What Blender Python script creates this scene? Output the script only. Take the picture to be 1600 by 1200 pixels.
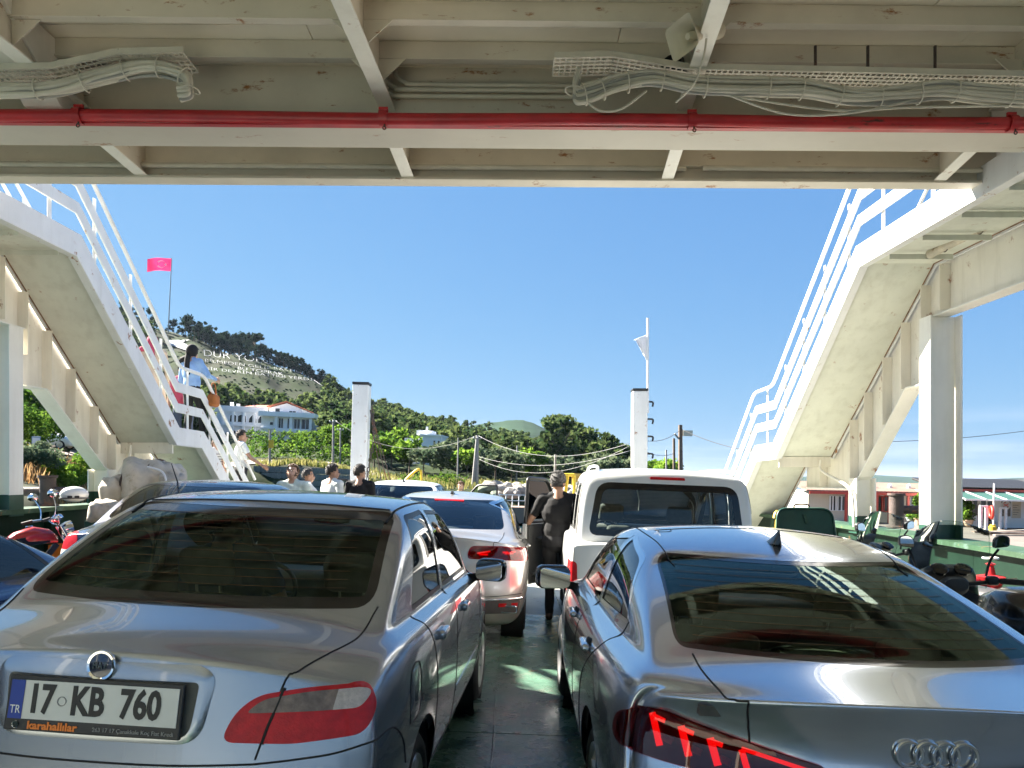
import bpy, bmesh, math, random
import numpy as np
from mathutils import Vector, Matrix, Quaternion, Euler
from mathutils.bvhtree import BVHTree
R = math.radians
random.seed(7); np.random.seed(7)
scene = bpy.context.scene
for o in list(bpy.data.objects): bpy.data.objects.remove(o)

# ------------------------------------------------------------------ camera
F, HZ, HC = 1186.0, 745.0, 1.60          # focal length and horizon in photo pixels, eye height
cam_d = bpy.data.cameras.new('camera'); cam = bpy.data.objects.new('camera', cam_d)
scene.collection.objects.link(cam); scene.camera = cam
cam.location = (0, 0, HC); cam.rotation_euler = (R(90), 0, 0)
cam_d.sensor_width = 36; cam_d.lens = F / 1600 * 36
cam_d.shift_y = (HZ - 600) / 1600
cam_d.clip_start = 0.05; cam_d.clip_end = 20000

# ------------------------------------------------------------------ light
SUN_DIR = Vector((-0.72, 0.36, 0.60)).normalized()      # towards the sun
world = bpy.data.worlds.new('World'); scene.world = world; world.use_nodes = True
nt = world.node_tree; nt.nodes.clear()
sky = nt.nodes.new('ShaderNodeTexSky'); sky.sky_type = 'NISHITA'; sky.sun_disc = False
sky.sun_elevation = math.asin(SUN_DIR.z); sky.sun_rotation = math.atan2(SUN_DIR.x, SUN_DIR.y)
sky.altitude = 0; sky.air_density = 1.0; sky.dust_density = 0.2; sky.ozone_density = 3.0
spl = nt.nodes.new('ShaderNodeSeparateColor'); cmb = nt.nodes.new('ShaderNodeCombineColor')   # even out the bright horizon, keep the blue
EV = 2.85
bgn = nt.nodes.new('ShaderNodeBackground'); bgn.inputs['Strength'].default_value = 0.15
wo = nt.nodes.new('ShaderNodeOutputWorld')
# thin low cloud streaks near the horizon
tc = nt.nodes.new('ShaderNodeTexCoord'); sep = nt.nodes.new('ShaderNodeSeparateXYZ')
mpw = nt.nodes.new('ShaderNodeMapping'); mpw.inputs['Scale'].default_value = (2.2, 2.2, 26)
nz = nt.nodes.new('ShaderNodeTexNoise'); nz.inputs['Scale'].default_value = 1.6; nz.inputs['Detail'].default_value = 5
cr = nt.nodes.new('ShaderNodeValToRGB'); cr.color_ramp.elements[0].position = .47; cr.color_ramp.elements[1].position = .72
band = nt.nodes.new('ShaderNodeMapRange')
for i, v in ((1, .02), (2, .10), (3, .40), (4, 0)): band.inputs[i].default_value = v
mul = nt.nodes.new('ShaderNodeMath'); mul.operation = 'MULTIPLY'
mixc = nt.nodes.new('ShaderNodeMixRGB'); mixc.inputs[2].default_value = (1.25, 1.30, 1.45, 1)
L = nt.links.new
L(sky.outputs[0], spl.inputs[0])
for i, (g_, k_) in enumerate(((.62, .145), (.45, .280), (.22, .60))):
    pw = nt.nodes.new('ShaderNodeMath'); pw.operation = 'POWER'; pw.inputs[1].default_value = g_
    ml = nt.nodes.new('ShaderNodeMath'); ml.operation = 'MULTIPLY'; ml.inputs[1].default_value = k_ / 2 ** EV / .15
    L(spl.outputs[i], pw.inputs[0]); L(pw.outputs[0], ml.inputs[0]); L(ml.outputs[0], cmb.inputs[i])
L(tc.outputs['Generated'], mpw.inputs[0]); L(mpw.outputs[0], nz.inputs['Vector'])
L(nz.outputs[0], cr.inputs[0]); L(tc.outputs['Generated'], sep.inputs[0]); L(sep.outputs['Z'], band.inputs[0])
L(cr.outputs[0], mul.inputs[0]); L(band.outputs[0], mul.inputs[1]); L(mul.outputs[0], mixc.inputs[0])
L(cmb.outputs[0], mixc.inputs[1]); L(mixc.outputs[0], bgn.inputs['Color']); L(bgn.outputs[0], wo.inputs[0])
sun_d = bpy.data.lights.new('sun', 'SUN'); sun_d.energy = 5.0; sun_d.angle = R(0.53); sun_d.color = (1, .93, .82)
sun = bpy.data.objects.new('sun', sun_d); scene.collection.objects.link(sun)
sun.rotation_euler = SUN_DIR.to_track_quat('Z', 'Y').to_euler()
scene.view_settings.view_transform = 'Standard'; scene.view_settings.look = 'None'
scene.view_settings.exposure = EV; scene.view_settings.gamma = 1.0
scene.view_settings.use_curve_mapping = False
scene.cycles.use_denoising = True
scene.cycles.max_bounces = 9; scene.cycles.diffuse_bounces = 5; scene.cycles.glossy_bounces = 4
scene.cycles.transparent_max_bounces = 14; scene.cycles.caustics_reflective = False; scene.cycles.caustics_refractive = False
scene.cycles.sample_clamp_indirect = 6

def P(px, py, d):
    return Vector(((px - 800) / F * d, d, HC - (py - HZ) / F * d))
def deckz(x): return -0.06 - 0.04 * x
ROLL = math.atan(0.04)

# ------------------------------------------------------------------ materials
MATS = {}
def mat(name, base, rough=.5, metal=0., var=.12, vscale=6., bump=0., bscale=40., coat=0., rust=0., rcol=(.30, .12, .035), rscale=(3, 3, 3),
        rough_var=0., emit=None, estr=0., spec=.5, alpha_tint=None, streak=0., second=None, sec_thr=(.5, .6), sec_scale=3., trans=0.):
    m = bpy.data.materials.new(name); MATS[name] = m; m.use_nodes = True
    n = m.node_tree.nodes; l = m.node_tree.links.new
    b = n['Principled BSDF']; b.inputs['Roughness'].default_value = rough; b.inputs['Metallic'].default_value = metal
    b.inputs['Specular IOR Level'].default_value = spec
    b.inputs['Coat Weight'].default_value = coat; b.inputs['Coat Roughness'].default_value = .03
    tcn = n.new('ShaderNodeTexCoord'); col = None
    def noise(scale, detail=4, vec=None, rgh=.6):
        t = n.new('ShaderNodeTexNoise'); t.inputs['Scale'].default_value = scale; t.inputs['Detail'].default_value = detail; t.inputs['Roughness'].default_value = rgh
        l(vec if vec is not None else tcn.outputs['Object'], t.inputs['Vector']); return t.outputs['Fac']
    def mapped(sc):
        mp = n.new('ShaderNodeMapping'); mp.inputs['Scale'].default_value = sc; l(tcn.outputs['Object'], mp.inputs[0]); return mp.outputs[0]
    def ramp(fac, p0, p1, c0=(0, 0, 0), c1=(1, 1, 1)):
        r = n.new('ShaderNodeValToRGB'); e = r.color_ramp.elements
        e[0].position = p0; e[1].position = p1; e[0].color = (*c0, 1); e[1].color = (*c1, 1); l(fac, r.inputs[0]); return r.outputs[0]
    def mix(fac, c1, c2):
        x = n.new('ShaderNodeMixRGB'); l(fac, x.inputs[0])
        for i, c in ((1, c1), (2, c2)):
            if isinstance(c, (tuple, list)): x.inputs[i].default_value = (*c[:3], 1)
            else: l(c, x.inputs[i])
        return x.outputs[0]
    lo = tuple(max(0, c * (1 - var)) for c in base); hi = tuple(min(1, c * (1 + var)) for c in base)
    if var > 0: col = ramp(noise(vscale, 5), .3, .7, lo, hi)
    if second is not None:
        col = mix(ramp(noise(sec_scale, 6, rgh=.7), *sec_thr), col if col is not None else base, second)
    if streak > 0:
        s = ramp(noise(7, 5, mapped((1, 1, .12))), .48, .75)
        sc = n.new('ShaderNodeMath'); sc.operation = 'MULTIPLY'; sc.inputs[1].default_value = streak; l(s, sc.inputs[0])
        col = mix(sc.outputs[0], col if col is not None else base, tuple(c * .55 for c in (base[0], base[1] * .93, base[2] * .8)))
    if rust > 0:
        a = ramp(noise(1.0, 6, mapped(rscale), .72), .66 - rust * .16, .72 - rust * .12)
        col = mix(a, col if col is not None else base, rcol)
    if col is not None: l(col, b.inputs['Base Color'])
    else: b.inputs['Base Color'].default_value = (*base, 1)
    if rough_var > 0:
        mr = n.new('ShaderNodeMapRange'); l(noise(vscale * 1.7, 5), mr.inputs[0]); mr.inputs[1].default_value = .3; mr.inputs[2].default_value = .7
        mr.inputs[3].default_value = max(.02, rough - rough_var); mr.inputs[4].default_value = min(1, rough + rough_var); l(mr.outputs[0], b.inputs['Roughness'])
    if bump > 0:
        bp = n.new('ShaderNodeBump'); bp.inputs['Strength'].default_value = bump; bp.inputs['Distance'].default_value = .02
        l(noise(bscale, 4), bp.inputs['Height']); l(bp.outputs[0], b.inputs['Normal'])
    if emit is not None:
        b.inputs['Emission Color'].default_value = (*emit, 1); b.inputs['Emission Strength'].default_value = estr
    if trans > 0:
        b.inputs['Transmission Weight'].default_value = trans
    return m
def glass(name, tint, refl=(1, 1, 1), rough=0.0):
    m = bpy.data.materials.new(name); MATS[name] = m; m.use_nodes = True
    n = m.node_tree.nodes; l = m.node_tree.links.new; n.clear()
    t = n.new('ShaderNodeBsdfTransparent'); t.inputs[0].default_value = (*tint, 1)
    g = n.new('ShaderNodeBsdfGlossy'); g.inputs['Roughness'].default_value = rough; g.inputs['Color'].default_value = (*refl, 1)
    fr = n.new('ShaderNodeFresnel'); fr.inputs[0].default_value = 1.52
    mx = n.new('ShaderNodeMixShader'); o = n.new('ShaderNodeOutputMaterial')
    l(fr.outputs[0], mx.inputs[0]); l(t.outputs[0], mx.inputs[1]); l(g.outputs[0], mx.inputs[2]); l(mx.outputs[0], o.inputs[0])
    return m
def leafmat(name, c1, c2, sc=.25, trans=.35):
    m = bpy.data.materials.new(name); MATS[name] = m; m.use_nodes = True
    n = m.node_tree.nodes; l = m.node_tree.links.new; n.clear()
    d = n.new('ShaderNodeBsdfDiffuse'); t = n.new('ShaderNodeBsdfTranslucent'); mx = n.new('ShaderNodeMixShader'); mx.inputs[0].default_value = trans
    o = n.new('ShaderNodeOutputMaterial'); geo = n.new('ShaderNodeNewGeometry')
    nzn = n.new('ShaderNodeTexNoise'); nzn.inputs['Scale'].default_value = sc; nzn.inputs['Detail'].default_value = 3
    r = n.new('ShaderNodeValToRGB'); r.color_ramp.elements[0].position = .32; r.color_ramp.elements[1].position = .68
    r.color_ramp.elements[0].color = (*c1, 1); r.color_ramp.elements[1].color = (*c2, 1)
    ad = n.new('ShaderNodeMath'); ad.operation = 'MULTIPLY_ADD'; ad.inputs[1].default_value = .35; 
    l(geo.outputs['Position'], nzn.inputs['Vector']); l(geo.outputs['Random Per Island'], ad.inputs[0]); 
    sb = n.new('ShaderNodeMath'); sb.operation = 'SUBTRACT'; sb.inputs[1].default_value = .17; l(nzn.outputs['Fac'], sb.inputs[0]); l(sb.outputs[0], ad.inputs[2])
    l(ad.outputs[0], r.inputs[0]); l(r.outputs[0], d.inputs[0]); l(r.outputs[0], t.inputs[0])
    l(d.outputs[0], mx.inputs[1]); l(t.outputs[0], mx.inputs[2]); l(mx.outputs[0], o.inputs[0])
    return m

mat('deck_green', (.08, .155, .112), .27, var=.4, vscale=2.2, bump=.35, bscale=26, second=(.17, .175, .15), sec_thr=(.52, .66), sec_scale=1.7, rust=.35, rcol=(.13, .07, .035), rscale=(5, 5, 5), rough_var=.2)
mat('ship_white', (.84, .81, .74), .5, var=.07, vscale=1.3, bump=.06, bscale=6, rust=.22, rscale=(2.4, 2.4, 2.4), streak=.18)
mat('ceiling_white', (.90, .83, .70), .34, var=.10, vscale=.8, bump=.08, bscale=4, rust=.12, rscale=(1.5, 5, 5))
mat('beam_shaded', (.66, .60, .50), .55, var=.10, vscale=1.5, bump=.08, bscale=8, rust=.3, rscale=(3, 3, 9))  # beam cream darkened in colour for webs that face away from the light
mat('stair_white', (.72, .72, .72), .45, var=.06, vscale=2, bump=.06, bscale=8, rust=.25, rscale=(5, 5, 5), streak=.2)
mat('soffit', (.64, .64, .56), .55, var=.09, vscale=1.4, bump=.08, bscale=5, rust=.18, streak=.3, rscale=(3, 3, 3))
mat('web_cream', (.80, .75, .65), .5, var=.08, vscale=1.4, bump=.06, bscale=6, rust=.3, rscale=(3, 3, 2), streak=.35)
mat('deck_bounce', (.36, .37, .32), .5, var=.2, vscale=2.2, bump=.3, bscale=26, rust=.3, rcol=(.13, .07, .035), rscale=(5, 5, 5))  # pale deck colour added to bounce light up to the ceiling
mat('flange_cream', (.54, .50, .43), .5, var=.10, vscale=.8, bump=.08, bscale=4, rust=.3, rscale=(2, 5, 5))
mat('rust_weld', (.22, .12, .06), .8, var=.4, vscale=9)
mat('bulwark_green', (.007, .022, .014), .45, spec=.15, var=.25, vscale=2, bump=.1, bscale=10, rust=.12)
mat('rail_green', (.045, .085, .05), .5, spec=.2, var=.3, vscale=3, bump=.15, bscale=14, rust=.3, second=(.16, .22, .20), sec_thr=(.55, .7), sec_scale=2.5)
mat('base_green', (.014, .06, .04), .4, var=.2)
mat('red_paint', (.42, .02, .025), .35, var=.25, vscale=3, bump=.1, bscale=12, rust=.25, rcol=(.06, .02, .015), rscale=(2, 8, 8))
mat('pipe_grey', (.58, .54, .45), .5, var=.1, vscale=5)
mat('cable_grey', (.54, .50, .42), .55, var=.15, vscale=4)
mat('cable_dark', (.30, .29, .26), .55, var=.15, vscale=4)
mat('speaker_cream', (.62, .55, .42), .5, var=.08, vscale=5)
mat('black_plastic', (.014, .014, .015), .42, var=.2, vscale=8, bump=.1, bscale=120)
mat('black_gloss', (.008, .008, .009), .12, var=0)
mat('rubber', (.018, .018, .018), .75, var=.25, vscale=10, bump=.2, bscale=60)
mat('rusty_iron', (.07, .05, .045), .7, var=.35, vscale=6, bump=.35, bscale=30, rust=.7, rcol=(.19, .075, .035), rscale=(4, 4, 4))
mat('chrome', (.75, .75, .76), .08, 1, var=0)
mat('alloy', (.50, .50, .51), .28, .9, var=.06)
mat('steel', (.45, .45, .45), .3, .9, var=.1)
mat('gap_black', (.006, .006, .006), .7, var=0)
mat('paint_silver', (.36, .39, .44), .27, .75, var=.03, vscale=2.5, coat=1)
mat('paint_audi', (.47, .52, .60), .2, .82, var=.03, vscale=3, coat=1)
mat('paint_beige', (.55, .52, .48), .28, .65, var=.03, vscale=3, coat=1)
mat('paint_white', (.72, .73, .72), .3, 0, var=.03, vscale=3, coat=.8)
mat('paint_blue', (.012, .03, .12), .25, .45, var=.05, vscale=3, coat=1)
mat('paint_navy', (.012, .02, .055), .25, .5, var=.05, vscale=3, coat=1)
mat('paint_black', (.01, .01, .011), .2, .2, var=.02, coat=1)
mat('lamp_red', (.50, .010, .014), .2, var=.2, vscale=30, coat=.25, spec=.25, bump=.25, bscale=160)
mat('lamp_dark', (.05, .003, .005), .2, var=.1, vscale=20, coat=.4, spec=.3)
mat('lamp_lit', (.5, .01, .01), .2, var=0, emit=(1, .02, .02), estr=.16)
mat('lamp_white', (.55, .48, .46), .25, .1, var=.2, vscale=60, coat=.3, spec=.3, bump=.3, bscale=200)
mat('lamp_clear', (.20, .15, .13), .3, .1, var=.4, vscale=30, coat=.3, spec=.3, bump=.25, bscale=160)
mat('lamp_amber', (.55, .22, .04), .15, var=.1, coat=1)
mat('plate_white', (.62, .63, .62), .35, var=.05, vscale=10)
mat('plate_blue', (.01, .04, .30), .35, var=0)
mat('ink_black', (.01, .01, .01), .5, var=0)
mat('ink_orange', (.75, .20, .02), .5, var=0)
mat('ink_grey', (.3, .3, .3), .5, var=0)
mat('ink_white', (.75, .75, .75), .5, var=0)
mat('ink_blue', (.02, .04, .35), .5, var=0)
mat('badge_blue', (.012, .02, .05), .2, .3, var=0, coat=1)
mat('cloth_dark', (.075, .075, .07), .9, var=.2, vscale=20, bump=.15, bscale=180)
mat('trim_grey', (.10, .10, .095), .7, var=.15, vscale=10)
mat('headliner', (.16, .155, .14), .9, var=.1)
glass('glass_car', (.80, .90, .83), (.50, .64, .56)); glass('glass_dark', (.10, .115, .11)); glass('glass_clear', (.88, .94, .91)); glass('lens_red', (.75, .10, .09)); glass('glass_blue', (.42, .52, .58))
glass('glass_smoke', (.72, .80, .76))
mat('mirror', (.85, .87, .9), .02, 1, var=0)

# ------------------------------------------------------------------ object helpers
COL = scene.collection
def tag(o, label=None, cat=None, group=None, kind=None):
    for k, v in (('label', label), ('category', cat), ('group', group), ('kind', kind)):
        if v: o[k] = v
    return o
def empty(name, loc=(0, 0, 0), rot=(0, 0, 0), label=None, cat=None, group=None, parent=None):
    o = bpy.data.objects.new(name, None); COL.objects.link(o); o.location = loc; o.rotation_euler = rot; o.empty_display_size = .1
    o.parent = parent
    return tag(o, label, cat, group)
def copy_tree(o, parent=None):
    c = o.copy(); COL.objects.link(c); c.parent = parent
    for ch in o.children: copy_tree(ch, c)
    return c
def link_mesh(name, me, material=None, parent=None, smooth=None, bevel=0):
    o = bpy.data.objects.new(name, me); COL.objects.link(o); o.parent = parent
    if material is not None:
        for mm in (material if isinstance(material, (list, tuple)) else [material]):
            me.materials.append(MATS[mm] if isinstance(mm, str) else mm)
    if smooth is not None:
        me.shade_smooth()
        if smooth < 180: me.set_sharp_from_angle(angle=R(smooth))
    if bevel > 0:
        b = o.modifiers.new('bevel', 'BEVEL'); b.width = bevel; b.segments = 2; b.limit_method = 'ANGLE'; b.angle_limit = R(40); b.harden_normals = False
    return o
class MB:
    def __init__(s): s.v = []; s.f = []; s.m = []; s.cm = 0
    def add(s, vs, fs):
        k = len(s.v); s.v += [tuple(p) for p in vs]; s.f += [tuple(i + k for i in f) for f in fs]; s.m += [s.cm] * len(fs); return s
    def box(s, c, size, M=None):
        x, y, z = (q / 2 for q in size); c = Vector(c); pts = [Vector((i * x, j * y, k * z)) for i in (-1, 1) for j in (-1, 1) for k in (-1, 1)]
        if M is not None: pts = [M @ p for p in pts]
        return s.add([p + c for p in pts], [(0, 1, 3, 2), (4, 6, 7, 5), (0, 4, 5, 1), (2, 3, 7, 6), (0, 2, 6, 4), (1, 5, 7, 3)])
    def bb(s, a, b):
        return s.box([(a[i] + b[i]) / 2 for i in range(3)], [abs(b[i] - a[i]) for i in range(3)])
    def beam(s, p0, p1, w, h, up=(0, 0, 1)):
        p0 = Vector(p0); p1 = Vector(p1); d = (p1 - p0); L_ = d.length; d.normalize(); u = Vector(up); sx = d.cross(u)
        if sx.length < 1e-5: sx = d.cross(Vector((1, 0, 0)))
        sx.normalize(); uz = sx.cross(d).normalized(); M = Matrix((sx, d, uz)).transposed()
        return s.box((p0 + p1) / 2, (w, L_, h), M)
    def tube(s, pts, r, n=8, caps=True, closed=False):
        pts = [Vector(p) for p in pts]; m = len(pts); rr = r if isinstance(r, (list, tuple)) else [r] * m; vs = []; ref = None
        for i, p in enumerate(pts):
            if closed: t = pts[(i + 1) % m] - pts[i - 1]
            else: t = (pts[min(i + 1, m - 1)] - pts[max(i - 1, 0)])
            if t.length < 1e-9: t = Vector((0, 0, 1))
            t.normalize()
            if ref is None: ref = t.orthogonal().normalized()
            else:
                ref = ref - t * ref.dot(t)
                ref = ref.normalized() if ref.length > 1e-6 else t.orthogonal().normalized()
            b = t.cross(ref)
            for k in range(n): a = 2 * math.pi * k / n; vs.append(p + (ref * math.cos(a) + b * math.sin(a)) * rr[i])
        fs = []
        for i in range(m if closed else m - 1):
            j = (i + 1) % m
            for k in range(n): fs.append((i * n + k, i * n + (k + 1) % n, j * n + (k + 1) % n, j * n + k))
        if caps and not closed: fs += [tuple(range(n - 1, -1, -1)), tuple((m - 1) * n + k for k in range(n))]
        return s.add(vs, fs)
    def prism(s, poly, fn0, fn1):
        # poly: 2D points; fn0/fn1 map (u,v) to 3D for the two caps
        n = len(poly); vs = [fn0(*p) for p in poly] + [fn1(*p) for p in poly]
        fs = [tuple(range(n)), tuple(range(2 * n - 1, n - 1, -1))] + [(i, i + n, (i + 1) % n + n, (i + 1) % n) for i in range(n)]
        return s.add(vs, fs)
    def lathe(s, prof, n=24, M=None, close=False):
        # prof: (r, h) pairs about local Z
        vs = []; m = len(prof)
        for r, h in prof:
            for k in range(n):
                a = 2 * math.pi * k / n; p = Vector((r * math.cos(a), r * math.sin(a), h)); vs.append(M @ p if M is not None else p)
        fs = []
        for i in range(m if close else m - 1):
            j = (i + 1) % m
            for k in range(n): fs.append((i * n + k, i * n + (k + 1) % n, j * n + (k + 1) % n, j * n + k))
        return s.add(vs, fs)
    def ball(s, c, r, n=12, M=None):
        rr = r if isinstance(r, (list, tuple)) else (r, r, r); prof = []
        h = n // 2; vs = []; fs = []; c = Vector(c)
        for i in range(h + 1):
            th = math.pi * i / h
            for k in range(n):
                ph = 2 * math.pi * k / n; p = Vector((rr[0] * math.sin(th) * math.cos(ph), rr[1] * math.sin(th) * math.sin(ph), rr[2] * math.cos(th)))
                vs.append(c + (M @ p if M is not None else p))
        for i in range(h):
            for k in range(n): fs.append((i * n + k, (i + 1) * n + k, (i + 1) * n + (k + 1) % n, i * n + (k + 1) % n))
        return s.add(vs, fs)
    def build(s, name, material, parent=None, smooth=None, bevel=0, fix=True):
        me = bpy.data.meshes.new(name); me.from_pydata(s.v, [], s.f)
        if fix:
            bm = bmesh.new(); bm.from_mesh(me); bmesh.ops.remove_doubles(bm, verts=bm.verts, dist=1e-5); bmesh.ops.recalc_face_normals(bm, faces=bm.faces); bm.to_mesh(me); bm.free()
        if any(s.m) and len(me.polygons) == len(s.m): me.polygons.foreach_set('material_index', s.m)
        me.update()
        return link_mesh(name, me, material, parent, smooth, bevel)
def box_obj(name, material, c, size, parent=None, M=None, bevel=0, **kw):
    return MB().box(c, size, M).build(name, material, parent, bevel=bevel, **kw)
def text_obj(name, body, size, material, parent, M, ext=.001, align='CENTER', squeeze=1.0, bold=0.0):
    cu = bpy.data.curves.new(name, 'FONT'); cu.body = body; cu.size = size; cu.align_x = align; cu.align_y = 'CENTER'; cu.extrude = ext; cu.offset = bold; cu.resolution_u = 3
    t = bpy.data.objects.new(name, cu); COL.objects.link(t)
    dg = bpy.context.evaluated_depsgraph_get(); me = bpy.data.meshes.new_from_object(t.evaluated_get(dg)); bpy.data.objects.remove(t); bpy.data.curves.remove(cu)
    me.materials.clear(); me.transform(M @ Matrix.Diagonal((squeeze, 1, 1, 1)))
    return link_mesh(name, me, material, parent)
def frame_M(o, x, y):
    x = Vector(x).normalized(); y = Vector(y); z = x.cross(y).normalized(); y = z.cross(x)
    return Matrix(((x.x, y.x, z.x, o[0]), (x.y, y.y, z.y, o[1]), (x.z, y.z, z.z, o[2]), (0, 0, 0, 1)))
def bez(pts, n=8):
    # Catmull-Rom through points
    pts = [Vector(p) for p in pts]; out = []
    for i in range(len(pts) - 1):
        p0, p1, p2, p3 = pts[max(i - 1, 0)], pts[i], pts[i + 1], pts[min(i + 2, len(pts) - 1)]
        for k in range(n):
            t = k / n; out.append(.5 * ((2 * p1) + (p2 - p0) * t + (2 * p0 - 5 * p1 + 4 * p2 - p3) * t * t + (3 * p1 - p0 - 3 * p2 + p3) * t ** 3))
    return out + [pts[-1]]
def rounded(poly, r, n=5):
    # 2D polygon with rounded corners; r a number or one per corner
    m = len(poly); rs = r if isinstance(r, (list, tuple)) else [r] * m; out = []
    for i in range(m):
        p = Vector(poly[i]); a = Vector(poly[i - 1]) - p; b = Vector(poly[(i + 1) % m]) - p; k = min(rs[i], a.length * .49, b.length * .49)
        if k < 1e-5: out.append(tuple(p)); continue
        p0 = p + a.normalized() * k; p1 = p + b.normalized() * k
        for q in range(n + 1):
            t = q / n; out.append(tuple(p0 * (1 - t) ** 2 + p * 2 * t * (1 - t) + p1 * t * t))
    return out
def inset(poly, d):
    # shrink a 2D polygon by d
    m = len(poly); area = sum(poly[i][0] * poly[(i + 1) % m][1] - poly[(i + 1) % m][0] * poly[i][1] for i in range(m)); sg = 1 if area > 0 else -1; out = []
    for i in range(m):
        p = Vector(poly[i]); a = (p - Vector(poly[i - 1])); b = (Vector(poly[(i + 1) % m]) - p)
        if a.length < 1e-7 or b.length < 1e-7: out.append(tuple(p)); continue
        a.normalize(); b.normalize(); n1 = Vector((-a.y, a.x)) * sg; n2 = Vector((-b.y, b.x)) * sg; nn = (n1 + n2)
        nn = nn.normalized() if nn.length > 1e-6 else n1
        out.append(tuple(p + nn * d / max(.5, nn.dot(n1))))
    return out
def in_poly(pts, poly):
    pts = np.asarray(pts); x, y = pts[:, 0], pts[:, 1]; r = np.zeros(len(pts), bool); m = len(poly)
    for i in range(m):
        x0, y0 = poly[i]; x1, y1 = poly[(i + 1) % m]
        c = ((y0 > y) != (y1 > y)) & (x < (x1 - x0) * (y - y0) / ((y1 - y0) if y1 != y0 else 1e-12) + x0); r ^= c
    return r
# ------------------------------------------------------------------ ferry: deck floor
deck = tag(MB().add([(-6.6, -14, deckz(-6.6) - .012), (6.2, -14, deckz(6.2) - .012), (6.2, 18, deckz(6.2) - .012), (-6.6, 18, deckz(-6.6) - .012),
                     (-6.6, -14, deckz(-6.6) - .4), (6.2, -14, deckz(6.2) - .4), (6.2, 18, deckz(6.2) - .4), (-6.6, 18, deckz(-6.6) - .4)],
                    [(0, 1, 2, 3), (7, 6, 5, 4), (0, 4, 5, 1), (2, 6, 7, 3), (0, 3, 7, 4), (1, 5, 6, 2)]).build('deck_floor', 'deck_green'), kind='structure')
xs = [-6.6, -4.85, -3.1, -1.55, -.12, .62, 2.1, 3.7, 6.2]; ys = [-14, -8, -3.4, 1.2, 4.9, 9.2, 13.5, 18]
for i in range(len(xs) - 1):
    for j in range(len(ys) - 1):
        o = (j % 2) * .07 if 0 < i < len(xs) - 2 else 0
        a, b = xs[i] + .004, xs[i + 1] - .004
        mb = MB(); mb.add([(x, y, deckz(x) + dz) for dz in (-.008, .001 * ((i * 3 + j * 5) % 3)) for x, y in ((a, ys[j] + .004), (b, ys[j] + .004), (b, ys[j + 1] - .004), (a, ys[j + 1] - .004))],
                          [(4, 5, 6, 7), (0, 1, 5, 4), (1, 2, 6, 5), (2, 3, 7, 6), (3, 0, 4, 7)])
        mb.build('deck_plate', 'deck_green' if i in (3, 4) and j <= 4 else 'deck_bounce', deck)  # pale lanes bounce light upward; pale forward plates have sunlight in their colour
for x in xs[2:-2]:                                   # weld beads between the plates
    pts = [(x + random.uniform(-.006, .006), y, deckz(x) + .002) for y in np.arange(-2, 18, .25)]
    MB().tube(pts, .008, 5).build('weld_bead', 'deck_green', deck, smooth=60)
ramp = tag(MB().add([(-3.3, 18.02, .02), (2.7, 18.02, -.22), (2.7, 23, -1.1), (-3.3, 23, -1.0), (-3.3, 18.02, -.2), (2.7, 18.02, -.44), (2.7, 23, -1.3), (-3.3, 23, -1.2)],
                    [(0, 1, 2, 3), (7, 6, 5, 4), (0, 4, 5, 1), (2, 6, 7, 3), (0, 3, 7, 4), (1, 5, 6, 2)]).build('bow_ramp', 'deck_green'), kind='structure')

# ------------------------------------------------------------------ ferry: upper deck seen from below
ZC = HC + 3.29
upper = tag(MB().bb((-6.7, -10.1, ZC + .03), (6.2, 7.05, ZC + .12)).build('upper_deck', 'ceiling_white'), kind='structure')
SK = .0017 * 12                                      # slight skew of the transverse members (near side on the left)
def sk(x): return .017 * x
px_ = [-6.65, -4.6, -1.95, .35, 2.95, 6.15]; py_ = [-10, -7, -4.1, -2, .2, 2.3, 4.2, 5.52, 6.98]
for i in range(len(px_) - 1):
    for j in range(len(py_) - 1):
        off = .45 * (j % 2) if 0 < i else 0; off2 = .45 * (j % 2) if i < len(px_) - 2 else 0
        z = ZC + .004 * ((i + j) % 2)
        MB().bb((px_[i] + off + .003, py_[j] + .003, z), (px_[i + 1] + off2 - .003, py_[j + 1] - .003, ZC + .03)).build('ceiling_plate', 'ceiling_white', upper)
def cross_beam(y, z0, z1, th, name, material, x0=-6.6, x1=6.1):
    a, b = y + sk(x0), y + sk(x1)
    m = MB(); m.add([(x0, a, z0), (x1, b, z0), (x1, b + th, z0), (x0, a + th, z0), (x0, a, z1), (x1, b, z1), (x1, b + th, z1), (x0, a + th, z1)],
                    [(3, 2, 1, 0), (4, 5, 6, 7), (0, 1, 5, 4), (2, 3, 7, 6), (0, 4, 7, 3), (1, 2, 6, 5)])
    return m.build(name, material, upper, bevel=.003)
for y in (5.74, 5.25, 4.76, 4.27, 3.4, 2.5, 1.5, .4, -1, -2.5, -4, -6, -8):
    cross_beam(y, ZC - .13, ZC - .001, .012, 'stiffener_web', 'beam_shaded')
    cross_beam(y - .012, ZC - .142, ZC - .13, .075, 'stiffener_flange', 'beam_shaded')
cross_beam(6.10, ZC - .50, ZC - .002, .02, 'girder_web', 'beam_shaded')
cross_beam(5.86, ZC - .525, ZC - .50, .54, 'girder_flange', 'flange_cream')
cross_beam(7.02, ZC - .55, ZC + .15, .03, 'edge_web', 'beam_shaded')
cross_beam(6.94, ZC - .575, ZC - .55, .17, 'edge_flange', 'beam_shaded')
cross_beam(6.955, ZC - .43, ZC - .415, .06, 'edge_stringer', 'beam_shaded')
m = MB(); m.tube([(-6.6, 6.96 + sk(-6.6), ZC - .455), (1.6, 6.96 + sk(1.6), ZC - .455)], .024, 10); m.build('conduit', 'pipe_grey', upper, smooth=50)
m = MB(); m.tube([(1.75, 6.97, ZC - .455), (6.1, 6.96 + sk(6), ZC - .455)], .024, 10); m.build('conduit', 'pipe_grey', upper, smooth=50)
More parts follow.
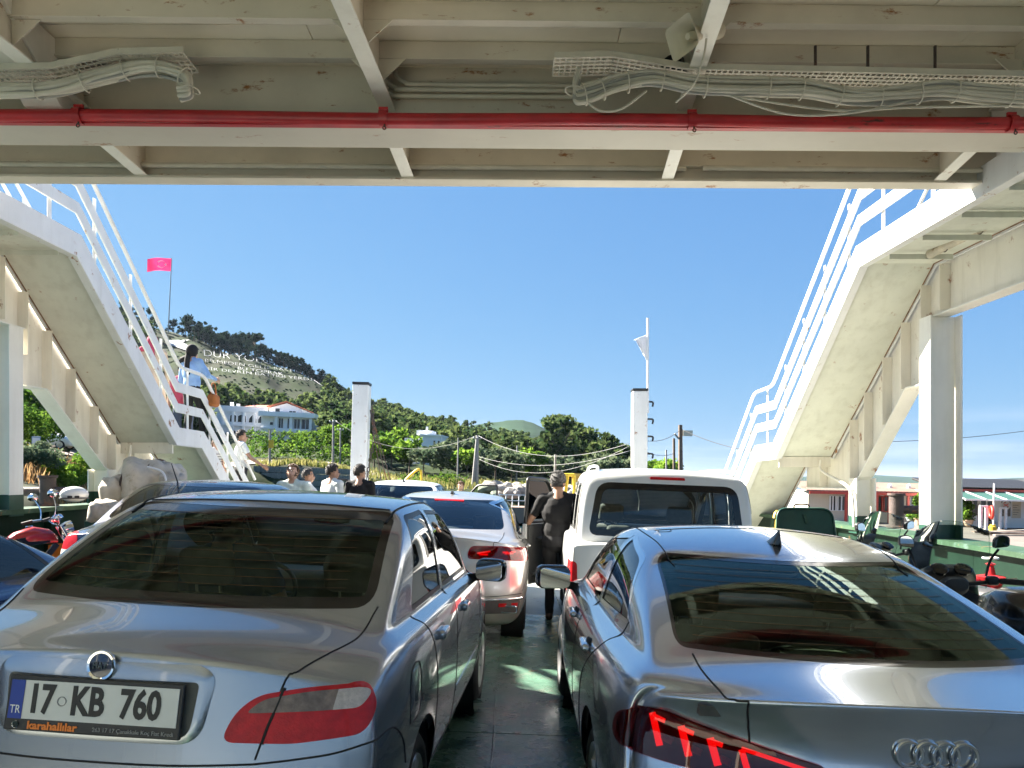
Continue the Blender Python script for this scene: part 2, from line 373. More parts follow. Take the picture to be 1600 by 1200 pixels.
for y in (-.5, -9.8): 
    cross_beam(y, ZC - .50, ZC - .002, .02, 'girder_web', 'beam_shaded'); cross_beam(y - .2, ZC - .525, ZC - .50, .44, 'girder_flange', 'ceiling_white')
LX = [-5.75, -3.42, -1.0, 1.36, 3.86]
def zt(z): return z
for n_, x in enumerate(LX):
    dx = (.05, .06, .055, .08, .1)[n_]               # the longitudinals veer a little to starboard
    def xa(y): return x + dx * (y - 5.9) / 1.25
    for (y0, y1) in ((-.28, 6.09), (-9.6, -.52)):
        zb = ZC - .35
        w = MB(); w.add([(xa(y0) - .006, y0, zb), (xa(y1) - .006, y1, zb), (xa(y1) + .006, y1, zb), (xa(y0) + .006, y0, zb), (xa(y0) - .006, y0, ZC - .003), (xa(y1) - .006, y1, ZC - .003), (xa(y1) + .006, y1, ZC - .003), (xa(y0) + .006, y0, ZC - .003)],
                        [(0, 1, 2, 3), (4, 7, 6, 5), (0, 4, 5, 1), (2, 6, 7, 3), (0, 3, 7, 4), (1, 5, 6, 2)]); w.build('longitudinal_web', 'beam_shaded', upper)
        fl = MB(); fl.add([(xa(y0) - .06, y0, zb - .014), (xa(y1) - .06, y1 - .01, zb - .014), (xa(y1) + .06, y1 - .01, zb - .014), (xa(y0) + .06, y0, zb - .014), (xa(y0) - .06, y0, zb), (xa(y1) - .06, y1 - .01, zb), (xa(y1) + .06, y1 - .01, zb), (xa(y0) + .06, y0, zb)],
                        [(0, 1, 2, 3), (4, 7, 6, 5), (0, 4, 5, 1), (2, 6, 7, 3), (0, 3, 7, 4), (1, 5, 6, 2)]); fl.build('longitudinal_flange', 'ship_white', upper, bevel=.002)
    # tapered knee between girder and deck edge
    k = MB(); y0, y1 = 6.125, 7.0
    k.prism([(y0, ZC - .49), (y1, ZC - .545), (y1, ZC - .003), (y0, ZC - .003)], lambda u, v: (xa(u) - .007, u, v), lambda u, v: (xa(u) + .007, u, v)); k.build('knee_web', 'beam_shaded', upper)
    k = MB(); k.prism([(y0, ZC - .502), (y1, ZC - .557), (y1, ZC - .545), (y0, ZC - .49)], lambda u, v: (xa(u) - .055, u, v), lambda u, v: (xa(u) + .055, u, v)); k.build('knee_flange', 'ship_white', upper, bevel=.002)
    for y in (5.74, 5.25, 4.76):                     # triangular tripping brackets at each crossing
        for s in (-1, 1):
            b = MB(); b.prism([(0, 0), (.20, 0), (0, -.185)], lambda u, v: (xa(y) + s * (u + .007), y - .018, ZC - .145 + v), lambda u, v: (xa(y) + s * (u + .007), y - .028, ZC - .145 + v)); b.build('bracket', 'beam_shaded', upper)
k = MB(); k.prism([(5.0, ZC - .01), (6.08, ZC - .01), (6.08, ZC - .48), (5.75, ZC - .48)], lambda u, v: (-3.70, u, v), lambda u, v: (-3.42, u, v)); k.build('bracket', 'ship_white', upper, bevel=.004)

# red fire main with clamps, hung below the girder
pipe = empty('fire_main', (0, 5.8, ZC - .53), label='long red fire main pipe running across under the white deck girder', cat='pipe')
zr = -.03
pts = [(x, sk(x), zr + .006 * math.sin(x * 1.7)) for x in np.linspace(-6.5, 6.0, 40)]
MB().tube(pts, .046, 14).build('pipe', 'red_paint', pipe, smooth=60)
for x in (-3.28, -.98, 1.38, 3.86, -5.7):
    c = MB(); c.lathe([(.058, -.03), (.062, -.03), (.062, .03), (.058, .03)], 16, Matrix.Translation((x, sk(x), zr)) @ Matrix.Rotation(R(90), 4, 'Y'), close=True)
    c.box((x, sk(x), zr + .055), (.07, .02, .06)); c.build('clamp', 'red_paint', pipe, smooth=40)
    h = MB(); h.tube([(x + .012, sk(x) - .02, zr - .05), (x + .012, sk(x) - .03, zr - .075)], .007, 6); h.tube([(x + .012 + .012 * math.cos(a), sk(x) - .03, zr - .085 + .012 * math.sin(a)) for a in np.linspace(0, 6.28, 12)], .005, 5); h.build('hook', 'rusty_iron', pipe, smooth=60)
# a second, thin angle bar behind the pipe
box_obj('support_angle', 'red_paint', (-.2, .03, zr - .045), (12.2, .05, .008), pipe, M=Matrix.Rotation(-.0, 3, 'Z') @ Matrix.Rotation(.017, 3, 'Z'))

# cable bundles on perforated trays
def cable_run(name, path, n, spread, label, r=(.010, .018), ties=True, parent=None, loops=()):
    root = empty(name, path[len(path) // 2], label=label, cat='cable bundle'); o = Vector(path[len(path) // 2])
    base = bez([Vector(p) - o for p in path], 8); rnd = random.Random(len(label))
    for k in range(n):
        a = rnd.uniform(0, 6.28); q = spread * math.sqrt(rnd.random()); ph = rnd.uniform(0, 6); pts = []
        for i, p in enumerate(base):
            t = i / len(base); aa = a + .5 * math.sin(t * 4 + ph)
            pts.append(p + Vector((0, q * math.cos(aa) * .8, q * math.sin(aa) + .008 * math.sin(t * 17 + ph))))
        MB().tube(pts, rnd.uniform(*r), 7).build('cable', rnd.choice(['cable_grey', 'cable_grey', 'cable_dark', 'pipe_grey']), root, smooth=70)
    for i in range(6, len(base) - 3, 7):
        p = base[i]; t = (base[i + 1] - base[i - 1]).normalized(); u = Vector((0, 1, 0)); w = t.cross(u)
        MB().tube([p + u * (spread + .014) * math.cos(b) + w * (spread + .014) * math.sin(b) for b in np.linspace(0, 6.28, 14)[:-1]], .005, 5, closed=True).build('cable_tie', 'pipe_grey', root, smooth=60)
    for lp in loops: MB().tube(bez([Vector(p) - o for p in lp], 8), .008, 6).build('cable', 'cable_grey', root, smooth=70)
    return root
def tray(path, w, label, up=False):
    o = Vector(path[0]); root = empty('cable_tray', o, label=label, cat='cable tray')
    for a, b in zip(path[:-1], path[1:]):
        a = Vector(a) - o; b = Vector(b) - o; d = (b - a); n = max(2, int(d.length / .04)); t = d.normalized()
        side = Vector((0, 1, .0)); 
        m = MB()                                     # strip with real slots: rungs and rails
        rows = 5
        for r_ in range(rows + 1):
            q = -w / 2 + w * r_ / rows; m.beam(a + side * q, b + side * q, .022, .004)
        for i in range(n + 1):
            c = a + d * (i / n); m.beam(c - side * w / 2, c + side * w / 2, .012, .0045)
        m.build('slotted_strip', 'pipe_grey', root, fix=False)
        for s in (-1, 1):
            MB().beam(a + side * s * w / 2 + Vector((0, 0, .02)), b + side * s * w / 2 + Vector((0, 0, .02)), .006, .045).build('tray_edge', 'pipe_grey', root)
    return root
D5 = 5.45
cable_run('cable_bundle', [P(-160, 150, D5), P(0, 142, D5), P(90, 138, D5), P(170, 118, D5), P(235, 104, D5), P(285, 118, D5), P(297, 138, D5), P(280, 142, D5)], 20, .055, 'thick bundle of grey cables drooping from a tray, upper left')
tray([P(-150, 128, D5 + .05), P(0, 124, D5 + .05), P(95, 122, D5 + .05), P(200, 100, D5 + .05), P(298, 98, D5 + .05)], .26, 'perforated cable tray above the left cable bundle')
cable_run('cable_bundle', [P(905, 118, D5), P(899, 148, D5), P(925, 145, D5), P(960, 133, D5), P(1020, 124, D5), P(1090, 135, D5), P(1200, 138, D5), P(1260, 140, D5), P(1330, 152, D5), P(1400, 150, D5), P(1470, 143, D5), P(1540, 148, D5), P(1700, 160, D5)], 22, .058,
          'long bundle of grey cables strapped under the right cable tray', loops=([P(910, 150, D5), P(935, 172, D5), P(970, 170, D5), P(1010, 142, D5)], [P(1130, 145, D5), P(1230, 178, D5), P(1340, 175, D5), P(1450, 150, D5)], [P(1120, 146, D5), P(1300, 172, D5), P(1420, 168, D5), P(1600, 165, D5)]))
tray([P(865, 105, D5 + .1), P(955, 103, D5 + .1), P(1070, 122, D5 + .1), P(1280, 126, D5 + .1), P(1500, 131, D5 + .1), P(1700, 136, D5 + .1)], .24, 'perforated grey cable tray carrying the right cable bundle')
for px in (1274, 1356, 1461):
    a = P(px, 126, D5 + .1); tag(MB().tube([a, (a.x, a.y, ZC - .14)], .011, 6).build('hanger_rod', 'rusty_iron', smooth=60), {1274: 'left rusty hanger rod holding up the right cable tray', 1356: 'middle rusty hanger rod holding up the right cable tray', 1461: 'right rusty hanger rod holding up the right cable tray'}[px], 'hanger rod')
con = empty('conduit_run', P(740, 135, 6.0), label='three grey conduits bending along the girder web, top centre', cat='conduit'); o = P(740, 135, 6.0)
for k, (y0, x0) in enumerate(((132, 622), (140, 606), (150, 600))):
    MB().tube(bez([P(x0 - 4, 108, 6.02) - o, P(x0 - 3, y0 - 14, 6.0) - o, P(x0 + 12, y0 - 3, 6.0) - o, P(x0 + 40, y0, 6.0) - o, P(900, y0 + 2, 6.02) - o], 6), .019, 8).build('conduit', 'pipe_grey', con, smooth=60)

# horn loudspeaker and round siren
hs = empty('horn_loudspeaker', P(1085, 55, 5.05), label='cream square horn loudspeaker bracketed to a ceiling beam', cat='loudspeaker')
ax = Vector((-.82, -.42, -.38)).normalized(); up_ = Vector((0, 0, 1)); sx_ = ax.cross(up_).normalized(); uz_ = sx_.cross(ax); Mh = Matrix((sx_, uz_, ax)).transposed().to_4x4()
def sq(r, h, n=24):
    out = []
    for k in range(n):
        a = 2 * math.pi * k / n; c, s_ = math.cos(a), math.sin(a); e = .28 if r > .05 else .9
        out.append(Vector((r * math.copysign(abs(c) ** e, c), r * .82 * math.copysign(abs(s_) ** e, s_), h)))
    return out
m = MB(); prof = [(.03, -.16), (.035, -.10), (.045, -.04), (.06, .02), (.085, .07), (.125, .115), (.13, .118), (.125, .108), (.08, .062), (.05, .015), (.035, -.04), (.03, -.08)]; vs = []; n = 24
for r, h in prof: vs += [Mh.to_3x3() @ p for p in sq(r, h)]
m.add(vs, [(i * n + k, i * n + (k + 1) % n, (i + 1) * n + (k + 1) % n, (i + 1) * n + k) for i in range(len(prof) - 1) for k in range(n)]); m.build('horn', 'speaker_cream', hs, smooth=50)
MB().lathe([(0, -.1), (.028, -.1), (.028, .05), (.02, .065), (0, .065)], 16, Mh).build('throat', 'speaker_cream', hs, smooth=40)
MB().lathe([(0, -.24), (.05, -.24), (.055, -.22), (.055, -.15), (.03, -.13), (.03, -.09)], 18, Mh).build('driver', 'speaker_cream', hs, smooth=40)
MB().beam((.02, 0, .02), (.13, .09, .17), .05, .012).build('mount', 'beam_shaded', hs)
MB().tube(bez([(.08, 0, -.02), (.07, .05, -.13), (.03, .15, -.25), (-.06, .3, -.30)], 6), .007, 6).build('lead', 'cable_grey', hs, smooth=60)
sr = empty('siren', P(1052, 104, 5.62), label='small round black siren behind the right cable tray', cat='siren')
MB().lathe([(0, -.12), (.06, -.12), (.075, -.05), (.085, 0), (.085, .03), (.07, .03), (.06, -.02), (0, -.02)], 20, Matrix.Rotation(R(75), 4, 'X') @ Matrix.Rotation(R(-20), 4, 'Y')).build('housing', 'black_plastic', sr, smooth=40)
m = MB()
for k in range(6): a = k * math.pi / 3; m.beam((0, 0, .015), (.07 * math.cos(a), .07 * math.sin(a), .015), .008, .006)
o = m.build('grille', 'trim_grey', sr); o.data.transform(Matrix.Rotation(R(75), 4, 'X') @ Matrix.Rotation(R(-20), 4, 'Y'))
MB().tube([(0, .06, 0), (0, .08, .14)], .012, 6).build('mount', 'beam_shaded', sr)

# ------------------------------------------------------------------ stairs
def off_path(path, d):
    out = []
    for i, p in enumerate(path):
        p = Vector(p); a = (p - Vector(path[i - 1])).normalized() if i > 0 else None; b = (Vector(path[i + 1]) - p).normalized() if i < len(path) - 1 else None
        n1 = Vector((-a.y, a.x)) if a else None; n2 = Vector((-b.y, b.x)) if b else None
        if n1 is None: n = n2; k = 1
        elif n2 is None: n = n1; k = 1
        else: n = (n1 + n2).normalized(); k = n.dot(n1)
        out.append(tuple(p + n * d / max(k, .4)))
    return out
def band(path, d0, d1, x, th, name, material, parent):
    lo, hi = off_path(path, d0), off_path(path, d1); poly = lo + hi[::-1]; m = MB(); n = len(lo)
    for i in range(n - 1):
        q = [lo[i], lo[i + 1], hi[i + 1], hi[i]]; m.add([(x - th / 2, *p) for p in q] + [(x + th / 2, *p) for p in q], [(0, 1, 2, 3), (7, 6, 5, 4), (0, 4, 5, 1), (2, 6, 7, 3)] + ([(0, 3, 7, 4)] if i == 0 else []) + ([(1, 5, 6, 2)] if i == n - 2 else []))
    m.v = m.v
    me = bpy.data.meshes.new(name); me.from_pydata(m.v, [], m.f); bm = bmesh.new(); bm.from_mesh(me); bmesh.ops.remove_doubles(bm, verts=bm.verts, dist=1e-4)
    dup = {}
    bmesh.ops.recalc_face_normals(bm, faces=bm.faces); bm.to_mesh(me); bm.free()
    return link_mesh(name, me, material, parent, bevel=.004)
def vshift(path, dz): return [(y, z + dz) for y, z in path]
def staircase(label, Xi, Xo, path, sgn):
    y0, z0 = path[0]; root = empty('staircase', ((Xi + Xo) / 2, path[-1][0], path[-1][1]), label=label, cat='staircase'); inv = Vector(root.location)
    def fix(o): o.data.transform(Matrix.Translation(-inv)); return o
    SH = .27
    fix(band(path, 0, SH, Xi, .03, 'stringer', 'stair_white', root)); fix(band(path, 0, SH, Xo, .03, 'stringer', 'stair_white', root))
    fix(band(path, -.012, 0, Xi + sgn * .04, .11, 'stringer_flange', 'stair_white', root))
    # soffit sheets under each run
    for k in range(len(path) - 1):
        (a, za), (b, zb) = path[k], path[k + 1]
        m = MB(); xa_, xb_ = Xi + sgn * .05, Xo - sgn * .016; m.add([(xa_, a, za + .03), (xb_, a, za + .03), (xb_, b, zb + .03), (xa_, b, zb + .03), (xa_, a, za + .05), (xb_, a, za + .05), (xb_, b, zb + .05), (xa_, b, zb + .05)],
                    [(0, 1, 2, 3), (7, 6, 5, 4), (0, 4, 5, 1), (2, 6, 7, 3), (0, 3, 7, 4), (1, 5, 6, 2)]); fix(m.build('soffit_plate', 'soffit', root))
        if abs(zb - za) > .5:                        # steps
            n = max(4, int(abs(zb - za) / .2))
            for s in range(n):
                y = a + (b - a) * (s + .5) / n; z = za + (zb - za) * (s + .5) / n + SH + .03
                fix(MB().bb((min(Xi, Xo) + .02, y - .14, z - .03), (max(Xi, Xo) - .02, y + .14, z)).build('tread', 'deck_green', root))
        elif k > 0:
            fix(MB().bb((min(Xi, Xo) + .02, a, za + SH - .03), (max(Xi, Xo) - .02, b, za + SH)).build('landing', 'deck_green', root))
    for xw in (Xi + sgn * .056, Xo - sgn * .03):
        fix(MB().tube([(xw, y + .0, z + .026) for y, z in [(path[k][0] + (path[k + 1][0] - path[k][0]) * t / 12, path[k][1] + (path[k + 1][1] - path[k][1]) * t / 12) for k in range(len(path) - 1) for t in range(12)]], .008, 5).build('weld_seam', 'rust_weld' if xw != Xi + sgn * .056 else 'soffit', root, smooth=60))
    # ribs under the top platform and at landings
    for k in range(4):
        y = path[0][0] + .5 + k * .72
        if y < path[1][0] - .1: fix(MB().bb((min(Xi, Xo) + .1, y, path[0][1] - .03), (max(Xi, Xo) - .1, y + .012, path[0][1] + .03)).build('rib', 'soffit', root))
    fix(MB().bb((min(Xi, Xo) + .05, path[2][0] - .02, path[2][1] - .14), (max(Xi, Xo) - .05, path[2][0] + .02, path[2][1] + .03)).build('landing_beam', 'web_cream', root))
    # railings: two flat bars and a pipe on the inner side, pipes on the outer
    for dz, hgt in ((.50, .145), (.82, .15)):
        fix(band(vshift(path, dz), 0, hgt, Xi, .022, 'rail_bar', 'stair_white', root))
    hp = vshift(path, 1.2); q = []
    for i, p in enumerate(hp):
        p = Vector((Xi - sgn * .05, *p))
        if 0 < i < len(hp) - 1:
            a = Vector((Xi - sgn * .05, *hp[i - 1])); b = Vector((Xi - sgn * .05, *hp[i + 1])); a = p + (a - p).normalized() * .16; b = p + (b - p).normalized() * .16
            q += [a * (1 - t) ** 2 + p * 2 * t * (1 - t) + b * t * t for t in (0, .25, .5, .75, 1)]
        else: q.append(p)
    fix(MB().tube(q, .028, 10).build('handrail', 'stair_white', root, smooth=60))
    for dz in (.6, .9, 1.2):
        fix(MB().tube([(Xo, *p) for p in vshift(path, dz)], .022, 8).build('outer_rail', 'stair_white', root, smooth=60))
    Y = np.array([p[0] for p in path]); Z = np.array([p[1] for p in path]); tot = 0; stops = []
    for k in range(len(path) - 1):
        ln = math.dist(path[k], path[k + 1]); n = max(1, round(ln / 1.0))
        for s in range(n): t = (s + .5) / n; stops.append((path[k][0] + (path[k + 1][0] - path[k][0]) * t, abs(path[k + 1][1] - path[k][1]) / ln))
    for y, slope in stops:
        z = float(np.interp(y, Y, Z)); th = .012
        m = MB(); m.prism([(-.035, .18), (0, .10), (.035, .18), (.03, 1.2), (-.03, 1.2)], lambda u, v: (Xi + sgn * .022, y + u, z + v), lambda u, v: (Xi + sgn * .034, y + u, z + v)); fix(m.build('stanchion', 'stair_white', root))
        m = MB(); m.beam((Xo, y, z + .15), (Xo, y, z + 1.2), .04, .04); fix(m.build('outer_stanchion', 'stair_white', root))
    return root
PR = [(6.3, 4.20), (9.5, 4.24), (12.55, 1.90), (13.5, 1.89), (16.1, -.05)]
PL = [(6.2, 4.22), (9.05, 4.24), (11.75, 2.10), (12.7, 2.09), (15.2, .35)]
stR = staircase('white steel stair and railings descending on the right, beside the white van', 4.36, 5.31, PR, 1)
stL = staircase('white steel stair and railings descending on the left, with people climbing', -5.2, -6.1, PL, -1)

# outboard support frames: web plates, flanges, posts
def support(label, X, sgn, path, y_far, post1, post2, zb1, zk, zrail, back):
    root = empty('support_frame', (X, post1, zrail), label=label, cat='steel frame'); inv = Vector(root.location)
    def fix(o): o.data.transform(Matrix.Translation(-inv)); return o
    def plate(poly, name, material, x0=0, th=.014):
        m = MB(); m.prism(poly, lambda u, v: (X + x0 - th / 2, u, v), lambda u, v: (X + x0 + th / 2, u, v)); return fix(m.build(name, material, root, bevel=0))
    Y = [p[0] for p in path]; Z = [p[1] for p in path]; top = lambda y: float(np.interp(y, Y, Z)) + .10
    low = [(back, zb1), (post1 + .2, zb1), (post1 + .22, zk), (post1 + .65, zk), (post2 - .12, 1.62 if sgn > 0 else 1.75), (post2 + .35, 1.42 if sgn > 0 else 1.6), (path[3][0] + .35, 1.42 if sgn > 0 else 1.6)]
    Yl = [p[0] for p in low]; Zl = [p[1] for p in low]; lo = lambda y: float(np.interp(y, Yl, Zl))
    cuts = [back, (back + post1) / 2, post1 - .22, post1 + .21, post1 + .7, (post1 + post2) / 2 + .15, post2 - .35, post2 + .13, path[2][0] + .35, path[3][0] + .3]
    for a, b in zip(cuts[:-1], cuts[1:]):
        mid = [y for y in sorted(set(Y + Yl)) if a < y < b]; yy = [a + .002] + mid + [b - .002]
        poly = [(y, lo(y)) for y in yy] + [(y, top(y)) for y in yy[::-1]]
        plate(poly, 'web_plate', 'web_cream')
    for y in cuts[1:-1]:
        plate([(y - .006, lo(y) + .02), (y + .006, lo(y) + .02), (y + .006, top(y) - .13), (y - .006, top(y) - .13)], 'web_stiffener', 'web_cream', -sgn * .075, .13)
    for (a, za), (b, zb) in zip(low[:-1], low[1:]):
        if abs(b - a) < .05: continue
        fix(MB().beam((X, a, za - .01), (X, b, zb - .01), .22, .016).build('bottom_flange', 'ship_white', root))
    for p, zt_ in ((post1, zb1), (post2, 1.6 if sgn > 0 else 1.73)):
        w = (.19 if sgn > 0 else .12) if p == post1 else .14
        for nm, c, sz in (('post_web', (X, p), (2 * w - .04, .02)), ('post_flange', (X - w, p), (.02, .26)), ('post_flange', (X + w, p), (.02, .26))):
            fix(MB().bb((c[0] - sz[0] / 2, c[1] - sz[1] / 2, zrail + .2), (c[0] + sz[0] / 2, c[1] + sz[1] / 2, zt_ - .02)).build(nm, 'ship_white', root, bevel=.003))
        m = MB()
        for c, sz in (((X, p), (2 * w - .03, .03)), ((X - w, p), (.024, .27)), ((X + w, p), (.024, .27))): m.bb((c[0] - sz[0] / 2, c[1] - sz[1] / 2, zrail - .06), (c[0] + sz[0] / 2, c[1] + sz[1] / 2, zrail + .2))
        fix(m.build('post_foot', 'base_green', root, fix=False))
    # drain pipe down the second post
    x = X - sgn * .2
    fix(MB().tube(bez([(x - sgn * .10, path[2][0] - .1, path[2][1] - .02), (x - sgn * .10, path[2][0] - .15, path[2][1] - .2), (x - sgn * .04, post2 + .05, path[2][1] - .42), (x, post2 - .1, path[2][1] - .6), (x, post2 - .16, zrail + .05)], 6), .024, 8).build('drain_pipe', 'web_cream', root, smooth=60))
    return root
support('cream steel web frame and posts carrying the right stair', 5.365, 1, PR, 13, 9.5, 11.62, 3.62, 2.80, .80, 5.8)
support('cream steel web frame and posts carrying the left stair', -6.155, -1, PL, 12, 9.23, 11.40, 3.45, 2.75, 1.18, 5.8)
# thin conduit along the right platform edge
# fluorescent lamp under the right platform
lm = empty('deck_lamp', (4.95, 8.6, 4.15), label='long rusty fluorescent lamp fitting under the right stair platform', cat='lamp')
a, b = P(1452, 398, 8.95) - Vector(lm.location), P(1562, 342, 8.0) - Vector(lm.location)
mat('lamp_rusty', (.50, .44, .34), .5, var=.3, vscale=6, rust=.5, rcol=(.2, .1, .04), rscale=(4, 4, 4))
d = (b - a).normalized(); m = MB(); m.tube([a, a + d * .04, a + d * .06, b - d * .06, b - d * .04, b], [.05, .058, .05, .05, .058, .05], 12); m.build('housing', 'lamp_rusty', lm, smooth=40)
for t in (.25, .75):
    c = a.lerp(b, t); MB().tube([c, c + Vector((0, 0, .14))], .012, 6).build('bracket', 'rusty_iron', lm)
    MB().tube([c + Vector((0, .06 * math.cos(q), .06 * math.sin(q))) for q in np.linspace(0, 6.28, 14)[:-1]], .006, 5, closed=True).build('clip', 'rusty_iron', lm)

# ------------------------------------------------------------------ bulwarks
def bulwark(label, X, sgn, y0, y1, zt0, zt1, bend):
    root = empty('bulwark', (X, y0, 0), label=label, cat='bulwark'); inv = Vector(root.location)
    def fix(o): o.data.transform(Matrix.Translation(-inv)); return o
    ztop = lambda y: zt0 + (zt1 - zt0) * max(0, min(1, (y - y0) / (y1 - y0)))
    xx = lambda y: X - sgn * bend * max(0, (y - 10) / 6) ** 2
    ys_ = list(np.linspace(y0, y1, 14))
    for a, b in zip(ys_[:-1], ys_[1:]):
        m = MB(); za, zb = deckz(X) - .3, ztop(a); 
        m.add([(xx(a), a + .002, za), (xx(b), b - .002, za), (xx(b), b - .002, ztop(b)), (xx(a), a + .002, ztop(a)), (xx(a) + sgn * .012, a + .002, za), (xx(b) + sgn * .012, b - .002, za), (xx(b) + sgn * .012, b - .002, ztop(b)), (xx(a) + sgn * .012, a + .002, ztop(a))],
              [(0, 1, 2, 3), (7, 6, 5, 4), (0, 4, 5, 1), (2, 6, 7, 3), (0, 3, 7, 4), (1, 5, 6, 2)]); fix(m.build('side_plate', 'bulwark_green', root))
        m = MB(); w0, w1 = -.10, .34
        m.add([(xx(a) + sgn * w0, a, ztop(a) + .002), (xx(b) + sgn * w0, b, ztop(b) + .002), (xx(b) + sgn * w1, b, ztop(b) + .002), (xx(a) + sgn * w1, a, ztop(a) + .002),
               (xx(a) + sgn * w0, a, ztop(a) + .06), (xx(b) + sgn * w0, b, ztop(b) + .06), (xx(b) + sgn * w1, b, ztop(b) + .06), (xx(a) + sgn * w1, a, ztop(a) + .06)],
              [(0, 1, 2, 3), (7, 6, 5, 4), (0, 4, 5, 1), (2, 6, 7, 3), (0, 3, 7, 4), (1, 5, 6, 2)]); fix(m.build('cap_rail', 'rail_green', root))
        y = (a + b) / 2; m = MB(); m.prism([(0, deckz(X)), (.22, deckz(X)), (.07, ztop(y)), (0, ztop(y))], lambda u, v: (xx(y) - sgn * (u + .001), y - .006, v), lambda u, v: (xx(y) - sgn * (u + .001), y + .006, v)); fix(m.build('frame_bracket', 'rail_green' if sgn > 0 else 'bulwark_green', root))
    m = MB(); m.tube([(xx(y) - sgn * .05, y, deckz(X) + .38) for y in ys_], .02, 6); fix(m.build('stringer_pipe', 'bulwark_green', root, smooth=60))
    return root
bulwark('green steel bulwark with wide cap rail along the right side', 5.33, 1, -12, 18, .60, .84, .5)
bulwark('dark green steel bulwark along the left side behind the red motorcycle', -6.12, -1, -12, 18, 1.10, 1.16, .5)
# rear posts along both sides, behind the camera, holding the upper deck
for k, y in enumerate((-9.6, -3.4, 3.2)):
    for s, X, zz in ((1, 5.55, .66), (-1, -6.35, 1.13)):
        tag(MB().bb((X - .14, y - .14, zz - .2), (X + .14, y + .14, ZC)).build('deck_post', 'ship_white', bevel=.01), '%s white deck post on the %s side beside the camera' % (('aftmost', 'middle', 'foremost')[k], 'right' if s > 0 else 'left'), 'post')
# bitts
def bitts(label, loc, r, h, arm, z_arm, one=False, yaw=0):
    root = empty('mooring_bitt', loc, (0, 0, yaw), label, 'bitt')
    MB().lathe([(0, 0), (r * 1.35, 0), (r * 1.35, .02), (r, .03), (r, h - .04), (r * 1.22, h - .03), (r * 1.22, h), (0, h)], 24).build('post', 'rusty_iron', root, smooth=35)
    M = Matrix.Translation((0, 0, z_arm)) @ Matrix.Rotation(R(90), 4, 'Y')
    MB().lathe([(0, -arm if not one else 0), (r * .62, -arm if not one else 0), (r * .62, arm - .03), (r * .72, arm - .03), (r * .72, arm), (0, arm)], 20, M).build('cross_bar', 'rusty_iron', root, smooth=35)
    return root
bitts('dark rusty mooring bitt with a stub arm on the right bulwark', (5.62, 11.1, .86), .10, .50, .36, .26, True, R(-12))
bitts('brown rusty cross bitt on the left bulwark', (-6.3, 10.3, 1.2), .10, .42, .36, .20)

# ------------------------------------------------------------------ bow towers
def tower(label, x, y, z0, z1, w, lean):
    root = empty('ramp_tower', (x, y, z0), (0, lean, 0), label, 'tower')
    MB().bb((-w / 2, -w / 2, 0), (w / 2, w / 2, z1 - z0)).build('column', 'stair_white', root, bevel=.02)
    MB().bb((-w / 2 - .01, -w / 2 - .01, z1 - z0 + .002), (w / 2 + .01, w / 2 + .01, z1 - z0 + .06)).build('cap', 'black_plastic', root, bevel=.01)
    return root
tl = tower('white box tower on the left of the bow ramp', P(558, 700, 17.5).x, 17.5, -.4, HC + 143 / F * 17.5, .36, R(1.6))
tr = tower('white box tower with sign and ladder rungs on the right of the bow ramp', P(998, 700, 17.5).x, 17.5, -.6, HC + 133 / F * 17.5, .33, R(.2))
# hoist chain and wires beside the left tower
ch = MB(); c0 = Vector((.28, -.1, 3.1)); 
for k in range(26):
    p = Vector((.26 + .06 * math.sin(k * .3), -.1, 3.6 - k * .11)); ang = k % 2
    ch.tube([p + Vector(((.03 if ang else 0) * math.cos(t), (0 if ang else .03) * math.cos(t), .055 * math.sin(t))) for t in np.linspace(0, 6.28, 9)[:-1]], .013, 4, closed=True)
ch.build('hoist_chain', 'rusty_iron', tl, smooth=60)
for dx in (.5, .75, .95): MB().tube([(.2, 0, 3.55), (.2 + dx, .6, .3)], .012, 5).build('stay_wire', 'rusty_iron', tl, smooth=60)
for dx in (-.5, -.62): MB().tube([(-.12, 0, 2.6), (dx, .3, .5)], .018, 5).build('stay_wire', 'rusty_iron', tr, smooth=60)
for k in range(4):
    z = HC + (745 - (628 + 27 * k)) / F * 17.5 + .6; MB().tube(bez([(.16, -.02, z), (.28, -.02, z), (.315, -.02, z - .03), (.30, -.02, z - .11)], 5), .022, 6).build('rung', 'black_plastic', tr, smooth=60)
MB().bb((-.20, -.185, 1.72), (.20, -.175, 2.02)).build('notice_board', 'ink_white', tr)
for k, t in enumerate(('GEMİ', 'YANAŞMADAN', 'KAPALI ALANDAN', 'ÇIKMAYINIZ')):
    text_obj('notice_text', t, .058, 'ink_blue', tr, frame_M((0, -.19, 1.985 - k * .075), (1, 0, 0), (0, 0, 1)), squeeze=.72)
fp = empty('flag_staff', (P(1012, 617, 17.4).x, 17.4, P(1012, 640, 17.4).z), label='white flag staff with a small white flag on the right tower', cat='flag')
MB().tube(bez([(-.07, 0, -.02), (0, 0, .0), (0, 0, .1), (0, 0, 2.1)], 4), .028, 8).build('staff', 'stair_white', fp, smooth=60)
fl = MB(); n = 12; k_ = 8; vs = []
for i in range(n + 1):
    for j in range(k_ + 1):
        u, v = i / n, j / k_; x = -.30 * u * (1 - .45 * v); vs.append((x - .02, .05 * math.sin(u * 9 + v * 3) * u, 1.72 - .62 * v * (1 - u * .75) - .12 * u + .03 * math.sin(6 * v) * u))
fl.add(vs, [(i * (k_ + 1) + j, (i + 1) * (k_ + 1) + j, (i + 1) * (k_ + 1) + j + 1, i * (k_ + 1) + j + 1) for i in range(n) for j in range(k_)])
mat('flag_white', (.78, .76, .78), .8, var=.05); o = fl.build('flag', 'flag_white', fp, smooth=180); o.modifiers.new('s', 'SOLIDIFY').thickness = .004
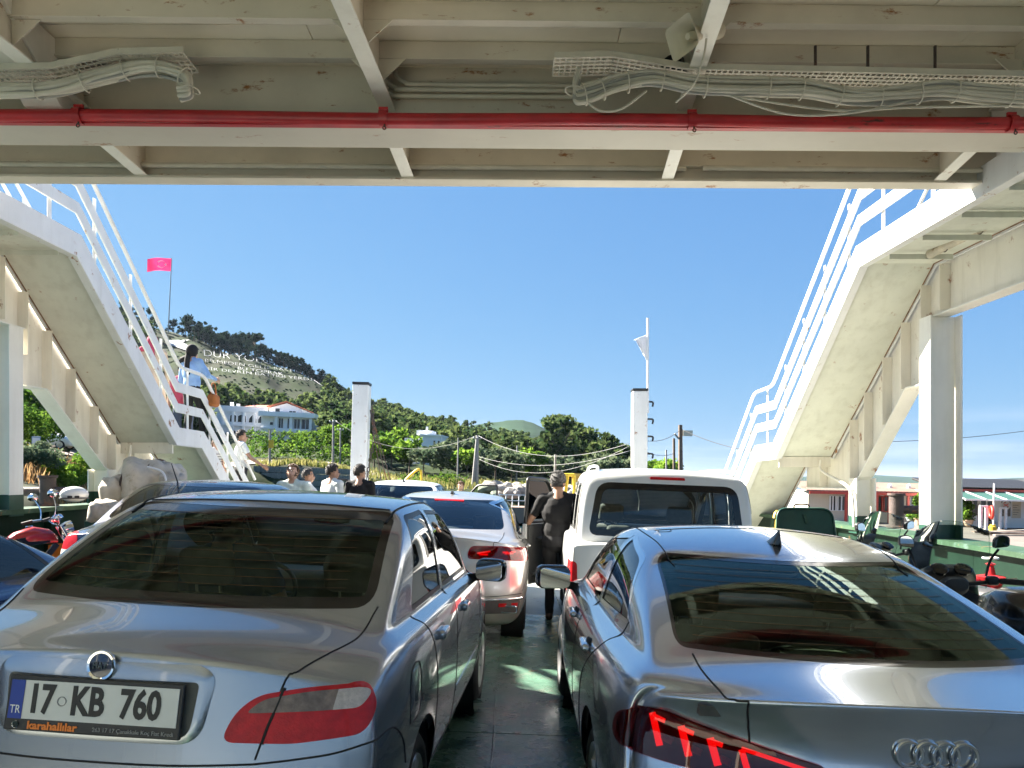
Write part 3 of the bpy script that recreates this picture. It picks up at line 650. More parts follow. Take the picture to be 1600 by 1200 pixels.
# yellow ramp guard rail
mat('yellow_paint', (.62, .42, .03), .45, var=.15, vscale=5, rust=.15)
yr = empty('ramp_guard', P(655, 745, 18), label='bent yellow guard rail above the white car', cat='guard rail')
MB().tube(bez([(-.55, 0, -.35), (-.3, 0, -.05), (-.06, 0, .16), (.02, 0, .15), (.05, 0, .02), (.05, 0, -.9)], 5), .03, 8).build('rail', 'yellow_paint', yr, smooth=60)
MB().tube([(-.55, 0, -.35), (-.55, 0, -1.3)], .03, 8).build('post', 'yellow_paint', yr, smooth=60)
# yellow A-frame trestle seen through the van
yt = empty('yellow_trestle', (1.2, 16.6, deckz(1.2)), label='yellow tubular trestle seen through the van rear window', cat='trestle')
for dx in (-.5, -.2, .15): MB().tube([(dx, 0, 0), (dx * .4 + .1, 0, 1.75)], .035, 8).build('leg', 'yellow_paint', yt, smooth=60)
MB().tube([(-.35, -.01, .9), (.12, -.01, .9)], .025, 8).build('crossbar', 'yellow_paint', yt, smooth=60)
MB().tube([(-.1, 0, 1.75), (.16, 0, 1.75)], .035, 8).build('top_bar', 'yellow_paint', yt, smooth=60)
# green hatch lid, open
hl = empty('hatch_lid', (P(1270, 830, 8.2).x, 8.2, deckz(3.6)), (R(-14), 0, R(-6)), 'open dark green hatch lid with rounded corners and yellow edge', 'hatch')
zz = P(1270, 828, 8.2).z - deckz(3.6) - .15
pl = rounded([(-.34, zz - .1), (.34, zz - .1), (.32, zz + .42), (-.30, zz + .42)], [.02, .02, .14, .12], 6)
MB().prism(pl, lambda u, v: (u, 0, v), lambda u, v: (u, .03, v)).build('lid', 'base_green', hl, bevel=.005)
MB().tube([(u, -.004, v) for u, v in inset(pl, .012)], .014, 6, closed=True).build('rim', 'base_green', hl, smooth=60)
MB().tube([(u - .012, .015, v) for u, v in pl if u < -.25], .02, 6).build('yellow_edge', 'yellow_paint', hl, smooth=60)
m = MB(); m.beam((-.16, -.012, zz + .06), (.26, -.012, zz + .10), .012, .02); m.beam((0, -.012, zz + .34), (.02, -.012, zz + .24), .02, .03); m.build('latch', 'rail_green', hl)
MB().tube(bez([(-.1, .02, zz + .42), (-.08, .02, zz + .46), (.05, .02, zz + .46), (.07, .02, zz + .42)], 4), .01, 6).build('handle', 'rusty_iron', hl, smooth=60)
MB().bb((-.36, .0, 0), (.36, .5, zz - .1)).build('coaming', 'base_green', hl, bevel=.01)
# red fire valve
fv = empty('fire_valve', (4.98, P(1548, 900, 7.9).y, deckz(5)), label='red fire valve with flanges standing by the right bulwark', cat='valve')
z0 = P(1548, 935, 7.9).z - deckz(5) - .02
MB().lathe([(0, 0), (.05, 0), (.05, z0), (.12, z0), (.12, z0 + .03), (.06, z0 + .05), (.06, z0 + .1), (.13, z0 + .1), (.13, z0 + .13), (.10, z0 + .15), (.13, z0 + .22), (.14, z0 + .25), (.05, z0 + .27), (.03, z0 + .36), (.05, z0 + .38), (0, z0 + .4)], 20).build('body', 'red_paint', fv, smooth=35)
MB().lathe([(0, 0), (.05, 0), (.05, .15), (.075, .15), (.075, .2), (0, .2)], 16, Matrix.Translation((0, 0, z0 + .17)) @ Matrix.Rotation(R(-90), 4, 'Y')).build('outlet', 'red_paint', fv, smooth=35)
MB().tube([(.07 * math.cos(t), .07 * math.sin(t), z0 + .44) for t in np.linspace(0, 6.28, 16)[:-1]], .01, 6, closed=True).build('hand_wheel', 'ink_white', fv, smooth=60)
MB().tube([(0, 0, z0 + .38), (0, 0, z0 + .45)], .01, 6).build('spindle', 'red_paint', fv)

# bow lockers seen through the van
bl = empty('bow_locker', (P(1018, 800, 15.2).x, 15.2, deckz(2.8)), (0, 0, R(4)), 'green steel locker at the bow, seen through the van window', 'locker')
MB().bb((-.36, 0, 0), (.36, .5, 1.28)).build('cabinet', 'rail_green', bl, bevel=.015); MB().bb((-.33, -.02, .06), (.33, -.002, 1.22)).build('door', 'bulwark_green', bl, bevel=.008); MB().bb((.24, -.05, .6), (.28, -.021, .75)).build('handle', 'steel', bl)
wl = empty('winch_cover', (P(1078, 800, 15.4).x, 15.4, deckz(3.5)), (0, 0, R(-10)), 'white canvas-covered winch at the bow, seen through the van window', 'winch')
MB().lathe([(0, 0), (.42, 0), (.42, .7), (.36, .95), (.3, 1.15), (.12, 1.25), (0, 1.25)], 20).build('cover', 'web_cream', wl, smooth=50); MB().bb((-.5, -.5, -.2), (.5, .5, 0)).build('plinth', 'base_green', wl)
# ------------------------------------------------------------------ car builder (local: x right, y forward from the rear bumper, z up)
class Car:
    AX = [-1, -.94, -.80, -.42, 0, .42, .80, .94, 1]
    def __init__(s, sp, level=3):
        s.sp = sp; B = sp['B']; nA = len(s.AX); K = 5; ja, jb = sp['jb']; T = lambda key, y: float(np.interp(y, *zip(*sp[key])))
        W = sp['W']; wk = sp['wk']; n = len(B); L_ = B[-1]
        fr = sp.get('fr', [1, 1, .55, .2]); ff = [1, 1, .6, .25]
        verts = {}; vl = []
        def pos(i, j, k):
            a = s.AX[i]; y = B[j]; w = W * T('plan', y) * wk[k]
            x = a * w
            r = sp['yr'][k] + sp['rc'] * abs(a) ** 3; f = sp['yf'][k] - sp['fc'] * abs(a) ** 3
            yy = y + r * (fr[j] if j < len(fr) else 0) + f * (ff[n - 1 - j] if n - 1 - j < len(ff) else 0)
            zsh = T('zsh', y)
            if k == K: z = zsh + (T('ztop', y) - zsh) * (1 - abs(a) ** 2.4)
            elif k == K - 1: z = zsh - sp.get('shd', .06)
            else: z = sp['zl'][k]
            return Vector((x, yy, z))
        def vid(i, j, k):
            if (i, j, k) not in verts: verts[(i, j, k)] = len(vl); vl.append(pos(i, j, k))
            return verts[(i, j, k)]
        fs = []; i0, i1 = 1, nA - 2
        for i in range(nA - 1):
            for j in range(n - 1):
                fs.append((vid(i, j, 0), vid(i, j + 1, 0), vid(i + 1, j + 1, 0), vid(i + 1, j, 0)))
                if not (i0 <= i < i1 and ja <= j < jb): fs.append((vid(i, j, K), vid(i + 1, j, K), vid(i + 1, j + 1, K), vid(i, j + 1, K)))
        for j in range(n - 1):
            for k in range(K):
                fs.append((vid(0, j, k), vid(0, j, k + 1), vid(0, j + 1, k + 1), vid(0, j + 1, k)))
                fs.append((vid(nA - 1, j, k), vid(nA - 1, j + 1, k), vid(nA - 1, j + 1, k + 1), vid(nA - 1, j, k + 1)))
        for i in range(nA - 1):
            for k in range(K):
                fs.append((vid(i, 0, k), vid(i + 1, 0, k), vid(i + 1, 0, k + 1), vid(i, 0, k + 1)))
                fs.append((vid(i, n - 1, k), vid(i, n - 1, k + 1), vid(i + 1, n - 1, k + 1), vid(i + 1, n - 1, k)))
        # greenhouse block
        LV = sp.get('lv', [(.10, 0), (.5, .018), (.90, .0), (1.0, -.055)]); nl = len(LV); yroof = sp['yroof']; bv = {}
        def bpos(i, j, m):
            if m == 0: return vid(i, j, K)
            if (i, j, m) in bv: return bv[(i, j, m)]
            base = vl[vid(i, j, K)]; t, bulge = LV[m - 1]; ap = s.AX[i] / s.AX[i1]
            yr_ = yroof[j - ja]; wr = T('wroof', yr_); zr = T('zroof', yr_); crown = sp['crown']
            back = sp['wc'][0] * ap * ap * max(0, 1 - (j - ja) / 2) - sp['wc'][1] * ap * ap * max(0, 1 - (jb - j) / 2)
            ry = yr_ + back
            xe = ap * wr; x = base.x + (xe - base.x) * t + ap * bulge
            if m == nl: x = ap * (wr + bulge)
            y = base.y + (ry - base.y) * t
            # end faces bulge outward a touch
            eb = sp.get('eb', .03) * math.sin(math.pi * min(t, 1)) 
            if j == ja: y -= eb
            if j == jb: y += eb
            ze = zr - crown * ap * ap; z = base.z + (ze - base.z) * t
            if m == nl:
                z = zr - crown * ap * ap
                if j == ja: y += sp.get('re', .05); z += .0
                if j == jb: y -= .05
            elif m == nl - 1: z = base.z + (zr - crown * ap * ap - base.z) * t
            vl.append(Vector((x, y, z))); bv[(i, j, m)] = len(vl) - 1
            return bv[(i, j, m)]
        for m in range(nl):
            for j in range(ja, jb):
                fs.append((bpos(i0, j, m), bpos(i0, j, m + 1), bpos(i0, j + 1, m + 1), bpos(i0, j + 1, m)))
                fs.append((bpos(i1, j, m), bpos(i1, j + 1, m), bpos(i1, j + 1, m + 1), bpos(i1, j, m + 1)))
            for i in range(i0, i1):
                fs.append((bpos(i, ja, m), bpos(i + 1, ja, m), bpos(i + 1, ja, m + 1), bpos(i, ja, m + 1)))
                fs.append((bpos(i, jb, m), bpos(i, jb, m + 1), bpos(i + 1, jb, m + 1), bpos(i + 1, jb, m)))
        for j in range(ja, jb):
            for i in range(i0, i1): fs.append((bpos(i, j, nl), bpos(i + 1, j, nl), bpos(i + 1, j + 1, nl), bpos(i, j + 1, nl)))
        me = bpy.data.meshes.new('cage'); me.from_pydata(vl, [], fs)
        if sp.get('crease'):
            inv = {v: k for k, v in verts.items()}; at = me.attributes.new('crease_edge', 'FLOAT', 'EDGE')
            for e in me.edges:
                a, b = (inv.get(q) for q in e.vertices)
                if a and b and a[1] == b[1] == 0 and a[2] == b[2] == K: at.data[e.index].value = sp['crease']
        o = bpy.data.objects.new('cage', me); COL.objects.link(o)
        md = o.modifiers.new('s', 'SUBSURF'); md.levels = level; md.render_levels = level
        dg = bpy.context.evaluated_depsgraph_get(); ev = bpy.data.meshes.new_from_object(o.evaluated_get(dg)); bpy.data.objects.remove(o)
        s.bm = bmesh.new(); s.bm.from_mesh(ev); bmesh.ops.recalc_face_normals(s.bm, faces=s.bm.faces); s.bm.normal_update()
        s.full = s.bm.copy(); s.full.normal_update(); s.bvh = BVHTree.FromBMesh(s.full)
        s.lay = s.bm.faces.layers.int.new('tag'); s.tags = {'body': 0}
    VIEW = {'rear': (0, 2, Vector((0, -1, 0))), 'front': (0, 2, Vector((0, 1, 0))), 'right': (1, 2, Vector((1, 0, 0))), 'left': (1, 2, Vector((-1, 0, 0))), 'top': (0, 1, Vector((0, 0, 1)))}
    def imprint(s, poly, view, name, nmin=.12, only=None, lim=None):
        iu, iv, d = s.VIEW[view]; t = s.tags.setdefault(name, len(s.tags)); bm = s.bm
        us = [p[0] for p in poly]; vs = [p[1] for p in poly]; u0, u1, v0, v1 = min(us) - .01, max(us) + .01, min(vs) - .01, max(vs) + .01
        def ok(f):
            if f.normal.dot(d) < nmin: return False
            c0 = f.verts[0].co
            if c0[iu] < u0 - .12 or c0[iu] > u1 + .12 or c0[iv] < v0 - .12 or c0[iv] > v1 + .12: return False
            if lim is not None and not lim(f.calc_center_median()): return False
            a = [v.co[iu] for v in f.verts]; b = [v.co[iv] for v in f.verts]
            return not (max(a) < u0 or min(a) > u1 or max(b) < v0 or min(b) > v1)
        cand = [f for f in bm.faces if ok(f)]; n = len(poly)
        if not cand: return
        # cut a small copy of the region, then put it back
        tb = bmesh.new(); idl = tb.verts.layers.int.new('id'); tl = tb.faces.layers.int.new('tag'); vm = {}; orig = []
        for f in cand:
            q = []
            for v in f.verts:
                if v not in vm: w = tb.verts.new(v.co); w[idl] = len(orig) + 1; orig.append(v); vm[v] = w
                q.append(vm[v])
            nf = tb.faces.new(q); nf[tl] = f[s.lay]
        for i in range(n):
            p, q = Vector(poly[i]), Vector(poly[(i + 1) % n]); e = q - p
            if e.length < 1e-6: continue
            co = Vector((0, 0, 0)); co[iu] = p.x; co[iv] = p.y; no = Vector((0, 0, 0)); no[iu] = -e.y; no[iv] = e.x; no.normalize()
            a0, a1, b0, b1 = min(p.x, q.x) - .002, max(p.x, q.x) + .002, min(p.y, q.y) - .002, max(p.y, q.y) + .002; sel = []
            for f in tb.faces:
                c0 = f.verts[0].co
                if c0[iu] < a0 - .09 or c0[iu] > a1 + .09 or c0[iv] < b0 - .09 or c0[iv] > b1 + .09: continue
                a = [v.co[iu] for v in f.verts]; b = [v.co[iv] for v in f.verts]
                if not (max(a) < a0 or min(a) > a1 or max(b) < b0 or min(b) > b1): sel.append(f)
            if not sel: continue
            old = {v: v[idl] for f in sel for v in f.verts}
            geom = sel + list({x for f in sel for x in f.edges}) + list({x for f in sel for x in f.verts})
            r = bmesh.ops.bisect_plane(tb, geom=geom, dist=1e-6, plane_co=co, plane_no=no)
            for g in r['geom_cut']:
                if isinstance(g, bmesh.types.BMVert) and g not in old: g[idl] = 0
        bmesh.ops.delete(bm, geom=cand, context='FACES_ONLY')
        pts = [(c[iu], c[iv]) for c in (f.calc_center_median() for f in tb.faces)]; ins = in_poly(pts, poly); back = {}; ot = s.tags[only] if only else None
        for f, r in zip(tb.faces, ins):
            q = []
            for v in f.verts:
                if v not in back: back[v] = orig[v[idl] - 1] if v[idl] > 0 else bm.verts.new(v.co)
                q.append(back[v])
            try: nf = bm.faces.new(q)
            except ValueError: continue
            nf[s.lay] = t if r and (ot is None or f[tl] == ot) else f[tl]
        tb.free(); bm.normal_update()
    def drop(s, name):
        t = s.tags[name]; bmesh.ops.delete(s.bm, geom=[f for f in s.bm.faces if f[s.lay] == t], context='FACES')
    def hit(s, u, v, view, far=5):
        iu, iv, d = s.VIEW[view]; o = Vector((0, 2.2 if iu == 0 and iv == 2 else 0, 0)); o[iu] = u; o[iv] = v
        o = o + d * far if view != 'rear' else Vector((u, -2, v))
        if view == 'front': o = Vector((u, 8, v))
        r = s.bvh.ray_cast(o, -d); return (r[0], r[1]) if r[0] is not None else (None, None)
    def line(s, pts, view, r=.0035, off=.0, step=.02, smooth=True):
        pts = [Vector((*p, 0)) for p in pts]; pts = bez(pts, 8) if smooth else pts; out = []
        for a, b in zip(pts[:-1], pts[1:]):
            n = max(1, int((b - a).length / step))
            for k in range(n): out.append(a.lerp(b, k / n))
        out.append(pts[-1]); res = []
        for p in out:
            h, no = s.hit(p.x, p.y, view)
            if h is not None: res.append(h + no * off)
        return res
    def seams(s, lines, parent, name='panel_gap', material='gap_black', r=.003):
        for view, pts, *rr in lines:
            q = s.line(pts, view)
            if len(q) > 1: MB().tube(q, rr[0] if rr else r, 4, caps=False).build(name, material, parent, smooth=180)
    def seam3(s, guides, parent, r=.0035, name='panel_gap', material='gap_black', both=True):
        for g in guides:
            for sg in ((1, -1) if both else (1,)):
                q = [s.bvh.find_nearest(p)[0] for p in bez([Vector((sg * x, y, z)) for x, y, z in g], 10)]
                MB().tube(q, r, 5, caps=False).build(name, material, parent, smooth=180)
    def patch(s, poly, view, off, thick, name, material, parent, res=.012, edge=.004):
        # raised shell over a polygon region, following the body
        iu, iv, d = s.VIEW[view]; us = [p[0] for p in poly]; vs = [p[1] for p in poly]
        bm = bmesh.new(); vv = [bm.verts.new((p[0], p[1], 0)) for p in poly]; f = bm.faces.new(vv)
        nu = int((max(us) - min(us)) / res); nv = int((max(vs) - min(vs)) / res)
        for k in range(1, nu): bmesh.ops.bisect_plane(bm, geom=bm.verts[:] + bm.edges[:] + bm.faces[:], plane_co=(min(us) + k * res, 0, 0), plane_no=(1, 0, 0), dist=1e-6)
        for k in range(1, nv): bmesh.ops.bisect_plane(bm, geom=bm.verts[:] + bm.edges[:] + bm.faces[:], plane_co=(0, min(vs) + k * res, 0), plane_no=(0, 1, 0), dist=1e-6)
        bd = {v for e in bm.edges if e.is_boundary for v in e.verts}; tops = {}; bots = {}; V = []; Fc = []
        for v in bm.verts:
            h, no = s.hit(v.co.x, v.co.y, view)
            if h is None:
                h = Vector((0, 0, 0)); no = d; best = s.bvh.find_nearest(Vector((v.co.x, .2, v.co.y)) if view == 'rear' else Vector((0, 0, 0)))
                h, no = best[0], best[1]
            tops[v.index] = None; V.append(h + no * (off + (thick if v not in bd else thick * .35)))
        bm.verts.index_update()
        Fc = [tuple(v.index for v in f.verts) for f in bm.faces]; bde = [(e.verts[0].index, e.verts[1].index) for e in bm.edges if e.is_boundary]; base = len(V); idx = {}
        for v in bm.verts:
            if v in bd:
                h, no = s.hit(v.co.x, v.co.y, view)
                idx[v.index] = len(V); V.append((h - no * .006) if h is not None else V[v.index] - d * .01)
        for a, b in bde: Fc.append((a, b, idx[b], idx[a]))
        bm.free(); m = MB(); m.add(V, Fc); return m.build(name, material, parent, smooth=50)
    def emit(s, root, mats, liner=True, zl=.5, yl=(0, 9)):
        objs = {}
        s.bm.normal_update()
        for name, t in s.tags.items():
            fl = [f for f in s.bm.faces if f[s.lay] == t]
            if not fl or name not in mats: continue
            nm, mt, off = mats[name]; groups = [fl]
            if name != 'body':                       # each window or lamp is a part of its own
                left = set(fl); groups = []
                while left:
                    st = [left.pop()]; g = []
                    while st:
                        f = st.pop(); g.append(f)
                        for v in f.verts:
                            for h in v.link_faces:
                                if h in left: left.remove(h); st.append(h)
                    if len(g) > 2: groups.append(g)
            for fl in groups:
                ids = {}; V = []; Fc = []
                for f in fl:
                    q = []
                    for v in f.verts:
                        if v not in ids: ids[v] = len(V); V.append(v.co.copy())
                        q.append(ids[v])
                    Fc.append(q)
                if off:
                    for v, k in ids.items(): V[k] = v.co + v.normal * off
                me = bpy.data.meshes.new(nm); me.from_pydata(V, [], Fc); me.update()
                objs.setdefault(name, []).append(link_mesh(nm, me, mt, root, smooth=180))
            if name == 'body' and liner:
                V2 = [v.co - v.normal * .028 for v in ids]; F2 = [q[::-1] for f, q in zip(fl, Fc) if f.calc_center_median().z > zl and yl[0] < f.calc_center_median().y < yl[1]]
                me = bpy.data.meshes.new('cabin_lining'); me.from_pydata(V2, [], F2); bm = bmesh.new(); bm.from_mesh(me); bmesh.ops.delete(bm, geom=[v for v in bm.verts if not v.link_faces], context='VERTS'); bm.to_mesh(me); bm.free()
                link_mesh('cabin_lining', me, 'trim_grey', root, smooth=180)
        return objs
def lenses(objs, off=.012, mt='lens_red'):
    for o in objs:
        me = o.data.copy(); nn = [v.normal.copy() for v in me.vertices]
        for v, q in zip(me.vertices, nn): v.co += q * off
        me.materials.clear(); link_mesh('lamp_lens', me, mt, o, smooth=180)
def wheel(root, x, y, r, w, side, spokes=5, rimr=None, steel=False):
    rimr = rimr or r * .64; M = Matrix.Translation((x, y, r)) @ Matrix.Rotation(R(90) * side, 4, 'Y')
    prof = [(rimr, -w / 2 + .02), (rimr + .03, -w / 2), (r - .045, -w / 2), (r - .012, -w / 2 + .025), (r, -w / 2 + .055), (r, -.03), (r - .008, -.028), (r - .008, -.018), (r, -.016), (r, .016), (r - .008, .018), (r - .008, .028), (r, .03), (r, w / 2 - .055), (r - .012, w / 2 - .025), (r - .045, w / 2), (rimr + .03, w / 2), (rimr, w / 2 - .02)]
    t = MB().lathe(prof, 40, M, close=True).build('wheel', 'rubber', root, smooth=45)
    m = MB(); m.lathe([(rimr, -w / 2 + .03), (rimr - .01, 0), (rimr - .005, w / 2 - .035), (rimr + .008, w / 2 - .015), (rimr + .004, w / 2 - .005), (rimr - .02, w / 2 - .02), (rimr - .03, .02)], 40, M)
    for k in range(spokes):
        a = 2 * math.pi * k / spokes
        for da in (-.13, .13):
            p0 = M @ Vector((.05 * math.cos(a), .05 * math.sin(a), w / 2 - .035)); p1 = M @ Vector(((rimr - .01) * math.cos(a + da), (rimr - .01) * math.sin(a + da), w / 2 - .03)); up = M.to_3x3() @ Vector((0, 0, 1)); m.beam(p0, p1, .035, .03, up)
    m.lathe([(0, w / 2 - .02), (.045, w / 2 - .02), (.06, w / 2 - .03), (.065, w / 2 - .06)], 20, M); m.build('rim', 'alloy', t, smooth=40, fix=False)
    MB().lathe([(0, -.02), (rimr - .03, -.02), (rimr - .03, .0), (0, .0)], 24, M).build('brake_disc', 'steel', t, smooth=40)
def wheel_well(root, x, y, r, side):
    M = Matrix.Translation((x, y, r - .02)) @ Matrix.Rotation(R(90) * side, 4, 'Y')
    MB().lathe([(0, -.24), (r + .075, -.24), (r + .075, -.012)], 32, M).build('wheel_well', 'gap_black', root, smooth=40)
def rbox(c, size, r=.04, seg=3):
    # rounded box as bmesh-subdivided mesh builder
    m = MB(); x, y, z = (q / 2 for q in size); n = 6; c = Vector(c)
    for (ax, bx, cx) in ((0, 1, 2), (1, 2, 0), (2, 0, 1)):
        for sg in (-1, 1):
            vs = []; hs = (x, y, z)
            for i in range(n + 1):
                for j in range(n + 1):
                    p = Vector((0, 0, 0)); p[ax] = hs[ax] * sg; p[bx] = hs[bx] * (2 * i / n - 1); p[cx] = hs[cx] * (2 * j / n - 1)
                    q = Vector([max(-hs[k] + r, min(hs[k] - r, p[k])) for k in range(3)]); dd = p - q
                    if dd.length > 1e-9: p = q + dd.normalized() * r
                    vs.append(c + p)
            m.add(vs, [(i * (n + 1) + j, (i + 1) * (n + 1) + j, (i + 1) * (n + 1) + j + 1, i * (n + 1) + j + 1) for i in range(n) for j in range(n)])
    return m
def seat(root, x, y, z, mt='cloth_dark', w=.5, head=True, hgt=.58):
    b = rbox((0, 0, hgt / 2), (w, .13, hgt), .06).build('seat_back', mt, root, smooth=60); b.data.transform(Matrix.Translation((x, y, z)) @ Matrix.Rotation(R(14), 4, 'X'))
    if head:
        h = rbox((0, 0, hgt + .13), (.27, .10, .19), .048).build('headrest', mt, b, smooth=60); h.data.transform(Matrix.Translation((x, y, z)) @ Matrix.Rotation(R(11), 4, 'X'))
        st_ = MB(); [st_.tube([(s * .06, 0, hgt - .02), (s * .06, 0, hgt + .06)], .007, 6) for s in (-1, 1)]; q = st_.build('headrest_post', 'steel', b, smooth=60); q.data.transform(Matrix.Translation((x, y, z)) @ Matrix.Rotation(R(11), 4, 'X'))
    c = rbox((x, y + .28, z + .02), (w, .5, .14), .05).build('seat_cushion', mt, root, smooth=60)
def mirror(root, x, y, z, side, mt, body=(.19, .11, .14)):
    m = rbox((0, 0, 0), body, .045).build('door_mirror', mt, root, smooth=60); m.location = (x, y, z); m.rotation_euler = (0, 0, R(-14) * side)
    g = MB(); pl = rounded([(-body[0] / 2 + .012, -body[2] / 2 + .012), (body[0] / 2 - .012, -body[2] / 2 + .012), (body[0] / 2 - .012, body[2] / 2 - .012), (-body[0] / 2 + .012, body[2] / 2 - .012)], .035)
    g.prism(pl, lambda u, v: (u, -body[1] / 2 - .004, v), lambda u, v: (u, -body[1] / 2 + .01, v)); g.build('mirror_glass', 'mirror', m)
    MB().beam((0, .01, -.03), (-side * .17, .05, -.07), .06, .05).build('mirror_arm', 'black_plastic', m)
    return m
def interior(root, c, dash=True, belt=.98, roof=1.4):
    # seats, dash, shelf, wheel at positions in c
    for (x, y, z) in c.get('front', []): seat(root, x, y, z)
    if 'bench' in c:
        y, z, w = c['bench']; seat(root, 0, y, z, w=w, head=False, hgt=.5)
        for x in c.get('rear_heads', []): rbox((x, y - .12, z + .56), (.25, .09, .16), .04).build('headrest', 'cloth_dark', root, smooth=60)
    if 'dash' in c:
        y, z, w = c['dash']; rbox((0, y, z - .16), (w, .42, .34), .08).build('dashboard', 'trim_grey', root, smooth=60)
    if 'steer' in c:
        x, y, z = c['steer']; M = Matrix.Translation((x, y, z)) @ Matrix.Rotation(R(62), 4, 'X')
        w = MB(); w.tube([M @ Vector((.18 * math.cos(t), .18 * math.sin(t), 0)) for t in np.linspace(0, 2 * math.pi, 33)[:-1]], .015, 8, closed=True); w.build('steering_wheel', 'black_plastic', root, smooth=60)
        h = MB(); h.ball((x, y, z), (.06, .03, .05), 12)
        for a in (0, 2.2, 4.1): h.beam((x, y, z), M @ Vector((.17 * math.cos(a), .17 * math.sin(a), 0)), .03, .015)
        h.build('steering_hub', 'black_plastic', root, smooth=60, fix=False)
    if 'shelf' in c:
        y0, y1, z, w = c['shelf']; MB().bb((-w / 2, y0, z - .03), (w / 2, y1, z)).build('parcel_shelf', 'cloth_dark', root)
    if 'rearview' in c:
        x, y, z = c['rearview']; m = rbox((x, y, z), (.22, .04, .07), .02).build('rear_view_mirror', 'black_plastic', root, smooth=60); MB().tube([(x, y, z), (x, y + .05, z + .07)], .008, 6).build('mirror_stalk', 'black_plastic', root)
    MB().bb((-c['hw'], c['y0'], .30), (c['hw'], c['y1'], .33)).build('cabin_floor', 'trim_grey', root)
def shark_fin(root, c, p, h=.075, l=.2):
    z = c.hit(p[0], p[1], 'top')[0].z; m = MB(); pr = []
    n = 10
    for i in range(n + 1):
        t = i / n; y = p[1] + l / 2 - l * t; hh = h * (t ** 1.4) if t < .86 else h * (1 - (t - .86) / .14 * .95); w = .03 * math.sin(math.pi * min(1, .12 + t * .85)) + .004
        pr.append([(p[0] - w, y, z - .005), (p[0] - w * .35, y - hh * .1, z + hh * .7), (p[0], y - hh * .15, z + hh + .003), (p[0] + w * .35, y - hh * .1, z + hh * .7), (p[0] + w, y, z - .005)])
    vs = [q for r_ in pr for q in r_]; m.add(vs, [(i * 5 + k, i * 5 + k + 1, (i + 1) * 5 + k + 1, (i + 1) * 5 + k) for i in range(n) for k in range(4)])
    return m.build('roof_antenna', 'black_gloss', root, smooth=60)
def mirror_poly(poly): return [(-x, z) for x, z in poly][::-1]
def plate(root, c, z, y, w=.52, h=.112, tilt=R(8), text=None, frame=True, x=0):
    pr = MB().bb((-w / 2 - .012, -.012, -h / 2 - .035), (w / 2 + .012, .004, h / 2 + .014)).build('plate_holder', 'black_plastic', root, bevel=.004)
    pr.location = (x, y, z); pr.rotation_euler = (-tilt, 0, 0)
    MB().bb((-w / 2, -.0155, -h / 2), (w / 2, -.0125, h / 2)).build('plate', 'plate_white', pr)
    MB().bb((-w / 2, -.0175, -h / 2), (-w / 2 + .042, -.0158, h / 2)).build('plate_band', 'plate_blue', pr)
    text_obj('plate_text', 'TR', .034, 'ink_white', pr, frame_M((-w / 2 + .021, -.0182, -.03), (1, 0, 0), (0, 0, 1)), ext=.0005, squeeze=.8)
    return pr
def place_car(name, X, d, yaw, label, dz=0):
    o = empty(name, (X, d, deckz(X) + dz), (0, 0, 0), label, 'car'); o.rotation_mode = 'XYZ'
    o.rotation_euler = (Matrix.Rotation(ROLL, 3, 'Y') @ Matrix.Rotation(yaw, 3, 'Z')).to_euler(); return o
def arches(c, ys, r, zc=None):
    for y in ys:
        cp = [(y + (r + .045) * math.cos(t), (zc or r - .0) + (r + .045) * math.sin(t)) for t in np.linspace(0, 2 * math.pi, 37)[:-1]]
        for v in ('left', 'right'): c.imprint(cp, v, 'arch', nmin=.3)
        for v in ('left', 'right'): c.imprint([(p[0], max(p[1], .1)) for p in cp], v, 'arch', nmin=.1, only='arch')
    c.drop('arch')
def sides(c, polys, name='side_glass', border=.018):
    for pl in polys:
        for v in ('left', 'right'):
            c.imprint(pl, v, name + '_trim'); c.imprint(inset(pl, border), v, name)

# ================================================================== silver saloon, near left
LV = [(.10, 0), (.5, .02), (.88, .004), (1.0, -.06)]
SILVER = dict(crease=.55, B=[0, .045, .22, .50, .66, 1.05, 1.6, 2.15, 2.62, 2.86, 3.3, 3.78, 4.08, 4.19], jb=(3, 9), W=.862, wk=[.86, .955, .995, 1.0, .99, .95],
    plan=[(0, .95), (.5, .985), (1.2, 1), (3, 1), (3.8, .95), (4.19, .86)], zl=[.20, .27, .48, .66], shd=.055,
    yr=[.10, .03, .0, .03, .07, .09], rc=.15, yf=[-.05, -.02, 0, -.03, -.12, -.2], fc=.28,
    zsh=[(0, .93), (.26, .985), (.5, 1.01), (1.6, 1.0), (2.86, .97), (3.78, .86), (4.19, .66)], ztop=[(0, 1.035), (.26, 1.085), (.5, 1.11), (2.86, 1.04), (3.78, .94), (4.19, .74)],
    yroof=[1.17, 1.26, 1.45, 1.75, 2.05, 2.22, 2.32], wroof=[(1, .645), (1.6, .665), (2.32, .64)], zroof=[(1.1, 1.435), (1.3, 1.475), (1.6, 1.50), (2.0, 1.50), (2.35, 1.455)], crown=.032, wc=(.11, .10), lv=LV)
c = Car(SILVER, 3)
arches(c, (.86, 3.30), .30)
rw = rounded([(-.685, 1.105), (.685, 1.105), (.605, 1.432), (-.605, 1.432)], [.08, .08, .06, .06], 6)
c.imprint(rw, 'rear', 'rear_trim', nmin=.1, lim=lambda p: p.z > 1.0); c.imprint(inset(rw, .034), 'rear', 'rear_glass', nmin=.1, lim=lambda p: p.z > 1.0)
ws = rounded([(-.66, 1.06), (.66, 1.06), (.56, 1.42), (-.56, 1.42)], .06); c.imprint(ws, 'front', 'wind_glass', lim=lambda p: p.z > 1.0)
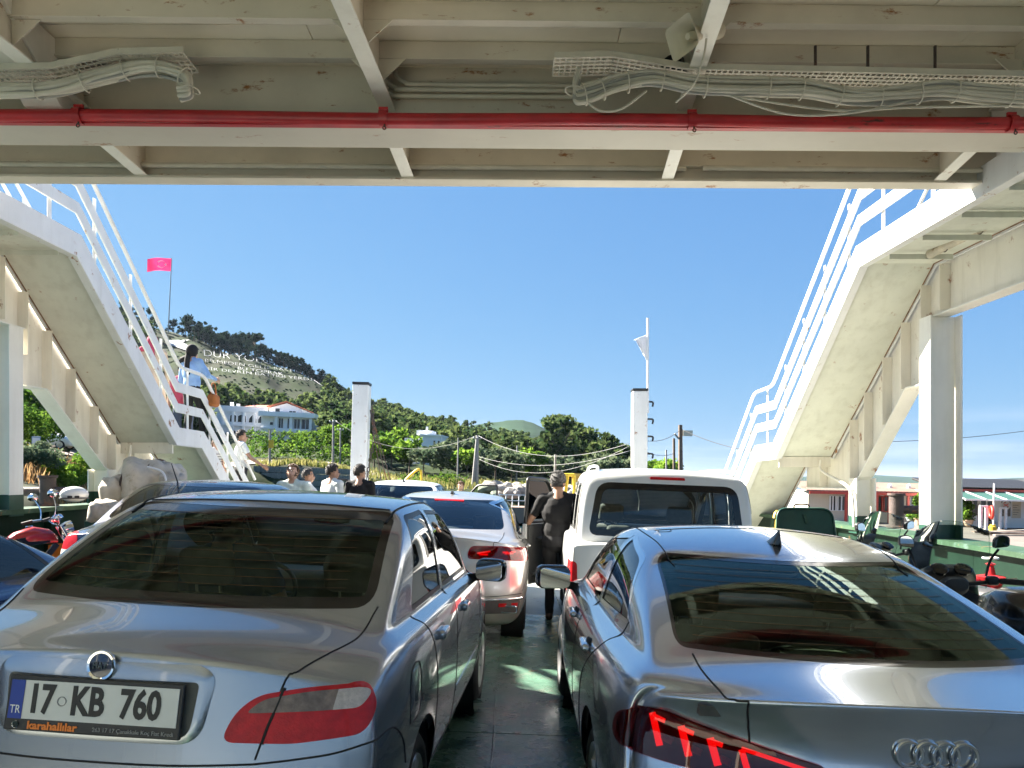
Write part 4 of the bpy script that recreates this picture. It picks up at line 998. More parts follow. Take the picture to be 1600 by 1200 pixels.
sides(c, [rounded([(.98, 1.04), (1.70, 1.035), (1.68, 1.43), (1.30, 1.415)], [.05, .02, .03, .07]), rounded([(1.76, 1.035), (2.66, 1.02), (2.24, 1.40), (1.74, 1.425)], [.02, .03, .05, .03])])
lamp = rounded([(.375, .785), (.58, .78), (.785, .80), (.81, .87), (.775, .945), (.63, .945), (.47, .92), (.41, .87)], [.04, .03, .06, .05, .05, .08, .06, .04], 6)
up = rounded([(.44, .868), (.765, .876), (.79, .915), (.76, .932), (.63, .932), (.485, .908)], [.02, .02, .02, .03, .06, .05], 5)
for f in (lambda p: p, mirror_poly):
    c.imprint(f(lamp), 'rear', 'lamp', nmin=-.05, lim=lambda p: p.y < .5); c.imprint(f(up), 'rear', 'lamp_up', nmin=-.05, only='lamp', lim=lambda p: p.y < .5)
    c.imprint(f([(.685, .86), (.82, .86), (.82, .95), (.70, .95)]), 'rear', 'lamp_wh', nmin=-.05, only='lamp_up', lim=lambda p: p.y < .5)
car = place_car('silver_saloon', -1.285, 2.22, R(-4.0), 'silver saloon car nearest the camera on the left, seen from behind', .045)
ob = c.emit(car, {'body': ('body', 'paint_silver', 0), 'rear_trim': ('rear_window_frit', 'black_gloss', -.001), 'rear_glass': ('rear_window', 'glass_car', -.002), 'wind_glass': ('windscreen', 'glass_clear', -.002), 'side_glass_trim': ('window_seal', 'black_plastic', -.002), 'side_glass': ('side_window', 'glass_dark', -.005), 'lamp': ('tail_light', 'lamp_red', .004), 'lamp_up': ('tail_light_band', 'lamp_clear', .005), 'lamp_wh': ('reversing_light', 'lamp_white', .005)}, yl=(.45, 3.0))
c.seam3([[(.553, .10, .95), (.54, .075, .90), (.52, .055, .84), (.507, .045, .79)]], car, .0068, 'lamp_gap')
for x, y, sd in ((.735, .86, 1), (-.735, .86, -1), (.735, 3.30, 1), (-.735, 3.30, -1)):
    wheel(car, x, y, .295, .19, sd, 5); wheel_well(car, x + sd * .09, y, .295, sd)
def sym(lines): return lines + [(('left' if v == 'right' else 'right') if v in ('left', 'right') else v, [((-p[0], p[1]) if v in ('rear', 'top', 'front') else p) for p in pts], *r) for v, pts, *r in lines]
c.seam3([[(.70, .66, 1.12), (.69, .46, 1.09), (.64, .30, 1.07), (.585, .17, 1.03), (.555, .10, .97), (.535, .07, .90), (.505, .05, .80), (.49, .04, .745)],
         [(.49, .02, .735), (.60, .05, .745), (.72, .12, .755), (.81, .24, .77), (.86, .38, .76), (.87, .50, .68), (.86, .55, .58)]], car)
c.seam3([[(-.49, .02, .735), (-.25, .0, .725), (0, 0, .722), (.25, 0, .725), (.49, .02, .735)]], car, both=False)
c.seams(sym([
    ('right', [(.93, 1.03), (1.02, .95), (1.10, .85), (1.15, .7), (1.14, .50), (1.16, .30)]), ('right', [(1.72, 1.03), (1.73, .7), (1.70, .30)]), ('right', [(2.72, 1.02), (2.80, .8), (2.78, .5), (2.74, .3)]),
    ('right', [(.60, .70), (.76, .71), (.77, .88), (.62, .88), (.60, .70)], .003), ('right', [(1.2, .36), (2.74, .36)], .003), ('top', [(.585, 1.2), (.60, 1.5), (.60, 1.9), (.585, 2.28)], .006)]), car)
# black rubber strip and lower cladding
for z_ in np.arange(1.165, 1.40, .026): c.seams([('rear', [(-.56 + (z_ - 1.16) * .25, z_), (0, z_ + .004), (.56 - (z_ - 1.16) * .25, z_)], .0009)], car, 'heater_wire', 'rust_weld')
# roof rear edge trim, rear plate recess, badge
rec = rounded([(-.315, .775), (.315, .775), (.345, .97), (.30, 1.005), (-.30, 1.005), (-.345, .97)], [.07, .07, .05, .04, .04, .05], 6)
c.patch(rec, 'rear', .0, .010, 'plate_surround', 'paint_silver', car, res=.02)
inr = rounded([(-.285, .79), (.285, .79), (.30, .955), (-.30, .955)], [.05, .05, .02, .02], 6)
c.patch(inr, 'rear', .0105, .002, 'plate_recess', 'trim_grey', car, res=.02)
hp, hn = c.hit(0, .885, 'rear'); pr = plate(car, c, .887, hp.y - .018, tilt=R(9))
text_obj('plate_text', '17', .115, 'ink_black', pr, frame_M((-.163, -.017, 0), (1, 0, 0), (0, 0, 1)), squeeze=.72, bold=.0035)
text_obj('plate_text', 'KB', .115, 'ink_black', pr, frame_M((-.018, -.017, 0), (1, 0, 0), (0, 0, 1)), squeeze=.74, bold=.0035)
text_obj('plate_text', '760', .115, 'ink_black', pr, frame_M((.145, -.017, 0), (1, 0, 0), (0, 0, 1)), squeeze=.74, bold=.0035)
MB().tube([(-.098 + .013 * math.cos(t), -.0165, .0 + .013 * math.sin(t)) for t in np.linspace(0, 6.28, 20)[:-1]], .0018, 4, closed=True).build('plate_seal', 'ink_grey', pr)
text_obj('holder_text', 'karahallılar', .031, 'ink_orange', pr, frame_M((-.12, -.0135, -.0745), (1, 0, 0), (0, 0, 1)), bold=.001, squeeze=1.15)
text_obj('holder_text', '263 17 17 Çanakkale Koç Fiat Kredi', .017, 'ink_grey', pr, frame_M((.13, -.0135, -.0755), (1, 0, 0), (0, 0, 1)))
MB().lathe([(0, 0), (.010, 0), (.011, .002)], 16, Matrix.Translation((-.235, -.0122, -.074)) @ Matrix.Rotation(R(90), 4, 'X')).build('holder_badge', 'chrome', pr)
hb, hn = c.hit(0, .995, 'rear'); q = Vector((0, -1, .12)).to_track_quat('Z', 'Y').to_matrix().to_4x4(); Mb = Matrix.Translation(hb + Vector((0, -.016, 0))) @ q
bd = MB().lathe([(.030, -.012), (.042, -.010), (.046, .0), (.043, .006), (.036, .004)], 32, Mb).build('badge_ring', 'chrome', car, smooth=50)
MB().lathe([(0, .006), (.02, .0055), (.0365, .003)], 32, Mb).build('badge_face', 'badge_blue', bd, smooth=60)
text_obj('badge_text', 'FIAT', .029, 'chrome', bd, Matrix.Translation(hb + Vector((0, -.0245, 0))) @ frame_M((0, 0, 0), (1, 0, 0), (0, .12, 1)), squeeze=.8, bold=.0006)
hk, hn = c.hit(.30, .885, 'rear'); MB().lathe([(.0, .004), (.009, .004), (.011, .003), (.014, .003), (.015, -.002)], 18, Matrix.Translation(hk) @ hn.to_track_quat('Z', 'Y').to_matrix().to_4x4()).build('boot_lock', 'steel', car, smooth=40)
# door handles, fuel flap, mirrors, aerial
for sd, v in ((1, 'right'), (-1, 'left')):
    for y in (1.27, 2.0):
        h, n_ = c.hit(y, .90, v); b = rbox((0, 0, 0), (.035, .17, .045), .016).build('door_handle', 'paint_silver', car, smooth=60); b.location = h + n_ * .012
    mirror(car, sd * .94, 2.58, 1.03, sd, 'black_gloss')
    c.patch(rounded([(1.75, .50), (2.7, .50), (2.7, .53), (1.75, .53)], .01), v, 0, .008, 'side_moulding', 'paint_silver', car, res=.1)
c.patch(rounded([(.60, .70), (.765, .71), (.765, .88), (.62, .88)], .03), 'right', .0, .004, 'fuel_flap', 'paint_silver', car, res=.03)
for x in (.62, -.62): pass
c.seams([('rear', [(-.57, 1.437), (-.3, 1.452), (0, 1.458), (.3, 1.452), (.57, 1.437)], .006)], car, 'roof_edge_seal', 'black_plastic')
interior(car, dict(front=[(-.36, 1.62, .42), (.36, 1.62, .42)], bench=(.98, .44, 1.2), rear_heads=[-.36, .36], dash=(2.55, .98, 1.3), steer=(-.36, 2.22, .88), shelf=(.30, .98, .98, 1.3), rearview=(0, 2.30, 1.33), hw=.7, y0=.5, y1=2.9))

# ================================================================== grey saloon, near right
GREY = dict(crease=.6, B=[0, .05, .20, .40, .54, .95, 1.6, 2.3, 2.86, 3.12, 3.55, 4.05, 4.38, 4.49], jb=(3, 9), W=.915, wk=[.85, .95, 1.0, 1.0, .985, .92],
    plan=[(0, .90), (.5, .97), (1.0, 1), (3, 1), (4, .95), (4.49, .84)], zl=[.20, .27, .50, .70], shd=.075,
    yr=[.12, .03, .0, .03, .10, .02], rc=.30, yf=[-.05, -.02, 0, -.03, -.12, -.2], fc=.32, fr=[1, 1, .5, .2],
    zsh=[(0, .955), (.2, .985), (.4, 1.0), (1.0, .985), (3.1, .95), (4.05, .84), (4.49, .68)], ztop=[(0, 1.035), (.2, 1.045), (.40, 1.06), (3.12, 1.0), (4.05, .90), (4.49, .74)],
    yroof=[1.26, 1.36, 1.6, 1.95, 2.3, 2.5, 2.6], wroof=[(1.1, .60), (1.6, .635), (2.2, .65), (2.6, .63)], zroof=[(1.2, 1.30), (1.35, 1.335), (1.6, 1.385), (2.1, 1.425), (2.4, 1.41), (2.6, 1.37)], crown=.04, wc=(.13, .10), lv=LV, re=.04)
c = Car(GREY, 3)
arches(c, (1.0, 3.63), .325)
rw = rounded([(-.655, 1.06), (.655, 1.06), (.575, 1.308), (-.575, 1.308)], [.04, .04, .06, .06], 6)
c.imprint(rw, 'rear', 'rear_trim', nmin=.05, lim=lambda p: p.z > 1.0 and p.y > .3); c.imprint(inset(rw, .012), 'rear', 'rear_glass', nmin=.05, lim=lambda p: p.z > 1.0 and p.y > .3)
ws = rounded([(-.66, 1.03), (.66, 1.03), (.54, 1.33), (-.54, 1.33)], .06); c.imprint(ws, 'front', 'wind_glass', lim=lambda p: p.z > 1.0)
sides(c, [rounded([(.98, 1.05), (1.86, 1.005), (1.86, 1.352), (1.40, 1.285)], [.05, .02, .02, .10]), rounded([(1.92, 1.00), (2.86, .985), (2.52, 1.30), (1.92, 1.352)], [.02, .03, .10, .02])], border=.016)
lamp = rounded([(.30, .755), (.60, .76), (.87, .76), (.855, .875), (.75, .915), (.30, .825)], [.02, .02, .05, .05, .04, .02], 6)
for f in (lambda p: p, mirror_poly): c.imprint(f(lamp), 'rear', 'lamp', nmin=-.2, lim=lambda p: p.y < .6)
car = place_car('grey_saloon', 1.18, 2.10, R(-.8), 'blue-grey saloon car nearest the camera on the right, seen from behind', .025)
ob = c.emit(car, {'body': ('body', 'paint_audi', 0), 'rear_trim': ('rear_window_frit', 'black_gloss', -.001), 'rear_glass': ('rear_window', 'glass_car', -.002), 'wind_glass': ('windscreen', 'glass_clear', -.002), 'side_glass_trim': ('window_trim', 'chrome', .001), 'side_glass': ('side_window', 'glass_dark', -.005), 'lamp': ('tail_light', 'lamp_dark', .003)}, yl=(.35, 3.2))
lenses(ob['lamp'], .014)
for x, y, sd in ((.775, 1.0, 1), (-.775, 1.0, -1), (.775, 3.63, 1), (-.775, 3.63, -1)):
    wheel(car, x, y, .32, .22, sd, 5, .225); wheel_well(car, x + sd * .1, y, .32, sd)
c.seam3([[(.61, .50, 1.07), (.605, .36, 1.05), (.59, .20, 1.04), (.57, .08, 1.03), (.56, .05, .97), (.55, .08, .90), (.53, .05, .80), (.51, .03, .70)]], car)
c.seams(sym([
    ('right', [(.99, 1.06), (1.05, .95), (1.22, .85), (1.40, .72), (1.42, .5), (1.40, .30)]), ('right', [(1.89, 1.0), (1.90, .7), (1.87, .30)]), ('right', [(2.92, .98), (2.98, .8), (2.95, .5), (2.9, .3)]),
    ('rear', [(0, .655), (.4, .66), (.7, .67), (.84, .69)], .003), ('top', [(.52, 1.30), (.545, 1.6), (.565, 1.95), (.555, 2.5)], .003)]), car)
for a, b in ((.055, .13),):                     # ducktail undercut and lamp bars are geometry
    pass
def slat(p, q, w, mt, off=.004, name='light_bar'):
    h0, n0 = c.hit(*p, 'rear'); h1, n1 = c.hit(*q, 'rear')
    if h0 and h1: MB().beam(h0 + n0 * off, h1 + n1 * off, w, .006, (n0 + n1)).build(name, mt, car)
for sg in (-1, 1):
    for k in range(3):
        x = .765 - k * .078; slat((sg * x, .893 - k * .017), (sg * (x - .02), .80 - k * .008), .022, 'lamp_lit', .006)
        slat((sg * (x + .002), .886 - k * .017), (sg * (x - .034), .878 - k * .017), .014, 'lamp_lit', .006)
        slat((sg * (x - .025), .83 - k * .012), (sg * (x - .055), .822 - k * .012), .022, 'lamp_clear', .005, 'reflector')
    slat((sg * .525, .845), (sg * .32, .805), .012, 'lamp_lit', .006); slat((sg * .525, .842), (sg * .51, .785), .018, 'lamp_lit', .006)
for z_ in np.arange(1.09, 1.285, .02): c.seams([('rear', [(-.58 + (z_ - 1.09) * .3, z_), (0, z_ + .006), (.58 - (z_ - 1.09) * .3, z_)], .0009)], car, 'heater_wire', 'rust_weld')
# four rings
ctr = c.hit(0, .885, 'rear'); rr = .037
for k in range(4):
    u = (k - 1.5) * .052; h, n_ = c.hit(u, .885, 'rear'); q = Matrix.Translation(h + n_ * .009) @ Vector((0, -1, .0)).to_track_quat('Z', 'Y').to_matrix().to_4x4()
    MB().tube([q @ Vector((rr * math.cos(t), rr * math.sin(t), .002 * (k % 2))) for t in np.linspace(0, 2 * math.pi, 37)[:-1]], .0062, 6, closed=True).build('emblem_ring', 'chrome', car, smooth=60)
shark_fin(car, c, (0, 1.55), .085, .19)
pn = c.line([(-.4, 1.86), (.4, 1.86)], 'top', smooth=False); 
c.seams([('top', [(-.50, 1.95), (-.30, 1.965), (0, 1.97), (.30, 1.965), (.50, 1.95)], .0035), ('top', [(-.48, 1.95), (-.49, 1.88), (-.43, 1.87), (-.42, 1.965)], .0025)], car)
for sd, v in ((1, 'right'), (-1, 'left')):
    for y in (1.33, 2.15):
        h, n_ = c.hit(y, .885, v); b = rbox((0, 0, 0), (.04, .2, .035), .015).build('door_handle', 'paint_audi', car, smooth=60); b.location = h + n_ * .018
        cup = MB(); cup.ball(h - n_ * .004, (.012, .07, .04), 12); cup.build('handle_cup', 'gap_black', car, smooth=60)
    mirror(car, sd * 1.0, 2.72, 1.01, sd, 'paint_audi' if sd > 0 else 'black_gloss', (.22, .12, .15))
hb, hn = c.hit(0, .60, 'rear'); pr = plate(car, c, .62, hb.y - .01)
text_obj('plate_text', '17', .11, 'ink_black', pr, frame_M((-.17, -.017, 0), (1, 0, 0), (0, 0, 1)), squeeze=.7, bold=.003)
interior(car, dict(front=[(-.37, 1.75, .38), (.37, 1.75, .38)], bench=(1.08, .40, 1.2), rear_heads=[-.36, .36], dash=(2.75, .92, 1.35), steer=(-.37, 2.4, .84), shelf=(.20, 1.05, .96, 1.3), rearview=(0, 2.5, 1.26), hw=.75, y0=.5, y1=3.1))
m = MB(); m.ball((-.05, .75, 1.0), (.22, .14, .05), 16); m.build('clear_wrapping', 'glass_clear', car, smooth=30)
# silver boot-lid chrome edge
# ================================================================== beige-silver saloon in the middle
MID = dict(GREY); MID.update(B=[0, .05, .22, .50, .66, 1.1, 1.75, 2.5, 3.1, 3.38, 3.8, 4.3, 4.65, 4.77], W=.915, plan=[(0, .93), (.5, .98), (1.1, 1), (3.4, 1), (4.3, .95), (4.77, .85)],
    yr=[.12, .04, .0, .03, .07, .06], rc=.24, zsh=[(0, .98), (.2, 1.0), (.5, 1.01), (1.1, .99), (3.4, .95), (4.3, .84), (4.77, .68)], ztop=[(0, 1.07), (.22, 1.085), (.5, 1.10), (3.38, 1.0), (4.3, .9), (4.77, .74)],
    yroof=[1.22, 1.32, 1.6, 2.05, 2.4, 2.65, 2.78], wroof=[(1.1, .58), (1.6, .61), (2.3, .62), (2.8, .6)], zroof=[(1.2, 1.38), (1.35, 1.415), (1.6, 1.445), (2.1, 1.47), (2.5, 1.455), (2.8, 1.41)], crown=.05, wc=(.14, .1))
c = Car(MID, 3)
arches(c, (1.02, 3.82), .335)
rw = rounded([(-.64, 1.11), (.64, 1.11), (.55, 1.385), (-.55, 1.385)], [.06, .06, .09, .09], 6)
c.imprint(rw, 'rear', 'rear_glass', nmin=.05, lim=lambda p: p.z > 1.0 and p.y > .4)
ws = rounded([(-.66, 1.04), (.66, 1.04), (.56, 1.38), (-.56, 1.38)], .06); c.imprint(ws, 'front', 'wind_glass', lim=lambda p: p.z > 1.0)
sides(c, [rounded([(.86, 1.06), (1.88, 1.02), (1.88, 1.40), (1.36, 1.375)], [.05, .02, .02, .12]), rounded([(1.94, 1.015), (3.05, 1.0), (2.66, 1.35), (1.94, 1.40)], [.02, .03, .10, .02])], border=.016)
lamp = rounded([(.30, .86), (.62, .855), (.90, .83), (.88, .955), (.62, .985), (.33, .985)], [.05, .02, .05, .05, .02, .05], 6)
for f in (lambda p: p, mirror_poly): c.imprint(f(lamp), 'rear', 'lamp', nmin=-.1, lim=lambda p: p.y < .5)
low = rounded([(-.80, .34), (.80, .34), (.83, .47), (-.83, .47)], .03); c.imprint(low, 'rear', 'valance', nmin=.0, lim=lambda p: p.y < .4)
car = place_car('beige_saloon', -.77, 7.15, R(-1.0), 'beige-silver saloon with lit tail lights, in the middle lane')
ob = c.emit(car, {'body': ('body', 'paint_beige', 0), 'rear_glass': ('rear_window', 'glass_blue', -.002), 'wind_glass': ('windscreen', 'glass_clear', -.002), 'side_glass_trim': ('window_trim', 'chrome', .001), 'side_glass': ('side_window', 'glass_dark', -.005), 'lamp': ('tail_light', 'lamp_red', .003), 'valance': ('rear_valance', 'trim_grey', .002)}, yl=(.35, 3.4))
lenses(ob['lamp'], .012)
for x, y, sd in ((.78, 1.02, 1), (-.78, 1.02, -1), (.78, 3.82, 1), (-.78, 3.82, -1)):
    wheel(car, x, y, .33, .22, sd, 5, .22); wheel_well(car, x + sd * .1, y, .33, sd)
c.seam3([[(.64, .62, 1.10), (.63, .40, 1.09), (.61, .20, 1.08), (.59, .10, 1.05), (.58, .06, .97), (.57, .05, .86), (.55, .03, .76), (.50, .02, .71), (.25, 0, .70), (0, 0, .70)]], car)
c.seams(sym([
    ('right', [(.98, 1.03), (1.10, .9), (1.38, .72), (1.42, .5), (1.40, .30)]), ('right', [(1.91, 1.02), (1.92, .7), (1.90, .30)]), ('rear', [(0, .505), (.5, .507), (.84, .53)], .004), ('right', [(.25, .55), (.5, .70), (.66, .72)], .003)]), car)
c.seams(sym([('rear', [(-.84, .485), (-.5, .478), (0, .476)], .012)]), car, 'bumper_chrome', 'chrome')
for sg in (-1, 1):
    for (p, q) in (((.40, .915), (.52, .935)), ((.64, .925), (.76, .93)), ((.42, .905), (.50, .905)), ((.66, .915), (.74, .915))): 
        slat((sg * p[0], p[1]), (sg * q[0], q[1]), .016, 'lamp_lit')
    slat((sg * .62, .425), (sg * .80, .425), .035, 'lamp_red', .006, 'reflector')
    h, n_ = c.hit(sg * .70, .385, 'rear'); MB().tube([h + Vector((u, -.01, v)) for u, v in rounded([(-.1, -.03), (.1, -.03), (.09, .03), (-.09, .03)], .02)], .008, 6, closed=True).build('exhaust_trim', 'chrome', car, smooth=60)
slat((-.16, 1.372), (.16, 1.372), .03, 'lamp_lit', .006, 'brake_light')
shark_fin(car, c, (0, 1.62), .075, .17)
for sd, v in ((1, 'right'), (-1, 'left')):
    for y in (1.36, 2.2): h, n_ = c.hit(y, .90, v); b = rbox((0, 0, 0), (.035, .2, .03), .014).build('door_handle', 'paint_beige', car, smooth=60); b.location = h + n_ * .012
    mirror(car, sd * 1.0, 2.95, 1.02, sd, 'paint_beige', (.2, .12, .14))
interior(car, dict(front=[(-.37, 1.9, .40), (.37, 1.9, .40)], bench=(1.15, .44, 1.2), rear_heads=[-.36, .36], dash=(3.0, .96, 1.35), steer=(-.37, 2.6, .88), shelf=(.25, 1.1, 1.0, 1.3), rearview=(0, 2.7, 1.3), hw=.75, y0=.5, y1=3.3))

# ================================================================== white van
VAN = dict(B=[0, .05, .10, .16, .30, .9, 1.6, 2.2, 2.75, 3.05, 3.3, 3.6, 3.88, 3.96], jb=(2, 9), W=.86, wk=[.87, .96, 1.0, 1.0, .99, .975],
    plan=[(0, .965), (.5, .995), (1.2, 1), (3, 1), (3.6, .94), (3.96, .84)], zl=[.22, .28, .50, .72], shd=.06, yr=[.08, .02, .0, .03, .035, .03], rc=.07, yf=[-.05, -.02, 0, -.03, -.12, -.2], fc=.25, fr=[1, 1, 1, .8, .3],
    zsh=[(0, 1.02), (3.05, 1.02), (3.6, .92), (3.96, .74)], ztop=[(0, 1.06), (3.05, 1.07), (3.6, .98), (3.96, .8)],
    yroof=[.20, .28, .45, .95, 1.55, 1.95, 2.2, 2.35], wroof=[(.2, .70), (1.2, .715), (2.3, .69)], zroof=[(.2, 1.69), (.45, 1.715), (1.2, 1.735), (2.0, 1.72), (2.35, 1.66)], crown=.042, wc=(.05, .1), lv=[(.08, 0), (.5, .022), (.90, .012), (1.0, -.05)], eb=.012, re=.04)
c = Car(VAN, 3)
arches(c, (.72, 3.23), .315)
rw = rounded([(-.68, 1.10), (.68, 1.10), (.61, 1.575), (-.61, 1.575)], [.09, .09, .12, .12], 7)
c.imprint(rw, 'rear', 'rear_trim', nmin=.1, lim=lambda p: p.z > 1.0 and p.y < 1); c.imprint(inset(rw, .06), 'rear', 'rear_glass', nmin=.1, lim=lambda p: p.z > 1.0 and p.y < 1)
ws = rounded([(-.68, 1.10), (.68, 1.10), (.62, 1.62), (-.62, 1.62)], .06); c.imprint(ws, 'front', 'wind_glass', lim=lambda p: p.z > 1.05)
sides(c, [rounded([(.35, 1.12), (1.05, 1.10), (1.05, 1.56), (.45, 1.55)], .07), rounded([(1.15, 1.10), (1.85, 1.08), (1.85, 1.58), (1.15, 1.57)], .05)])
for v in ('right',): 
    pl = rounded([(1.95, 1.08), (2.95, 1.05), (2.45, 1.52), (1.95, 1.58)], .05); c.imprint(pl, v, 'side_glass_trim'); c.imprint(inset(pl, .018), v, 'side_glass')
dl = rounded([(1.93, .35), (2.98, .35), (3.0, 1.05), (2.42, 1.57), (1.95, 1.60)], [.06, .08, .04, .08, .05], 5); c.imprint(dl, 'left', 'doorhole'); c.drop('doorhole')
lampv = rounded([(.755, .56), (.90, .56), (.90, .87), (.77, .87)], .04, 5)
for f in (lambda p: p, mirror_poly): c.imprint(f(lampv), 'rear', 'lamp', nmin=-.3, lim=lambda p: p.y < .35)
car = place_car('white_van', 1.36, 6.80, R(-2.6), 'white high-roofed van with its driver door open, behind the blue-grey saloon'); car['category'] = 'van'; car.scale = (1.05, 1.05, 1.045)
c.emit(car, {'body': ('body', 'paint_white', 0), 'rear_trim': ('rear_window_seal', 'black_gloss', -.001), 'rear_glass': ('rear_window', 'glass_smoke', -.002), 'wind_glass': ('windscreen', 'glass_clear', -.002), 'side_glass_trim': ('window_seal', 'black_plastic', -.002), 'side_glass': ('side_window', 'glass_smoke', -.005), 'lamp': ('tail_light', 'lamp_red', .004)}, yl=(.02, 3.1))
for x, y, sd in ((.735, .72, 1), (-.735, .72, -1), (.735, 3.23, 1), (-.735, 3.23, -1)): wheel(car, x, y, .31, .19, sd, 6, .2); wheel_well(car, x + sd * .09, y, .31, sd)
c.patch(rounded([(-.155, 1.612), (.155, 1.612), (.15, 1.635), (-.15, 1.635)], .01), 'rear', .002, .006, 'brake_light', 'lamp_red', car, res=.02)
c.seams(sym([('rear', [(.69, 1.62), (.74, 1.4), (.79, 1.08), (.80, .9), (.79, .6), (.70, .55)], .003), ('rear', [(0, .55), (.4, .55), (.70, .55)], .003)]), car)
c.patch(rounded([(.38, 1.09), (.50, 1.09), (.52, 1.60), (.40, 1.60)], .02), 'left', .004, .006, 'vent_trim', 'trim_grey', car, res=.03)
for sd in (-1, 1):
    pts = c.line([(sd * .60, .35), (sd * .61, 1.2), (sd * .60, 2.1)], 'top'); MB().tube([p + Vector((0, 0, .035 if 2 < i < len(pts) - 3 else 0)) for i, p in enumerate(pts)], .014, 8).build('roof_rail', 'stair_white', car, smooth=60)
interior(car, dict(front=[(-.36, 1.75, .55), (.36, 1.75, .55)], bench=(.95, .52, 1.15), rear_heads=[-.34, .34], dash=(2.75, 1.06, 1.3), steer=(-.36, 2.35, .95), rearview=(-.02, 2.2, 1.55), hw=.7, y0=.15, y1=3.0))
MB().tube([(-.02, 2.2, 1.5), (0, 2.19, 1.38), (-.03, 2.19, 1.5)], .006, 5).build('mirror_charm', 'ink_white', car); MB().tube([(0, 2.19, 1.38), (0, 2.19, 1.26)], .005, 5).build('mirror_charm', 'ink_white', car)
# open driver door, hinged at its front edge
door = empty('front_door', (-.845, 2.98, 0), (0, 0, R(-27)), parent=car)
def door_panel(parent, w, z0, zb, zt, mt, inner, flip=1):
    # door lies along -y from the hinge; outer face on -x
    pl = rounded([(0, z0), (-w, z0), (-w, zb), (-w * .98, zt), (-w * .50, zt - .01), (-.02, zb)], [.06, .08, .02, .07, .10, .03], 5)
    wn = rounded([(-.10, zb + .03), (-w + .05, zb + .03), (-w + .06, zt - .05), (-w * .52, zt - .055)], [.03, .04, .05, .06], 5)
    lowp = [p for p in pl]
    body = rounded([(0, z0), (-w, z0), (-w, zb), (0, zb)], [.06, .08, .01, .01], 5)
    m = MB(); m.prism(body, lambda u, v: (0, u, v), lambda u, v: (.05, u, v)); m.build('door_skin', mt, parent, bevel=.012)
    m = MB(); m.prism(inset(body, .03), lambda u, v: (.051, u, v), lambda u, v: (.075, u, v)); m.build('door_card', inner, parent, bevel=.012)
    fr = rounded([(-.02, zb), (-w, zb), (-w * .98, zt), (-w * .50, zt - .01)], [.02, .02, .07, .10], 6)
    MB().tube([(.03, u, v) for u, v in inset(fr, .02)], .022, 8, closed=True).build('window_frame', 'black_plastic', parent, smooth=60)
    m = MB(); m.prism(inset(fr, .03), lambda u, v: (.026, u, v), lambda u, v: (.031, u, v)); m.build('door_window', 'glass_smoke', parent)
    b = rbox((.095, -w * .55, zb - .18), (.05, w * .5, .05), .022).build('arm_rest', 'trim_grey', parent, smooth=60)
    rbox((.03, -w - .002, zb - .35), (.04, .012, .10), .005).build('door_latch', 'steel', parent, smooth=60)
    MB().tube([(.09, -w + .12, z0 + .12), (.09, -w * .3, z0 + .10)], .02, 8).build('door_pocket', 'trim_grey', parent, smooth=60)
door_panel(door, 1.04, .36, 1.06, 1.60, 'paint_white', 'trim_grey')
mr = rbox((-.13, -.10, 1.14), (.17, .12, .19), .04).build('door_mirror', 'black_plastic', door, smooth=60)
g = MB().bb((-.20, -.165, 1.07), (-.06, -.158, 1.21)).build('mirror_glass', 'mirror', mr)

# ================================================================== white car ahead with doors open
WHT = dict(VAN); WHT.update(B=[0, .05, .12, .30, .45, .95, 1.6, 2.2, 2.75, 3.05, 3.4, 3.8, 4.1, 4.2], jb=(3, 9), W=.90, plan=[(0, .93), (.5, .98), (1.2, 1), (3, 1), (3.8, .94), (4.2, .84)], zsh=[(0, .98), (.3, 1.0), (3.05, .98), (3.8, .88), (4.2, .74)], ztop=[(0, 1.03), (.3, 1.05), (3.05, 1.04), (3.8, .94), (4.2, .8)],
    yroof=[.85, .95, 1.2, 1.6, 1.95, 2.2, 2.35], wroof=[(.8, .60), (1.2, .63), (2.3, .62)], zroof=[(.8, 1.43), (1.0, 1.48), (1.4, 1.525), (1.9, 1.53), (2.35, 1.46)], crown=.05, wc=(.12, .1), rc=.22, eb=.03)
c = Car(WHT, 2)
rw = rounded([(-.63, 1.06), (.63, 1.06), (.56, 1.425), (-.56, 1.425)], [.06, .06, .09, .09], 5); c.imprint(rw, 'rear', 'rear_glass', nmin=.1, lim=lambda p: p.z > 1.0)
ws = rounded([(-.66, 1.07), (.66, 1.07), (.58, 1.43), (-.58, 1.43)], .06); c.imprint(ws, 'front', 'wind_glass', lim=lambda p: p.z > 1.05)
sides(c, [rounded([(.75, 1.08), (1.65, 1.06), (1.65, 1.45), (1.1, 1.44)], .05), rounded([(1.72, 1.06), (2.75, 1.04), (2.4, 1.40), (1.72, 1.46)], .05)])
for f in (lambda p: p, mirror_poly): c.imprint(f(rounded([(.55, .78), (.92, .78), (.90, .95), (.60, .97)], .04)), 'rear', 'lamp', nmin=-.1, lim=lambda p: p.y < .5)
car = place_car('white_car', -2.05, 12.75, R(-.5), 'white car ahead of the beige saloon with both front doors open')
c.emit(car, {'body': ('body', 'paint_white', 0), 'rear_glass': ('rear_window', 'glass_blue', -.002), 'wind_glass': ('windscreen', 'glass_clear', -.002), 'side_glass_trim': ('window_seal', 'black_plastic', -.001), 'side_glass': ('side_window', 'glass_dark', -.004), 'lamp': ('tail_light', 'lamp_red', .004)}, yl=(.3, 3.1))
for x, y, sd in ((.76, .85, 1), (-.76, .85, -1), (.76, 3.4, 1), (-.76, 3.4, -1)): wheel(car, x, y, .32, .21, sd, 5, .21)
shark_fin(car, c, (0, 1.15), .08, .12)
